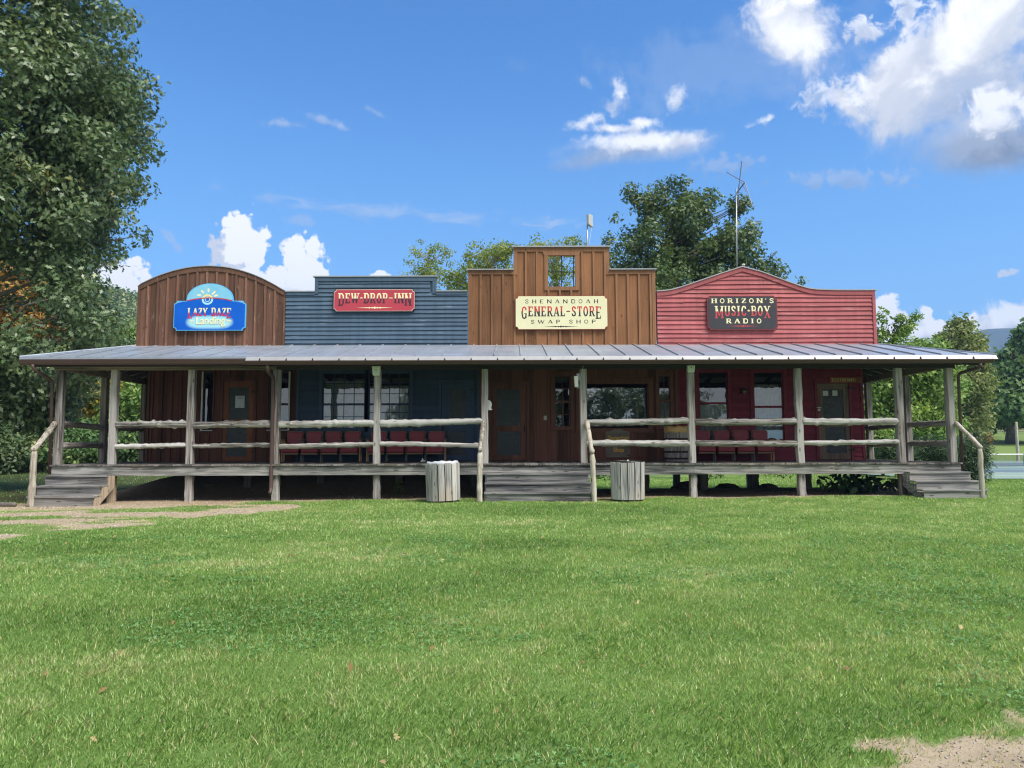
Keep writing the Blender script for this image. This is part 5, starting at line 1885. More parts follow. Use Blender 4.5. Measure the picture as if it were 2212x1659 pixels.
def board(root, r, nr, edge, face, e=0.018, edge2=None):
    x0, x1, z0, z1 = r
    mb = MB()
    mb.prism(notch(x0, x1, z0, z1, nr), YS - 0.045, YS + 0.006)
    mk('board', mb, edge, root)
    y = YS - 0.045
    if edge2:
        mb = MB()
        mb.prism(notch(x0 + e, x1 - e, z0 + e, z1 - e, nr), y - 0.004, y - 0.0005)
        mk('border', mb, edge2, root)
        y -= 0.004
        e += 0.012
    mb = MB()
    mb.prism(notch(x0 + e, x1 - e, z0 + e, z1 - e, nr), y - 0.004, y - 0.0005)
    mk('face_panel', mb, face, root)
    return y - 0.004


def spindle(mb, xc, zc_, hl, hh, y):
    pr = [(-1, 0), (-.32, .35), (-.30, .75), (-.25, .3), (-.18, .25), (-.14, .75), (-.1, .3), (-.05, .4), (0, 1), (.05, .4), (.1, .3), (.14, .75),
          (.18, .25), (.25, .3), (.30, .75), (.32, .35), (1, 0)]
    up = [(xc + a * hl, zc_ + b_ * hh) for a, b_ in pr]
    for (p, q) in zip(pr[:-1], pr[1:]):
        mb.face([(xc + p[0] * hl, y, zc_ - p[1] * hh), (xc + q[0] * hl, y, zc_ - q[1] * hh), (xc + q[0] * hl, y, zc_ + q[1] * hh), (xc + p[0] * hl, y, zc_ + p[1] * hh)])


CREAM, CRIM, BLK = (0.80, 0.74, 0.46), (0.48, 0.05, 0.07), (0.028, 0.028, 0.032)
M['cream'] = plain('cream_paint', CREAM, 0.5, 0, 0.08)
M['creamface'] = plain('pale_yellow_board', (0.70, 0.68, 0.44), 0.5, 0, 0.08, 3)
M['crimface'] = plain('crimson_board', (0.43, 0.045, 0.07), 0.5, 0, 0.12, 3)
M['blackface'] = plain('black_board', (0.036, 0.038, 0.045), 0.5, 0, 0.15, 4)
M['maroonedge'] = plain('maroon_edge', (0.15, 0.03, 0.035), 0.5)
M['blackedge'] = plain('black_edge', (0.03, 0.022, 0.024), 0.5)
M['pinkline'] = plain('pale_pink_line', (0.75, 0.55, 0.5), 0.5)
M['darkred'] = plain('dark_red_edge', (0.25, 0.06, 0.05), 0.5)
M['crim'] = plain('crimson_paint', CRIM, 0.5)
M['black'] = plain('black_paint', BLK, 0.5)

# Dew Drop Inn
r = srect(721, 625, 897, 674)
t = thing('shop_sign', ((r[0] + r[1]) / 2, YS, r[2]), 'crimson sign reading DEW DROP INN on the blue false front', 'sign')
y = board(t, r, 0.06, M['blackedge'], M['crimface'], 0.014, M['pinkline'])
q = srect(731, 631.5, 890, 661)
zq = lambda py, px=1106: P(px, py, YS).z
mb = MB()
words(mb, 'DEW.DROP-INN', q[0], q[1], zq(656, 810), zq(634, 810), y - 0.001, 1.0, True, (0, 11), 0.24)
mk('lettering', mb, twotone('dew_letter_paint', CREAM, (0.05, 0.025, 0.045), zq(645.5, 810), 0.012), t)
mb = MB()
spindle(mb, (q[0] + q[1]) / 2, zq(665.5, 808), 0.48, 0.035, y - 0.001)
mk('ornament', mb, M['cream'], t)

# General store
r = srect(1113, 639.5, 1312.5, 712.5)
t = thing('shop_sign', ((r[0] + r[1]) / 2, YS, r[2]), 'cream sign reading SHENANDOAH GENERAL STORE SWAP SHOP on the brown tower front', 'sign')
y = board(t, r, 0.07, M['darkred'], M['creamface'], 0.014)
X_ = lambda px, py=675: P(px, py, YS).x
mb = MB()
words(mb, 'SHENANDOAH', X_(1133), X_(1293), zq(656, 1212), zq(647.5, 1212), y - 0.001, 0.62, False, gap=0.28)
mk('lettering', mb, M['black'], t)
mb = MB()
words(mb, 'SWAP SHOP', X_(1145), X_(1287), zq(699.5, 1212), zq(691.5, 1212), y - 0.001, 0.62, False, gap=0.25)
mk('lettering', mb, M['black'], t)
mb = MB()
words(mb, 'GENERAL-STORE', X_(1125), X_(1299), zq(684, 1212), zq(662.5, 1212), y - 0.001, 1.0, True, (0, 12), 0.27)
mk('lettering', mb, twotone('store_letter_paint', (0.52, 0.05, 0.05), (0.045, 0.03, 0.035), zq(673, 1212), 0.012), t)
mb = MB()
spindle(mb, X_(1211), zq(706, 1212), 0.46, 0.03, y - 0.001)
mk('ornament', mb, M['black'], t)

# Music box radio
r = srect(1527, 639.5, 1678, 713.5)
t = thing('shop_sign', ((r[0] + r[1]) / 2, YS, r[2]), "black sign reading HORIZON'S MUSIC BOX RADIO on the red false front", 'sign')
y = board(t, r, 0.07, M['maroonedge'], M['blackface'], 0.03)
mb = MB()
words(mb, "HORIZON'S", X_(1535), X_(1672), zq(655.5, 1602), zq(645.5, 1602), y - 0.001, 0.85, True, gap=0.2)
mk('lettering', mb, M['cream'], t)
mb = MB()
words(mb, 'RADIO', X_(1566), X_(1644), zq(699, 1602), zq(689, 1602), y - 0.001, 0.9, True, gap=0.22)
mk('lettering', mb, M['cream'], t)
mb = MB()
words(mb, 'MUSIC.BOX', X_(1543), X_(1663), zq(683, 1602), zq(661.5, 1602), y - 0.001, 1.0, True, (0, 8), 0.24)
mk('lettering', mb, twotone('music_letter_paint', CREAM, (0.50, 0.07, 0.08), zq(673, 1602), 0.02), t)
mb = MB()
spindle(mb, X_(1603), zq(705, 1602), 0.42, 0.03, y - 0.001)
mk('ornament', mb, M['crim'], t)

# Lazy Daze Landing
r = srect(377, 650.5, 532, 714.5)
dome = srect(405, 613, 506, 651)
t = thing('shop_sign', ((r[0] + r[1]) / 2, YS, r[2]), 'blue sign with a domed top and rising sun reading LAZY DAZE Landing', 'sign')
M['skyedge'] = plain('sky_blue_edge', (0.10, 0.42, 0.72), 0.45)


def lazy_outline(e):
    pts = notch(r[0] + e, r[1] - e, r[2] + e, r[3] - e, 0.075)
    n = len(pts) // 4
    xc = (dome[0] + dome[1]) / 2
    hw, hh = (dome[1] - dome[0]) / 2 - e, dome[3] - r[3]
    arc = []
    for i in range(25):
        a = math.pi * i / 24
        arc.append((xc + hw * math.cos(a) ** 1 if True else 0, r[3] - e + (hh) * math.sin(a) ** 0.9))
    return pts[:3 * n] + arc + pts[3 * n:]


mb = MB()
mb.prism(lazy_outline(0), YS - 0.05, YS + 0.006)
mk('board', mb, M['skyedge'], t)
mm, nt, b = newmat('blue_airbrush_board')
sepn = nd(nt, 'ShaderNodeSeparateXYZ', None, {0: nd(nt, 'ShaderNodeTexCoord').outputs['Object']})
zz = sepn.outputs[2]
n1 = noise(nt, coord(nt), 2.2, 5)
dcol = mixc(nt, n1, (0.10, 0.42, 0.68, 1), (0.34, 0.64, 0.74, 1))
bcol = mixc(nt, n1, (0.0, 0.070, 0.46, 1), (0.004, 0.135, 0.62, 1))
xcn = (r[0] + r[1]) / 2
hor = mth(nt, 'SUBTRACT', zq(645, 455), mth(nt, 'MULTIPLY', mth(nt, 'POWER', mth(nt, 'ABSOLUTE', mth(nt, 'SUBTRACT', sepn.outputs[0], xcn)), 2.0), 0.17))
c = mixc(nt, sstep(nt, mth(nt, 'SUBTRACT', zz, hor), -0.02, 0.02), bcol, dcol)
ex = mth(nt, 'DIVIDE', mth(nt, 'SUBTRACT', sepn.outputs[0], X_(455)), 0.62)
ez = mth(nt, 'DIVIDE', mth(nt, 'SUBTRACT', zz, zq(696.5, 455)), 0.185)
el_ = mth(nt, 'ADD', mth(nt, 'POWER', mth(nt, 'ABSOLUTE', ex), 4.0), mth(nt, 'POWER', mth(nt, 'ABSOLUTE', ez), 2.0))
c = mixc(nt, sstep(nt, el_, 1.25, 0.35), c, (0.34, 0.66, 0.76, 1))
nt.links.new(c, b.inputs['Base Color'])
b.inputs['Roughness'].default_value = 0.6
b.inputs['Specular IOR Level'].default_value = 0.2
mb = MB()
mb.prism(lazy_outline(0.02), YS - 0.055, YS - 0.0505)
mk('face_panel', mb, mm, t)
y = YS - 0.055
mb = MB()
words(mb, 'LAZY DAZE', X_(407), X_(502), zq(683.5, 455), zq(666, 455), y - 0.002, 1.1, True, (0, 8), 0.30, gap=0.02)
mk('lettering', mb, twotone('lazy_letter_paint', CREAM, (0.55, 0.02, 0.05), zq(676, 455), 0.03), t)


def bfont(text, x0, x1, z0, z1, y, mat, parent, offset=0.0, name='lettering'):
    cu = bpy.data.curves.new(name, 'FONT')
    cu.body = text
    cu.offset = offset
    cu.extrude = 0.004
    ob = bpy.data.objects.new(name, cu)
    COL.objects.link(ob)
    dg = bpy.context.evaluated_depsgraph_get()
    dg.update()
    me = bpy.data.meshes.new_from_object(ob.evaluated_get(dg))
    bpy.data.objects.remove(ob)
    n = len(me.vertices)
    co = np.empty(n * 3, np.float32)
    me.vertices.foreach_get('co', co)
    co = co.reshape(-1, 3)
    mn, mx = co.min(0), co.max(0)
    out = np.empty_like(co)
    out[:, 0] = x0 + (co[:, 0] - mn[0]) / (mx[0] - mn[0]) * (x1 - x0)
    out[:, 2] = z0 + (co[:, 1] - mn[1]) / (mx[1] - mn[1]) * (z1 - z0)
    out[:, 1] = y - co[:, 2] - 0.004
    me.vertices.foreach_set('co', out.ravel())
    me.update()
    me.materials.clear()
    me.materials.append(mat)
    return link(name, me, parent)


bfont('Landing', X_(426), X_(489), zq(706.5, 455), zq(685, 455), y - 0.001, M['cream'], t, 0.012)
mb = MB()
mb.box(X_(413), X_(421), y - 0.006, y - 0.001, zq(695.5, 455), zq(693, 455))
mk('dash', mb, M['cream'], t)
mb = MB()
mb.box(X_(493), X_(502), y - 0.006, y - 0.001, zq(695.5, 455), zq(693, 455))
mk('dash', mb, M['cream'], t)
# sun: ring, rays and the red horizon stroke
mb = MB()
sc_ = P(450, 647, YS)
ring = [(sc_.x + 0.125 * math.cos(a), sc_.z - 0.01 + 0.115 * math.sin(a)) for a in [2 * math.pi * i / 24 for i in range(25)]]
stroke(mb, ring, 0.05, y - 0.001)
ring = [(sc_.x + 0.06 * math.cos(a), sc_.z - 0.01 + 0.055 * math.sin(a)) for a in [2 * math.pi * i / 20 for i in range(21)]]
stroke(mb, ring, 0.022, y - 0.0014)
mk('sun_emblem', mb, twotone('sun_paint', (0.78, 0.66, 0.28), (0.36, 0.68, 0.82), zq(646, 455), 0.03), t)
mb = MB()
for (xa_, ya_, xb_, yb_) in ((428, 638.5, 436, 638.5), (437, 628, 442, 634), (452, 624, 452.5, 632), (460, 637, 467, 630), (464.5, 640.5, 472, 638)):
    a, b_ = P(xa_, ya_, YS), P(xb_, yb_, YS)
    mb = MB()
    stroke(mb, [(a.x, a.z), (b_.x, b_.z)], 0.045, y - 0.001)
    mk('sun_ray', mb, M['cream'], t)
mb = MB()
pts = []
for i in range(13):
    px = 406 + 97 * i / 12
    py = 644.5 + 6 * ((px - 455) / 48) ** 2
    p = P(px, py, YS)
    pts.append((p.x, p.z))
stroke(mb, pts, 0.028, y - 0.0022)
mk('horizon_line', mb, M['crim'], t)

# ------------------------------------------------------------------ signs and fittings on the porch
r = rc(1307.5, 932, 1360, 988)
t = thing('hanging_sign', ((r[0] + r[1]) / 2, YW, r[2]), 'dark wooden plaque with ochre lettering under the large shop window', 'sign')
yy = YW - 0.06
cxp = (r[0] + r[1]) / 2
mb = MB()
pts = [(r[0] + 0.05, r[2]), (r[1] - 0.05, r[2]), (r[1], r[2] + 0.05), (r[1], r[3] - 0.04), (r[1] - 0.03, r[3])]
hw = (r[1] - r[0]) / 2
for i in range(13):
    a = i / 12
    x = cxp + hw * 0.92 * (1 - 2 * a)
    z = r[3] + 0.085 * (0.5 + 0.5 * math.cos(math.pi * min(1, abs(x - cxp) / (hw * 0.8)))) if abs(x - cxp) < hw * 0.8 else r[3]
    if abs(x - cxp) < 0.04:
        z -= 0.03
    pts.append((x, z))
pts += [(r[0] + 0.03, r[3]), (r[0], r[3] - 0.04), (r[0], r[2] + 0.05)]
mb.prism(pts, yy, yy + 0.03)
mk('board', mb, M['plaquetrim'], t)
mb = MB()
mb.box(r[0] + 0.03, r[1] - 0.03, yy - 0.006, yy - 0.0005, r[2] + 0.06, r[3] - 0.05)
mk('face_panel', mb, M['plaque'], t)
mb = MB()
mb.box(r[0] + 0.035, r[1] - 0.035, yy - 0.016, yy - 0.0065, r[3] - 0.085, r[3] - 0.055)
mk('cross_bar', mb, M['plaquetrim'], t)
mb = MB()
mb.box(r[0] + 0.035, r[1] - 0.035, yy - 0.016, yy - 0.0065, r[2] + 0.065, r[2] + 0.095)
mk('cross_bar', mb, M['plaquetrim'], t)
Xw = lambda px: PX(px, YW, 950)
bfont('Shenandoah', Xw(1312.5), Xw(1357), zp(951), zp(941.5), yy - 0.006, M['ochre'], t, 0.012)
bfont('Shop', Xw(1324), Xw(1346.5), zp(980), zp(967), yy - 0.006, M['ochre'], t, 0.012)

r = rc(1794.7, 815.5, 1863, 827.5)
t = thing('restroom_sign', ((r[0] + r[1]) / 2, YW, r[2]), 'small cedar board reading RESTROOMS above the plank door', 'sign')
yy = YW - 0.075
mb = MB()
mb.box(r[0], r[1], yy, yy + 0.03, r[2], r[3])
mk('board', mb, M['restwood'], t)
mb = MB()
words(mb, 'RESTROOMS!', Xw(1799.5), Xw(1851), r[2] + 0.035, r[3] - 0.03, yy - 0.001, 0.75, False, gap=0.14)
mk('lettering', mb, M['greenpaint'], t)

r = rc(507, 855, 527, 881)
t = thing('paper_notice', (r[0], YW, r[2]), 'white paper notice taped inside the brown screen door', 'notice')
mb = MB()
mb.box(r[0], r[1], YW - 0.0165, YW - 0.0135, r[2], r[3])
mk('sheet', mb, M['paper'], t)
mb = MB()
for k in range(2):
    mb.box(r[0] + 0.05, r[1] - 0.03 - 0.03 * k, YW - 0.0175, YW - 0.0168, r[3] - 0.05 - 0.022 * k, r[3] - 0.044 - 0.022 * k)
mb.box((r[0] + r[1]) / 2 - 0.015, (r[0] + r[1]) / 2 + 0.02, YW - 0.0175, YW - 0.0168, r[2] + 0.03, r[2] + 0.045)
mk('printed_text', mb, M['ink'], t)


def loudspeaker(px0, px1, py0, py1, lab, tilt):
    a, b_ = P(px0, py1, YP - 0.1), P(px1, py0, YP - 0.1)
    t = thing('loudspeaker', ((a.x + b_.x) / 2, YP, a.z), lab, 'speaker', 'white loudspeakers on porch posts')
    mb = MB()
    yb, yt = YP - 0.075, YP - 0.13
    w = (b_.x - a.x) / 2 * 1.15
    c = (b_.x + a.x) / 2
    mb.add([(c - w * .8, yb, a.z), (c + w * .8, yb, a.z), (c + w * .8, YP + 0.004, a.z), (c - w * .8, YP + 0.004, a.z),
            (c - w, yt, b_.z), (c + w, yt, b_.z), (c + w, YP + 0.004, b_.z), (c - w, YP + 0.004, b_.z)],
           [(0, 3, 2, 1), (4, 5, 6, 7), (0, 1, 5, 4), (1, 2, 6, 5), (2, 3, 7, 6), (3, 0, 4, 7)])
    mk('cabinet', mb, M['offwhite'], t, bev=0.012)
    mb = MB()
    mb.tube([(c, yb - 0.034, (a.z + b_.z) / 2), (c, yb - 0.023, (a.z + b_.z) / 2)], 0.012, 8)
    mk('badge', mb, M['ink'], t)


loudspeaker(804, 820.5, 789, 811, 'white wedge speaker on top of the post before the blue windows', 0)
loudspeaker(1486, 1501, 783, 804, 'white wedge speaker on top of the post beside the barrel', 0)

# panel antenna on the post by the store door
a, b_ = P(1240, 836, YP - 0.1), P(1249.5, 812, YP - 0.1)
t = thing('wireless_antenna', ((a.x + b_.x) / 2, YP - 0.1, a.z), 'white slab shaped wireless unit fixed to the post right of the store door', 'antenna')
mb = MB()
mb.add([(a.x + 0.02, YP - 0.10, a.z), (b_.x, YP - 0.10, a.z), (b_.x, YP, a.z), (a.x + 0.02, YP, a.z),
        (a.x, YP - 0.12, b_.z), (b_.x - 0.01, YP - 0.12, b_.z), (b_.x - 0.01, YP - 0.02, b_.z), (a.x, YP - 0.02, b_.z)],
       [(0, 3, 2, 1), (4, 5, 6, 7), (0, 1, 5, 4), (1, 2, 6, 5), (2, 3, 7, 6), (3, 0, 4, 7)])
mk('housing', mb, M['white'], t, bev=0.012)
mb = MB()
zc2 = (a.z + b_.z) / 2 + 0.03
mb.tube([(b_.x - 0.02, YP - 0.05, zc2), (PXs[6] - 0.06, YP + 0.03, zc2)], 0.012, 8)
mb.box(PXs[6] - 0.15, PXs[6] - 0.075, YP + 0.05, YP + 0.08, zc2 - 0.02, zc2 + 0.17)
mk('bracket', mb, M['galv'], t)
mb = MB()
mb.tube([(a.x + 0.07, YP - 0.06, a.z), (a.x + 0.09, YP - 0.06, a.z - 0.03), (PXs[6] - 0.09, YP - 0.02, a.z + 0.0), (PXs[6] - 0.07, YP + 0.0, a.z + 0.2),
         (PXs[6] - 0.0, YP + 0.0, a.z + 0.5)], 0.006, 6)
mk('cable', mb, M['offwhite'], t, True)

# rounded white box behind the post left of the store door
a, b_ = P(1044, 886.5, YP + 0.3), P(1064.5, 865, YP + 0.3)
t = thing('access_point', ((a.x + b_.x) / 2, YP + 0.2, a.z), 'bright white rounded box sticking out behind the post left of the store door', 'utility box')
mb = MB()
w, h = b_.x - a.x, b_.z - a.z
pts = [(b_.x - w, a.z), (b_.x - 0.04, a.z), (b_.x, a.z + 0.01), (b_.x - 0.035, a.z + 0.045)]
for i in range(7):
    q = R(90 * i / 6)
    pts.append((b_.x - 0.10 + 0.08 * math.cos(q), b_.z - 0.10 + 0.10 * math.sin(q)))
pts.append((b_.x - w, b_.z))
mb.prism(pts, YP + 0.17, YP + 0.25)
mk('shell', mb, M['white'], t, bev=0.008)
mb = MB()
mb.box(PXs[5] - 0.05, PXs[5] + 0.05, YP + 0.164, YP + 0.169, a.z + 0.03, b_.z - 0.04)
mk('mounting_plate', mb, M['galv'], t)

r = rc(1174.5, 898, 1181.5, 907.5)
t = thing('switch_plate', (r[0], YW, r[2]), 'cream two gang switch plate on the brown wall right of the store door', 'switch')
mb = MB()
mb.box(r[0], r[1], YW - 0.014, YW - 0.001, r[2], r[3])
mk('plate', mb, plain('ivory_plate', (0.50, 0.46, 0.36), 0.5), t, bev=0.004)
mb = MB()
for k in (0.3, 0.7):
    z = r[2] + (r[3] - r[2]) * k
    mb.box((r[0] + r[1]) / 2 - 0.015, (r[0] + r[1]) / 2 + 0.015, YW - 0.022, YW - 0.0145, z - 0.018, z + 0.018)
mk('toggle', mb, M['offwhite'], t)

p = P(1602, 846, YW)
t = thing('wall_lamp', p, 'small unlit brass and glass wall lamp between the red wall windows', 'lamp')
mb = MB()
mb.box(p.x - 0.05, p.x + 0.02, YW - 0.035, YW - 0.0225, p.z - 0.05, p.z + 0.09)
mb.tube([(p.x, YW - 0.03, p.z + 0.06), (p.x + 0.02, YW - 0.10, p.z + 0.085)], 0.012, 8)
mb.lathe([(0.07, p.z + 0.03), (0.06, p.z + 0.06), (0.02, p.z + 0.10)], p.x + 0.03, YW - 0.11, 12)
mk('bracket', mb, M['iron'], t)
mb = MB()
mb.lathe([(0.045, p.z - 0.06), (0.055, p.z - 0.02), (0.055, p.z + 0.028)], p.x + 0.03, YW - 0.11, 12)
mk('shade', mb, M['brass'], t, True)

p = P(1767, 884, YW)
t = thing('padlock', p, 'small steel padlock and hasp at the left edge of the restroom door', 'lock')
mb = MB()
mb.box(p.x - 0.05, p.x + 0.07, YW - 0.05, YW - 0.044, p.z + 0.03, p.z + 0.055)
mk('hasp', mb, M['galv'], t)
mb = MB()
mb.box(p.x - 0.03, p.x + 0.03, YW - 0.075, YW - 0.051, p.z - 0.05, p.z + 0.0)
mb.tube([(p.x - 0.02, YW - 0.063, p.z), (p.x - 0.02, YW - 0.063, p.z + 0.035), (p.x + 0.02, YW - 0.063, p.z + 0.035), (p.x + 0.02, YW - 0.063, p.z)], 0.006, 6)
mk('lock_body', mb, M['galv'], t)


# ------------------------------------------------------------------ rows of folding theatre seats
def seat_row(n=4, pitch=0.508):
    t = thing('theatre_seats', (0, 0, 0), 'row of four joined maroon folding theatre seats', 'seats')
    for i in range(n):
        x = (i + 0.5) * pitch
        w = 0.445
        # backrest: rounded panel, leaning back, with a wooden rim
        def panel(wid, hgt_, y0, y1, z0, lean, rr=0.07, taper=0.035):
            pts = [(-wid / 2 + taper, z0), (wid / 2 - taper, z0)]
            for k in range(7):
                q = R(90 * k / 6)
                pts.append((wid / 2 - rr + rr * math.cos(q), z0 + hgt_ - rr + rr * math.sin(q)))
            for k in range(7):
                q = R(90 + 90 * k / 6)
                pts.append((-wid / 2 + rr + rr * math.cos(q), z0 + hgt_ - rr + rr * math.sin(q) ))
            mb = MB()
            m_ = len(pts)
            mb.add([(x + a, y0 + (c - z0) * lean, c) for a, c in pts] + [(x + a, y1 + (c - z0) * lean, c) for a, c in pts],
                   [tuple(range(m_)), tuple(range(2 * m_ - 1, m_ - 1, -1))] + [(k, k + m_, (k + 1) % m_ + m_, (k + 1) % m_) for k in range(m_)])
            return mb
        bk = mk('backrest', panel(w, 0.46, 0.20, 0.225, 0.345, 0.16), M['seatwood'], t)
        mk('back_cushion', panel(w - 0.035, 0.425, 0.160, 0.199, 0.362, 0.16), M['maroon'], bk, bev=0.015)
        mb = MB()
        mb.box(x - 0.215, x + 0.215, -0.22, 0.17, 0.185, 0.232)
        st = mk('seat', mb, M['seatwood'], t, bev=0.012)
        mb = MB()
        mb.box(x - 0.222, x + 0.222, -0.235, 0.155, 0.234, 0.465)
        mk('seat_cushion', mb, M['maroon'], st, bev=0.03)
    for i in range(n + 1):
        x = i * pitch
        end = i in (0, n)
        mb = MB()
        mb.box(x - 0.018, x + 0.018, -0.06, -0.02, 0.0, 0.56)
        mb.box(x - 0.018, x + 0.018, 0.13, 0.17, 0.0, 0.60)
        mb.box(x - 0.015, x + 0.015, -0.019, 0.129, 0.30, 0.42)
        mk('leg', mb, M['palewood'] if end else M['seatmetal'], t)
        mb = MB()
        mb.box(x - 0.032, x + 0.032, -0.14, 0.22, 0.565, 0.592)
        mk('armrest', mb, M['seatwood'], t, bev=0.01)
    return t


s0 = seat_row()
places = [(608.5, 'maroon theatre seats in front of the brown and blue walls, leftmost of three rows'),
          (792.5, 'maroon theatre seats under the blue windows, reaching to the blue screen door'),
          (1503, 'maroon theatre seats against the red wall beside the barrel')]
for i, (px, lab) in enumerate(places):
    o = s0 if i == 0 else copy_tree(s0)
    o.location = (PX(px, 19.35), 19.42, ZD + 0.006)
    tag(o, lab, 'seats', 'rows of theatre seats on the porch')

# ------------------------------------------------------------------ barrel
bx = PX(1460.5, 19.2)
t = thing('barrel', (bx, 19.15, ZD), 'old oak barrel used as a bin with an amber bag folded over its rim', 'barrel')
mb = MB()
by = 19.15
prof = [(0.275, 0.004), (0.305, 0.12), (0.325, 0.30), (0.33, 0.42), (0.325, 0.54), (0.305, 0.72), (0.285, 0.80)]
mb.lathe([(r_, ZD + z) for r_, z in prof], bx, by, 28)
mk('staves', mb, M['barrel'], t)
for z0_, z1_ in ((0.05, 0.10), (0.22, 0.27), (0.55, 0.60), (0.0, 0.0)):
    if z1_ == 0:
        continue
    mb = MB()
    ra = np.interp(z0_, [p[1] for p in prof], [p[0] for p in prof]) + 0.005
    rb = np.interp(z1_, [p[1] for p in prof], [p[0] for p in prof]) + 0.005
    mb.lathe([(ra, ZD + z0_), (rb, ZD + z1_)], bx, by, 28)
    mk('hoop', mb, M['hoop'], t)
mb = MB()
vs, fs = [], []
seg = 48
rr = random.Random(8)
rows = [(0.300, 0.735), (0.312, 0.77), (0.306, 0.83), (0.298, 0.895), (0.27, 0.90), (0.26, 0.80)]
ph = [rr.uniform(0, 6.28) for _ in range(seg)]
for r_, z in rows:
    for k in range(seg):
        q = 2 * math.pi * k / seg
        w_ = 0.010 * math.sin(k * 2.3 + z * 30) + 0.006 * math.sin(ph[k])
        vs.append((bx + (r_ + w_) * math.cos(q), by + (r_ + w_) * math.sin(q), ZD + z + 0.012 * math.sin(k * 0.9 + ph[k] * 0.2)))
for i in range(len(rows) - 1):
    for k in range(seg):
        k2 = (k + 1) % seg
        fs.append((i * seg + k, i * seg + k2, (i + 1) * seg + k2, (i + 1) * seg + k))
mb.add(vs, fs)
mk('bin_bag', mb, M['bag'], t, True)


# ------------------------------------------------------------------ slatted rubbish bins
def slat_bin(seed):
    t = thing('slatted_bin', (0, 0, 0), 'bin', 'bin')
    rnd = random.Random(seed)
    n = 15
    Rr = 0.365
    for k in range(n):
        q = 2 * math.pi * (k + 0.25) / n
        w = 2 * Rr * math.sin(math.pi / n) - 0.016
        h = 0.83 + rnd.uniform(-0.012, 0.012)
        ca, sa = math.cos(q), math.sin(q)
        tx, ty = -sa, ca
        mb = MB()
        for (z, ww, ro) in ((0.03, w * 0.94, 0),):
            pass
        th_ = 0.02
        vs = []
        for z, ww, rr_ in ((0.03, w * 0.97, Rr - 0.004), (h, w, Rr + 0.006)):
            for dr in (0, -th_):
                for s in (-1, 1):
                    vs.append(((rr_ + dr) * ca + tx * ww / 2 * s, (rr_ + dr) * sa + ty * ww / 2 * s, z))
        mb.add(vs, [(0, 1, 5, 4), (2, 6, 7, 3), (0, 4, 6, 2), (1, 3, 7, 5), (4, 5, 7, 6), (0, 2, 3, 1)])
        mk('slat', mb, M['stave'], t)
    mb = MB()
    mb.lathe([(Rr - 0.03, 0.0), (Rr - 0.03, 0.82), (Rr - 0.05, 0.86), (Rr - 0.09, 0.80), (0.05, 0.55)], 0, 0, 24)
    mk('liner', mb, M['iron'], t)
    mb = MB()
    vs, fs = [], []
    seg = 40
    for r_, z in ((Rr - 0.022, 0.80), (Rr - 0.02, 0.845), (Rr - 0.04, 0.875), (Rr - 0.09, 0.84)):
        for k in range(seg):
            q = 2 * math.pi * k / seg
            vs.append(((r_) * math.cos(q), r_ * math.sin(q), z + 0.008 * math.sin(k * 1.9) + 0.006 * math.sin(k * 0.7)))
    for i in range(3):
        for k in range(seg):
            k2 = (k + 1) % seg
            fs.append((i * seg + k, i * seg + k2, (i + 1) * seg + k2, (i + 1) * seg + k))
    mb.add(vs, fs)
    mk('bin_bag', mb, M['whitebag'], t, True)
    return t


b1 = slat_bin(1)
b2 = copy_tree(b1)
for o, px, lab, tilt, rz in ((b1, 958.5, 'grey slatted wooden bin leaning slightly, left of the wide steps', -2.2, 0.0),
                             (b2, 1355.5, 'grey slatted wooden bin standing upright, right of the wide steps', -0.3, 0.9)):
    x = PX(px, 16.25)
    o.location = (x, 16.3, float(hgt(x, 16.3)) + 0.005)
    o.rotation_euler = (0, R(tilt), rz)
    tag(o, lab, 'bin', 'slatted bins on the lawn by the steps')
for ch in [q for q in bpy.data.objects if q.parent == b2 and q.name.startswith('bin_bag')]:
    bpy.data.objects.remove(ch)
# small white tag upright on the right bin's rim
p = P(1355.5, 995, 16.0)
t = thing('bin_latch', (PX(1356, 16.0), 15.99, float(hgt(1, 16)) + 0.84), 'small white clip on the rim of the right slatted bin', 'clip')
mb = MB()
L_ = Vector(t.location)
mb.box(L_.x - 0.015, L_.x + 0.012, L_.y - 0.006, L_.y + 0.006, L_.z, L_.z + 0.075)
mk('clip_plate', mb, M['white'], t, bev=0.003)

# crumpled white litter on the porch, by the last seat
p = P(1704 / 1.0 * 0 + (1600 + 275 / 4.148) / 1.823, 994, 19.0)
mb = MB()
rr = random.Random(4)
mb.tube([(p.x - 0.04, 19.1, ZD + 0.006), (p.x - 0.02, 19.1, ZD + 0.05), (p.x - 0.035, 19.1, ZD + 0.10)], [0.05, 0.035, 0.008], 7)
mb.tube([(p.x, 19.08, ZD + 0.02), (p.x + 0.05, 19.08, ZD + 0.03)], [0.03, 0.012], 6)
tag(mk('litter', mb, M['white']), 'scrap of crumpled white paper on the porch floor by the seats', 'litter')

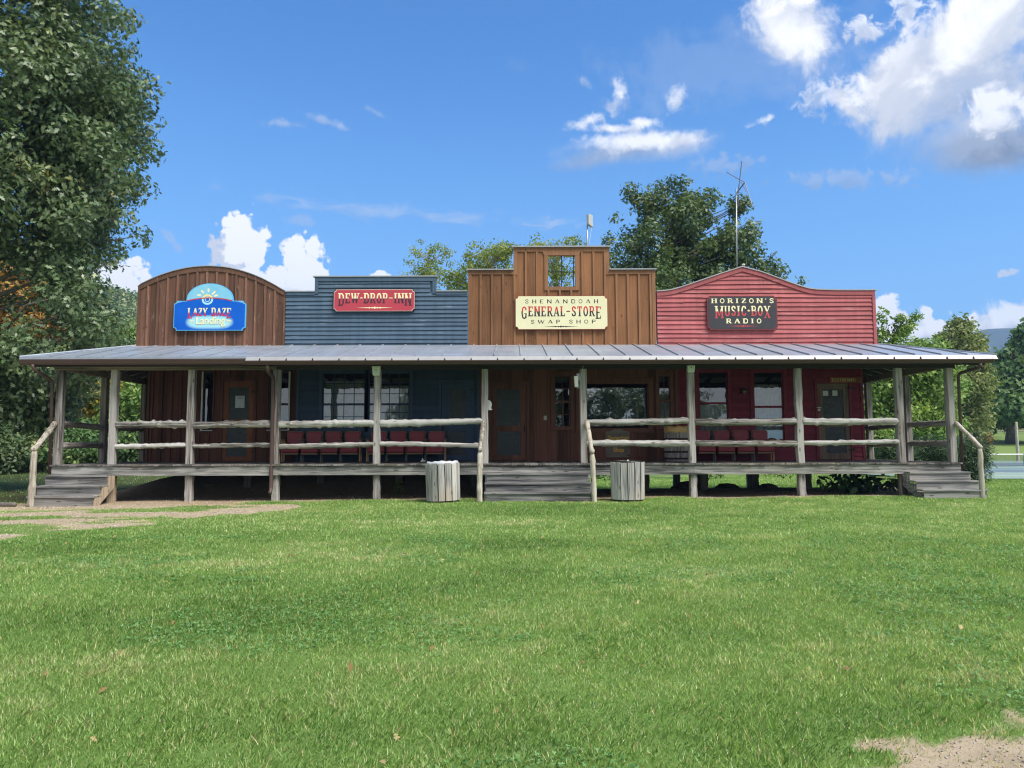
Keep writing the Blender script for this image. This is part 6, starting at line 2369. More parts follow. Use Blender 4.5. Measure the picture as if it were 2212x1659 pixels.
# ------------------------------------------------------------------ aerials and vent on the roof
t = thing('tv_aerial', P(1592, 576, 21.0), 'skeletal television aerial on a tall mast behind the red gable', 'antenna')
mb = MB()
p0, p1 = P(1592, 640, 21.0), P(1590.5, 408, 21.0)
mb.tube([p0, p1], 0.022, 8)
mk('mast', mb, M['galv'], t, True)
D_ = lambda a, b_, Y: P((2150 + a / 1.8433) / 1.823, (600 + b_ / 1.8433) / 1.823, Y)
mb = MB()
mb.tube([D_(1387, 292, 20.97), D_(1443, 218, 20.6)], 0.018, 6)
mk('boom', mb, M['brownmetal'], t)
for a, b_, r_ in (((1312, 145, 20.9), (1443, 218, 20.6), .012), ((1422, 65, 20.75), (1396, 290, 20.8), .014), ((1443, 218, 20.6), (1499, 390, 20.3), .012),
                  ((1416, 214, 20.75), (1455, 285, 20.7), .010), ((1399, 240, 20.9), (1399, 388, 20.9), .010)):
    mb = MB()
    mb.tube([D_(*a), D_(*b_)], r_, 6)
    mk('element', mb, M['brownmetal'], t)

t = thing('panel_aerial', P(1270, 560, 21.0), 'flat grey panel aerial on a short pole above the store tower', 'antenna')
mb = MB()
mb.tube([P(1268.5, 600, 21.0), P(1269, 466, 21.0)], 0.022, 8)
mk('pole', mb, M['galv'], t, True)
mb = MB()
a, b_ = P(1266, 491, 21.05), P(1281, 465, 21.05)
mb.add([(a.x, 20.9, a.z + 0.03), (a.x + 0.06, 20.85, a.z + 0.04), (b_.x, 21.06, a.z), (b_.x - 0.05, 21.14, a.z), (a.x, 20.9, b_.z - 0.02), (a.x + 0.06, 20.85, b_.z - 0.01),
        (b_.x, 21.06, b_.z), (b_.x - 0.05, 21.14, b_.z)],
       [(0, 3, 2, 1), (4, 5, 6, 7), (0, 1, 5, 4), (1, 2, 6, 5), (2, 3, 7, 6), (3, 0, 4, 7)])
mk('panel', mb, plain('aerial_grey', (0.42, 0.44, 0.44), 0.5), t, bev=0.01)
mb = MB()
mb.tube([P(1278, 491, 21.0), P(1275, 510, 21.0), P(1272, 530, 21.0)], 0.006, 5)
mk('cable', mb, M['offwhite'], t)

mb = MB()
p0 = P(1606.5, 600, 20.0)
p1 = P(1606.5, 570.5, 20.0)
mb.lathe([(0.035, p0.z), (0.035, p1.z - 0.03), (0.045, p1.z - 0.03), (0.04, p1.z)], p0.x, 20.0, 12)
t = thing('vent_pipe', p0, 'short white vent pipe behind the peak of the red gable', 'pipe')
mk('pipe', mb, M['white'], t, True)


# ------------------------------------------------------------------ stones and plants under the porch
def stone(x, y_, r_, lab, seed, mat=None):
    rng = np.random.default_rng(seed)
    mb = MB()
    n, mseg = 7, 10
    vs, fs = [], []
    gz = float(hgt(x, y_))
    for i in range(n):
        v = math.pi * i / (n - 1)
        for k in range(mseg):
            q = 2 * math.pi * k / mseg
            rr_ = r_ * (0.8 + 0.35 * rng.random())
            vs.append((x + rr_ * math.sin(v) * math.cos(q) * 1.15, y_ + rr_ * math.sin(v) * math.sin(q), gz + r_ * 0.12 + rr_ * (0.62 if r_ < 0.2 else 0.40) * math.cos(v)))
    for i in range(n - 1):
        for k in range(mseg):
            k2 = (k + 1) % mseg
            fs.append((i * mseg + k, i * mseg + k2, (i + 1) * mseg + k2, (i + 1) * mseg + k))
    mb.add(vs, fs)
    tag(mk('rock', mb, mat or M['rock'], None, True), lab, 'rock', 'rocks under the porch')


def gp(px, py):
    d = ray(px, py)
    Y = 1.2 / max(1e-4, -(d.z / d.y))
    for _ in range(4):
        p = P(px, py, Y)
        g = float(hgt(p.x, p.y))
        Y = (1.2 - g) / -(d.z / d.y)
    return P(px, py, Y)


for i, (px, py, r_, lab) in enumerate(((1048, 1074, .11, 'rounded brown rock just left of the wide steps under the porch'),
                                       (627, 1063, .13, 'brown rock under the porch between the downspout and the speaker post'),
                                       (452, 1068, .10, 'small rock on the dirt below the brown screen door'),
                                       (500, 1066, .12, 'larger rock on the dirt below the brown screen door'),
                                       (645, 1064, .08, 'smallest rock right of the downspout under the porch'),
                                       (735, 1070, .07, 'low rock left of the sapling under the porch'))):
    p = gp(px, py)
    stone(p.x, p.y, r_, lab, 500 + i)
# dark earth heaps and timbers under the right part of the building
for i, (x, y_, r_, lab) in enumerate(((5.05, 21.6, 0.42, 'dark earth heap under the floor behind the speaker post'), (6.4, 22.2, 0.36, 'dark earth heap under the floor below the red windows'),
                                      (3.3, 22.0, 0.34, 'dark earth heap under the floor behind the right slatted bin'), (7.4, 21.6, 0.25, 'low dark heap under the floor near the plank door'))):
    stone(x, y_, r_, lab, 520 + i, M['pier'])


def sprig(name, base, lab, cat, cl, per, size, leaf, seed, tmpl='leaf', h=0.3, group=None, up=0.5, stems=6, bark=None, sr=0.006):
    t = thing(name, base, lab, cat, group)
    mb = MB()
    rnd = random.Random(seed)
    idx = list(range(len(cl)))
    rnd.shuffle(idx)
    for i in idx[:stems]:
        c = Vector(cl[i][:3])
        b0 = Vector(base)
        mb.tube([b0, b0.lerp(c, 0.5) + Vector((0, 0, 0.1 * h)), c], [sr, sr * 0.7, sr * 0.3], 5)
    mk('stem', mb, bark or M['bark'], t, True)
    me = leaves_mesh('foliage', cl, per, size, seed, tmpl, up=up)
    me.materials.append(leaf)
    link('foliage', me, t)
    return t


p = gp(858, 1068)
rng = np.random.default_rng(77)
cl = [(p.x + rng.uniform(-.12, .12), p.y + rng.uniform(-.1, .1), p.z + z, 0.08) for z in np.linspace(0.08, 0.36, 9)]
sprig('sapling', p, 'young leafy sapling growing in the shade left of the leaning bin', 'plant', cl, 9, 0.06, M['fresh'], 11, 'leaf', stems=9)
p = gp(1835, 1062)
p.y = 18.2
cl = [(p.x + rng.normal() * 0.42, p.y + rng.normal() * 0.3, 0.22 + 0.2 * rng.random(), 0.17) for _ in range(34)]
sprig('hosta_plant', (p.x, p.y, float(hgt(p.x, p.y))), 'broad leaved dark green plant under the porch below the plank door', 'plant', cl, 7, 0.20, M['hosta'], 12, 'leaf', stems=20, bark=M['hosta'])
for i, (px, lab) in enumerate(((1545, 'small leafy weed behind the floor piers right of the speaker post'), (1690, 'small leafy weed behind the floor piers below the red windows'),
                               (1292, 'small leafy weed seen under the porch right of the wide steps'))):
    X = PX(px, 26.5)
    cl = [(X + rng.normal() * 0.35, 26.5 + rng.normal() * 0.2, 0.12 + 0.5 * rng.random(), 0.16) for _ in range(14)]
    sprig('weed_clump', (X, 26.5, 0.05), lab, 'plant', cl, 14, 0.10, M['fresh'], 20 + i, 'leaf', stems=10, group='weeds behind the floor piers')

# ------------------------------------------------------------------ trees
def lb(px, py, Y, rxp, ryp, rd=None):
    """a crown lobe from its place in the photo at depth Y, given radii in photo units"""
    c = P(px, py, Y)
    k = Y / F
    return (c.x, c.y, c.z, rxp * k, (rd or rxp) * k, ryp * k)


# big oak on the left, close to the porch
rng = np.random.default_rng(9)
edge = [(-60, 270), (40, 292), (90, 270), (150, 262), (190, 322), (240, 318), (300, 288), (345, 322), (390, 276), (440, 268), (500, 262), (545, 205), (600, 212),
        (660, 232), (720, 262), (775, 262), (830, 225), (885, 150), (905, 60)]
ex, ey = [e[1] for e in edge], [e[0] for e in edge]
YO = 21.8
bxo = -16.8
cl = []
while len(cl) < 800:
    py = rng.uniform(-420, 900)
    xe = float(np.interp(py, ey, ex)) if py > -60 else 270 - (-60 - py) * 0.25
    q = rng.uniform(0, 2 * np.pi)
    Yc = YO
    c0 = P(xe, py, Yc)
    Rr = max(0.6, c0.x - bxo - 0.55)
    rad = Rr * math.sqrt(rng.uniform(0.30, 1.0))
    x, y_ = bxo + rad * math.cos(q), YO + 0.75 * rad * math.sin(q)
    if x < -15.6 and rng.random() < 0.55:
        continue
    g = fbm(np.array([x * 0.35 + y_ * 0.2]), np.array([c0.z * 0.42]), 61, 3)[0]
    pxo = CX + x / y_ * F
    if 530 < py < 765 and pxo < 150 and rng.random() < 0.82:
        continue
    if g < (0.37 if py < 330 else 0.31):
        continue
    cl.append((x, y_, c0.z, rng.uniform(0.55, 0.95)))
for px, py in ((325, 185), (338, 178), (318, 215), (335, 322), (320, 352), (300, 40), (290, 105), (300, 500), (285, 470), (262, 745), (278, 700), (250, 530), (250, 560)):
    p = P(px - 16, py, YO)
    cl.append((p.x, p.y + rng.uniform(-.5, .5), p.z, 0.45))
for py in np.arange(-80, 860, 13):
    if rng.random() < 0.30:
        continue
    xe = float(np.interp(py, ey, ex))
    for _ in range(2):
        p = P(xe - rng.uniform(24, 110), py + rng.uniform(-8, 8), YO + rng.uniform(-1.8, 1.8))
        cl.append((p.x, p.y, p.z, rng.uniform(0.40, 0.70)))
t = thing('oak_tree', (bxo, YO, float(hgt(bxo, YO))), 'big dark green oak overhanging the left end of the porch', 'tree')
mb = MB()
limbs(mb, (bxo, YO, -0.1), (bxo + 0.4, YO, 16.5), 0.42, cl, 150, 4, 0.35, 0.03, zmin=0.12)
mk('trunk', mb, M['bark'], t, True)
me = leaves_mesh('crown', cl, 190, 0.175, 5, 'oak', flat=0.8, tvar=0.6, up=0.35)
me.materials.append(M['oak'])
link('crown', me, t)

# dark tree behind the red gable
Y = 34.0
tree('oak_tree', 'tall dark green tree behind the store tower and the red gable', 'tree', (PX(1450, Y), Y, 0.0), P(1435, 430, Y), 0.3,
     [lb(1430, 520, Y, 92, 118), lb(1370, 480, Y, 52, 74), lb(1520, 510, Y, 70, 92), lb(1580, 530, Y, 56, 84), lb(1345, 545, Y, 44, 46), lb(1450, 430, Y, 44, 52),
      lb(1530, 440, Y, 36, 40), lb(1585, 460, Y, 26, 40), lb(1450, 640, Y, 150, 90), lb(1372, 440, Y, 24, 36), lb(1620, 590, Y, 46, 40)],
     330, 84, 0.20, M['darkleaf'], M['bark'], 21, 'oak', cr=(0.34, 0.62), nlimb=150, inner=0.3, gap=0.37, flat=0.95,
     extra=[(*P(px, py, Y), rr_) for px, py, rr_ in ((1318, 520, .4), (1312, 512, .3), (1330, 470, .3), (1668, 560, .35), (1680, 572, .3), (1640, 560, .4), (1655, 600, .4),
                                                   (1690, 600, .3), (1690, 580, .3), (1678, 590, .35), (1668, 610, .35), (1645, 575, .4), (1650, 590, .4), (1640, 610, .4), (1655, 615, .4), (1612, 445, .35), (1618, 480, .3), (1612, 510, .35), (1610, 540, .4), (1730, 608, .25), (1605, 430, .35), (1455, 392, .35), (1480, 396, .3), (1425, 400, .3),
                                                   (1625, 610, .4), (1660, 625, .4))])
# pale yellow green trees behind the blue and brown fronts
Y = 36.0
tree('locust_tree', 'thin feathery yellow green tree behind the blue false front', 'tree', (PX(925, Y), Y, 0.0), P(925, 540, Y), 0.11,
     [lb(920, 560, Y, 54, 40), lb(925, 600, Y, 72, 46), lb(900, 540, Y, 26, 22), lb(955, 545, Y, 22, 20)],
     75, 30, 0.125, M['locust'], M['palebark'], 31, 'leaf', cr=(0.22, 0.4), nlimb=60, inner=0.2, lr=0.02)
tree('locust_tree', 'yellow green tree behind the left shoulder of the brown false front', 'tree', (PX(1050, Y), Y + 1, 0.0), P(1055, 540, Y), 0.14,
     [lb(1060, 560, Y, 62, 38), lb(1020, 590, Y, 50, 46), lb(985, 615, Y, 26, 36), lb(1090, 545, Y, 30, 22)],
     115, 36, 0.14, M['locust'], M['palebark'], 32, 'leaf', cr=(0.26, 0.46), nlimb=60, inner=0.2, lr=0.02)
tree('locust_tree', 'yellow green tree seen through the open window of the brown tower', 'tree', (PX(1200, Y), Y + 2, 0.0), P(1200, 540, Y), 0.14,
     [lb(1205, 560, Y, 72, 52), lb(1165, 528, Y, 42, 18), lb(1240, 528, Y, 36, 18), lb(1215, 600, Y, 60, 40)],
     95, 32, 0.13, M['locust'], M['palebark'], 33, 'leaf', cr=(0.26, 0.46), nlimb=60, inner=0.2, lr=0.02)

# right side trees
Y = 31.0
tree('crabapple_tree', 'small open branched tree rising beside the right corner of the red front', 'tree', (PX(1925, Y), Y, 0.0), P(1925, 720, Y), 0.10,
     [lb(1925, 730, Y, 34, 46), lb(1905, 700, Y, 18, 40), lb(1950, 705, Y, 22, 26), lb(1975, 690, Y, 14, 14)],
     46, 40, 0.14, M['fresh'], M['bark'], 41, 'leaf', cr=(0.18, 0.32), nlimb=60, inner=0.2, lr=0.015)
Y = 30.0
tree('green_tree', 'bright green bushy tree behind the right end of the porch', 'tree', (PX(1960, Y), Y, 0.0), P(1960, 800, Y), 0.14,
     [lb(1930, 860, Y, 78, 100), lb(2010, 860, Y, 60, 96), lb(1960, 790, Y, 70, 50), lb(1890, 900, Y, 50, 70), lb(1990, 930, Y, 70, 60)],
     200, 95, 0.17, M['fresh'], M['bark'], 42, 'leaf', cr=(0.4, 0.7), nlimb=50, inner=0.35)
Y = 44.0
tree('green_tree', 'rounded light green tree just right of the red front, above the roof', 'tree', (PX(1985, Y), Y, 0.0), P(1985, 760, Y), 0.2,
     [lb(1985, 790, Y, 62, 56), lb(1940, 810, Y, 50, 50), lb(2030, 830, Y, 40, 60)],
     120, 90, 0.24, M['fresh'], M['bark'], 43, 'leaf', cr=(0.6, 0.9), nlimb=40, inner=0.4)
Y = 52.0
tree('gold_tree', 'loose olive gold tree against the clouds at the right', 'tree', (PX(2075, Y), Y, 0.0), P(2075, 740, Y), 0.22,
     [lb(2075, 760, Y, 48, 60), lb(2035, 720, Y, 16, 30), lb(2075, 700, Y, 24, 22), lb(2098, 745, Y, 18, 24), lb(2060, 840, Y, 60, 60), lb(2100, 800, Y, 40, 60), lb(2095, 880, Y, 40, 60)],
     190, 80, 0.26, M['hazygold'], M['palebark'], 44, 'leaf', cr=(0.5, 0.85), nlimb=60, inner=0.25, lr=0.02)
Y = 70.0
tree('maple_tree', 'large round dark green maple at the right edge before the fence', 'tree', (PX(2185, Y), Y, float(hgt(20, Y))), P(2185, 760, Y), 0.45,
     [lb(2228, 825, Y, 68, 92), lb(2250, 745, Y, 34, 44), lb(2168, 852, Y, 34, 36), lb(2175, 880, Y, 62, 28), lb(2230, 860, Y, 70, 44)],
     300, 120, 0.46, M['maple'], M['bark'], 45, 'maple', cr=(1.0, 1.7), nlimb=40, inner=0.5)
tree('green_tree', 'distant green tree left of the large maple', 'tree', (PX(2110, 78), 78, float(hgt(40, 78))), P(2110, 800, 78), 0.3,
     [lb(2100, 830, 78, 56, 70), lb(2130, 860, 78, 50, 50), lb(2060, 860, 78, 50, 60)],
     110, 90, 0.45, M['maple'], M['bark'], 46, 'leaf', cr=(1.0, 1.5), nlimb=30)
# shrubs at the right end
def shrub(px, py, Y, rxp, ryp, lab, leaf, seed, n=60, per=80, size=0.09, tmpl='needle', name='juniper_bush', cr=(0.22, 0.4)):
    c = P(px, py, Y)
    g = float(hgt(c.x, Y))
    k = Y / F
    cl = lobes_to_clumps([(c.x, Y, c.z, rxp * k, rxp * k * 0.8, ryp * k)], n, seed, cr, 0.3)
    cl = cl[cl[:, 2] > g + 0.05]
    return sprig(name, (c.x, Y, g), lab, 'bush', cl, per, size, leaf, seed, tmpl, stems=24, sr=0.018)


shrub(1985, 985, 24.5, 105, 44, 'low dark spreading juniper behind the right porch rails', M['conifer'], 51, 150, 110, 0.13)
shrub(2098, 1000, 22.0, 32, 60, 'upright dark green shrub outside the right corner post', M['conifer'], 52, 70, 90, 0.11)
shrub(1905, 965, 27.0, 50, 44, 'yellow green bush behind the corner of the red wall', M['fresh'], 53, 60, 60, 0.12, 'leaf', 'leafy_bush')
shrub(1985, 1045, 22.5, 60, 22, 'low sparse bush seen beneath the right end of the deck', M['fresh'], 54, 30, 40, 0.10, 'leaf', 'leafy_bush')
shrub(2128, 955, 40, 14, 26, 'thin reddish bush beyond the right handrail', M['rust'], 55, 14, 22, 0.12, 'leaf', 'leafy_bush')

# woods on the left
wl = [('green_tree', 'deep green tree far left beneath the oak', 30, 930, 44, 120, 120, 'maple', 61), ('green_tree', 'green tree between the two left porch posts', 150, 950, 46, 110, 90, 'maple', 62),
      ('green_tree', 'green tree just left of the brown plank wall', 290, 900, 40, 58, 100, 'fresh', 63), ('yellow_tree', 'bright yellow leaved tree seen under the left porch roof', 212, 848, 42, 30, 40, 'yellow', 64),
      ('rust_tree', 'rust brown tree seen through the left porch rails', 262, 890, 48, 66, 60, 'rust', 65), ('orange_tree', 'orange autumn tree glowing behind the oak', 40, 660, 40, 110, 110, 'orange', 66),
      ('green_tree', 'tall olive tree filling the wood behind the oak', 130, 830, 54, 130, 120, 'hazygold', 67), ('green_tree', 'dark tree at the back of the left wood', 250, 830, 58, 90, 110, 'darkleaf', 68),
      ('green_tree', 'dark green tree at the left border beneath the oak', -70, 860, 42, 110, 160, 'darkleaf', 69), ('green_tree', 'light green tree beside the wooded hill', 285, 735, 70, 34, 40, 'fresh', 70),
      ('green_tree', 'low dark tree closing the wood behind the left rails', 200, 965, 52, 150, 60, 'darkleaf', 71)]
for nm, lab, px, py, Y, rx, ry, lf, sd_ in wl:
    g = float(hgt(PX(px, Y), Y))
    ncl = int(55 + rx * ry / 160)
    tree(nm, lab, 'tree', (PX(px, Y), Y, g), P(px, py - ry * 0.3, Y), 0.16, [lb(px, py, Y, rx, ry), lb(px - rx * .4, py + ry * .3, Y, rx * .6, ry * .6), lb(px + rx * .4, py + ry * .2, Y, rx * .6, ry * .6)],
         ncl, 75, 0.26, M[lf], M['bark'], sd_, 'leaf', cr=(0.6, 1.0), nlimb=25, inner=0.3, group='trees of the wood on the left')
for i, (px, ry, lab) in enumerate(((2120, 40, 'dark bushy tree behind the left part of the board fence'), (2215, 36, 'dark bushy tree behind the right part of the board fence'))):
    tree('hedge_tree', lab, 'tree', (PX(px, 96), 96, float(hgt(60, 96))), P(px, 900, 96), 0.25, [lb(px, 905, 96, 66, ry), lb(px - 30, 915, 96, 50, ry * .8), lb(px + 30, 915, 96, 50, ry * .8)],
         90, 70, 0.6, M['conifer'], M['bark'], 95 + i, 'leaf', cr=(1.2, 1.8), nlimb=15, inner=0.2)
for i, (px, Y, rx, ry, lf, lab) in enumerate(((-20, 36, 80, 45, 'darkleaf', 'dense dark shrub at the far left edge of the wood'), (75, 39, 70, 50, 'darkleaf', 'dense dark shrub left of the corner post'),
                                              (165, 37, 60, 45, 'maple', 'dense green shrub between the left porch posts'), (235, 40, 60, 50, 'darkleaf', 'dark shrub behind the left side rails'),
                                              (300, 36, 46, 50, 'maple', 'green shrub beside the brown plank wall'))):
    shrub(px, 1003 - ry * 0.75, Y, rx, ry, lab, M[lf], 120 + i, 80, 70, 0.22, 'leaf', 'wood_shrub', (0.45, 0.75))
# bare dead branch hanging across the left steps' background
t = thing('dead_branch', P(0, 880, 26.0), 'bare pale dead limbs reaching across behind the left corner post', 'branch')
mb = MB()
rnd = random.Random(12)
Z7 = lambda a, b_: ((a / 3.687) / 1.823, (1400 + b_ / 3.687) / 1.823)
for path in ([(-200, 760), (0, 790), (230, 840), (420, 930), (600, 980), (760, 1000)], [(0, 890), (90, 850), (240, 790), (400, 860), (520, 920), (740, 905)], [(230, 800), (420, 770), (560, 780), (740, 735)],
             [(480, 890), (620, 870), (750, 830), (930, 760), (960, 740)], [(600, 980), (700, 970), (900, 880), (1020, 820)], [(880, 980), (950, 930), (1080, 870), (1200, 780)],
             [(110, 700), (230, 760), (300, 770)], [(130, 640), (220, 610), (300, 690), (420, 670)], [(420, 930), (520, 985), (620, 1000)], [(900, 985), (990, 960), (1030, 950)]):
    pts = [P(*Z7(*q), 26.0 + 0.3 * math.sin(i + len(path))) for i, q in enumerate(path)]
    n_ = len(pts)
    mb.tube(pts, [0.042 * (1 - 0.70 * i / (n_ - 1)) for i in range(n_)], 5)
mk('limb', mb, M['palebark'], t, True)
# fallen log at the left edge of the dirt
p = gp(8, 1094)
mb = logpath((p.x - 0.8, p.y + 0.1, p.z + 0.04), (p.x + 0.35, p.y - 0.15, p.z + 0.03), 0.07, 0.05, 77, 0.02)
tag(mk('fallen_log', mb, M['bark'], None, True), 'short dark fallen log lying at the left edge of the gravel', 'log')

# trees behind the viewer, seen mirrored in the shop window
for i, (x, y_, h, lab) in enumerate(((4.0, -34, 8.0, 'dark tree mirrored in the left of the shop window'), (10.5, -32, 8.6, 'dark tree mirrored in the middle of the shop window'),
                                     (17.5, -36, 8.2, 'dark tree mirrored in the right of the shop window'), (-9, -38, 9.0, 'dark tree behind the viewer mirrored in the blue windows'))):
    tree('shade_tree', lab, 'tree', (x, y_, -0.4), (x, y_, h * 0.7), 0.25, [(x, y_, h * 0.55, 3.4, 3.0, h * 0.4), (x + 1.6, y_, h * 0.45, 2.4, 2.4, h * 0.33), (x - 1.6, y_, h * 0.5, 2.4, 2.4, h * 0.33)],
         80, 60, 0.42, M['darkleaf'], M['bark'], 80 + i, 'leaf', cr=(0.8, 1.2), nlimb=20, group='trees behind the viewer')

# ------------------------------------------------------------------ sports court, net, posts, fence
m, nt, b = newmat('court_surface')
s = nd(nt, 'ShaderNodeSeparateXYZ', None, {0: nd(nt, 'ShaderNodeTexCoord').outputs['Object']})
n1 = noise(nt, coord(nt), 0.8, 5)
c = mixc(nt, n1, (0.20, 0.29, 0.23, 1), (0.28, 0.37, 0.30, 1))
inb = mth(nt, 'MULTIPLY', sstep(nt, s.outputs[1], 29.5, 29.55), sstep(nt, s.outputs[1], 46.0, 45.95))
c = mixc(nt, inb, c, (0.13, 0.19, 0.21, 1))
mb2 = mth(nt, 'MULTIPLY', sstep(nt, s.outputs[1], 35.0, 35.05), sstep(nt, s.outputs[1], 38.0, 37.95))
c = mixc(nt, mb2, c, (0.21, 0.30, 0.24, 1))
nt.links.new(c, b.inputs['Base Color'])
b.inputs['Roughness'].default_value = 0.7
mb = MB()
gx = np.linspace(13.5, 62, 30)
gy = np.linspace(24.3, 53, 24)
for i in range(29):
    for j in range(23):
        mb.face([(gx[a], gy[c_], float(hgt(gx[a], gy[c_])) * 0 + 0.125) for a, c_ in ((i, j), (i + 1, j), (i + 1, j + 1), (i, j + 1))])
tag(mk('sports_court', mb, m), 'pale green hard court with white lines at the right', 'court', kind='structure')
mb = MB()
for y_ in (26.6, 29.5, 33.5, 46.0):
    mb.box(14.5, 60, y_, y_ + 0.07, 0.127, 0.129)
for x in (19.5, 26.0, 32.0):
    mb.box(x, x + 0.06, 29.6, 45.98, 0.1305, 0.1325)
tag(mk('court_line', mb, plain('white_line_paint', (0.75, 0.77, 0.75), 0.7)), 'white painted lines on the court', 'lines', kind='structure')
YN = 38.5
t = thing('court_net', (PX(2209, YN), YN, 0.125), 'low court net with a white top band', 'net')
xa_, xb_ = PX(2020, YN), PX(2209, YN)
zt2, zb2 = PZ(980, YN, 2160), 0.22
m, nt, b = newmat('net_mesh')
tr = nd(nt, 'ShaderNodeBsdfTransparent')
b.inputs['Base Color'].default_value = (0.06, 0.07, 0.08, 1)
ncd = nd(nt, 'ShaderNodeTexCoord').outputs['Object']
ns = nd(nt, 'ShaderNodeSeparateXYZ', None, {0: ncd})
fx_ = mth(nt, 'FRACT', mth(nt, 'MULTIPLY', ns.outputs[0], 22.0))
fz_ = mth(nt, 'FRACT', mth(nt, 'MULTIPLY', ns.outputs[2], 22.0))
grid = mth(nt, 'MAXIMUM', mth(nt, 'LESS_THAN', fx_, 0.12), mth(nt, 'LESS_THAN', fz_, 0.12))
mx = nd(nt, 'ShaderNodeMixShader', None, {0: grid, 1: tr.outputs[0], 2: b.outputs[0]})
nt.links.new(mx.outputs[0], [q for q in nt.nodes if q.type == 'OUTPUT_MATERIAL'][0].inputs[0])
mb = MB()
mb.box(xa_, xb_, YN - 0.003, YN + 0.003, zb2, zt2 - 0.06)
mk('mesh', mb, m, t)
mb = MB()
mb.box(xa_, xb_, YN - 0.012, YN + 0.012, zt2 - 0.058, zt2)
mk('top_band', mb, M['white'], t)
mb = MB()
mb.tube([(xa_, YN, zb2), (xb_, YN, zb2 - 0.04)], 0.015, 6)
mk('bottom_cord', mb, M['iron'], t)
mb = MB()
mb.tube([(xb_ + 0.04, YN, 0.12), (xb_ + 0.04, YN, zt2 + 0.05)], 0.035, 8)
mk('net_post', mb, M['galv'], t, True)
for px, Y, yt, yb, lab in ((2197, 52.0, 911.5, 997, 'tall weathered wooden pole beyond the court net'),):
    a, b_ = P(px + 3, yb, Y), P(px - 2, yt, Y)
    a.z = float(hgt(a.x, Y)) - 0.1
    mb = logpath(a, b_, 0.10, 0.085, 88, 0.02)
    tag(mk('wooden_pole', mb, M['logz'], None, True), lab, 'pole')
t = thing('board_fence', (PX(2150, 84), 84, float(hgt(45, 84))), 'dark board fence along the top of the field', 'fence')
zf = float(hgt(50, 84))
xf0, xf1 = PX(2050, 84), PX(2330, 84)
for k in range(4):
    mb = MB()
    mb.box(xf0, xf1, 84, 84.05, zf + 0.2 + 0.32 * k, zf + 0.36 + 0.32 * k)
    mk('board', mb, M['pier'], t)
for x in np.arange(xf0, xf1, 2.4):
    mb = MB()
    mb.box(x, x + 0.16, 84.06, 84.2, zf - 0.2, zf + 1.55)
    mk('fence_post', mb, M['post'], t)

# ------------------------------------------------------------------ far hills
def ridge(name, x0, x1, Y0, depth, prof, nxx, nyy, seed, rough):
    xs_ = np.linspace(x0, x1, nxx)
    ts = np.linspace(0, 1, nyy)
    gx_, gt = np.meshgrid(xs_, ts)
    hh = np.interp(gx_, [p[0] for p in prof], [p[1] for p in prof])
    z = hh * np.sin(np.minimum(gt * 1.25, 1) * np.pi / 2) ** 1.1 + (fbm(gx_ * rough, gt * depth * rough, seed) - 0.5) * 0.12 * hh.max() * gt
    y_ = Y0 + gt * depth
    return gx_, y_, z


Yh = 130.0
zr = lambda px, py, Y: P(px, py, Y)
pts = [(-260, 20.0)] + [(zr(px, py, 190).x, zr(px, py, 190).z) for px, py in ((-200, 615), (0, 630), (150, 640), (225, 655), (300, 663), (420, 705), (560, 790))] + [(-20, 2)]
gx_, gy_, gz_ = ridge('hill', -260, -10, Yh, 62, pts, 110, 40, 3, 0.03)
v = np.stack([gx_, gy_, gz_ - 1.5], -1).reshape(-1, 3)
nx_, ny_ = 110, 40
ii = (np.arange(ny_ - 1)[:, None] * nx_ + np.arange(nx_ - 1)[None]).reshape(-1)
me = bpy.data.meshes.new('hill')
me.from_pydata(v.tolist(), [], np.stack([ii, ii + 1, ii + nx_ + 1, ii + nx_], 1).tolist())
me.materials.append(plain('hill_undergrowth', (0.05, 0.075, 0.035), 0.9))
tag(link('hill', me), 'wooded hill rising behind the oak', 'hill', kind='structure')
rng = np.random.default_rng(6)
k = rng.choice(len(v), 2600)
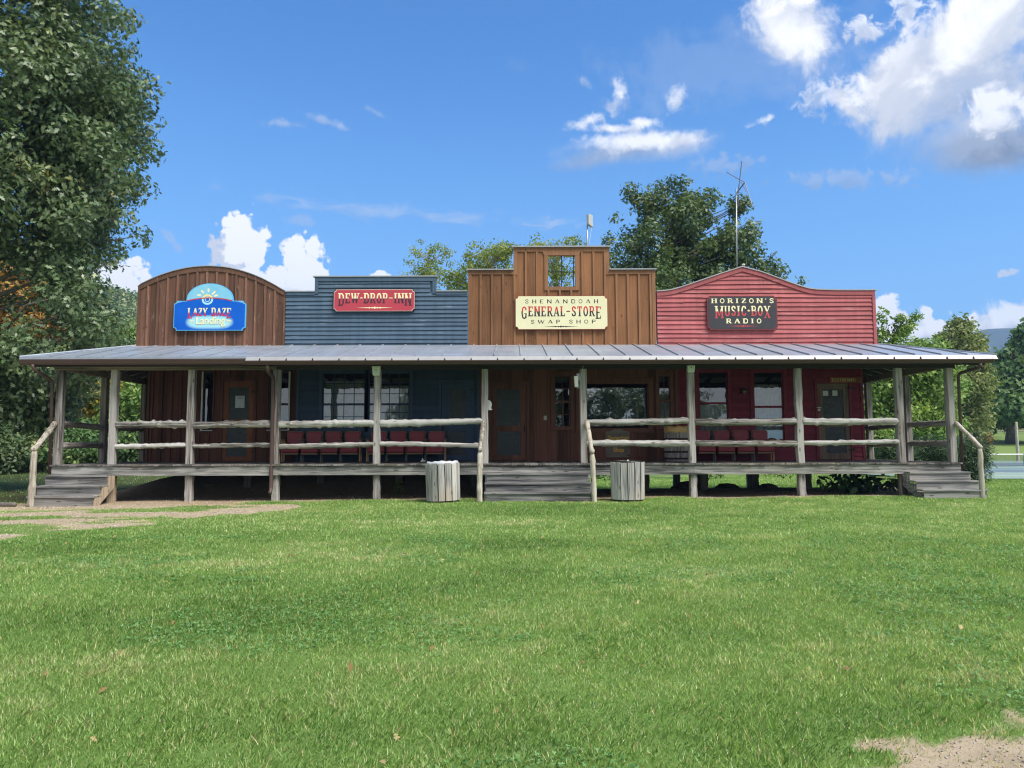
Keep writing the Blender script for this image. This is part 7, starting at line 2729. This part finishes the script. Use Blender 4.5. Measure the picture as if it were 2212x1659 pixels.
cc = v[k] + rng.normal(size=(2600, 3)) * np.array([1.2, 1.0, 0.3]) + np.array([0, 0, 2.2])
cc = cc[(cc[:, 0] > -190) & (cc[:, 0] < -60)]
clh = np.column_stack([cc, 1.5 + 1.3 * rng.random(len(cc))])
me = leaves_mesh('hill_forest', clh, 70, 0.85, 7, 'leaf', tvar=0.35, flat=0.9)
me.materials.append(M['hillleaf'])
tag(link('hill_forest', me), 'distant forest covering the hill on the left', 'forest', kind='stuff')

Ym = 1500.0
pts = [(PX(px, Ym), P(px, py, Ym).z) for px, py in ((1500, 880), (1900, 790), (2060, 735), (2110, 714), (2140, 711), (2170, 711), (2200, 713), (2300, 722), (2500, 760))]
xs_ = np.linspace(pts[0][0], pts[-1][0], 160)
v, f = [], []
for j in range(14):
    t_j = j / 13
    for x in xs_:
        hh = float(np.interp(x, [p[0] for p in pts], [p[1] for p in pts]))
        z = hh * math.sin(t_j * math.pi / 2) + (float(fbm(np.array([x * 0.02]), np.array([t_j * 9]), 8)[0]) - 0.5) * 14 * (0.3 + t_j * 0.4)
        v.append((x, Ym - 520 * (1 - t_j), z - 4))
for j in range(13):
    for i in range(159):
        a = j * 160 + i
        f.append((a, a + 1, a + 161, a + 160))
me = bpy.data.meshes.new('mountain')
me.from_pydata(v, [], f)
me.materials.append(plain('mountain_forest', (0.035, 0.060, 0.040), 0.95, 0, 0.3, 0.02))
tag(link('mountain', me), 'long blue mountain ridge on the right horizon', 'mountain', kind='structure')

# the air between here and the mountain
mb = MB()
mb.box(-700, 1400, -60, 1560, -30, 300)
m = bpy.data.materials.new('far_air')
m.use_nodes = True
nt = m.node_tree
nt.nodes.clear()
pv = nd(nt, 'ShaderNodeVolumePrincipled', None, {'Color': (0.46, 0.66, 1.0, 1), 'Density': 0.00042, 'Anisotropy': 0.1})
nd(nt, 'ShaderNodeOutputMaterial', None, {'Volume': pv.outputs[0]})
HAZE = True
if HAZE:
    tag(mk('haze', mb, m), 'thin pale air between the shops and the far ridge', 'haze', kind='stuff')
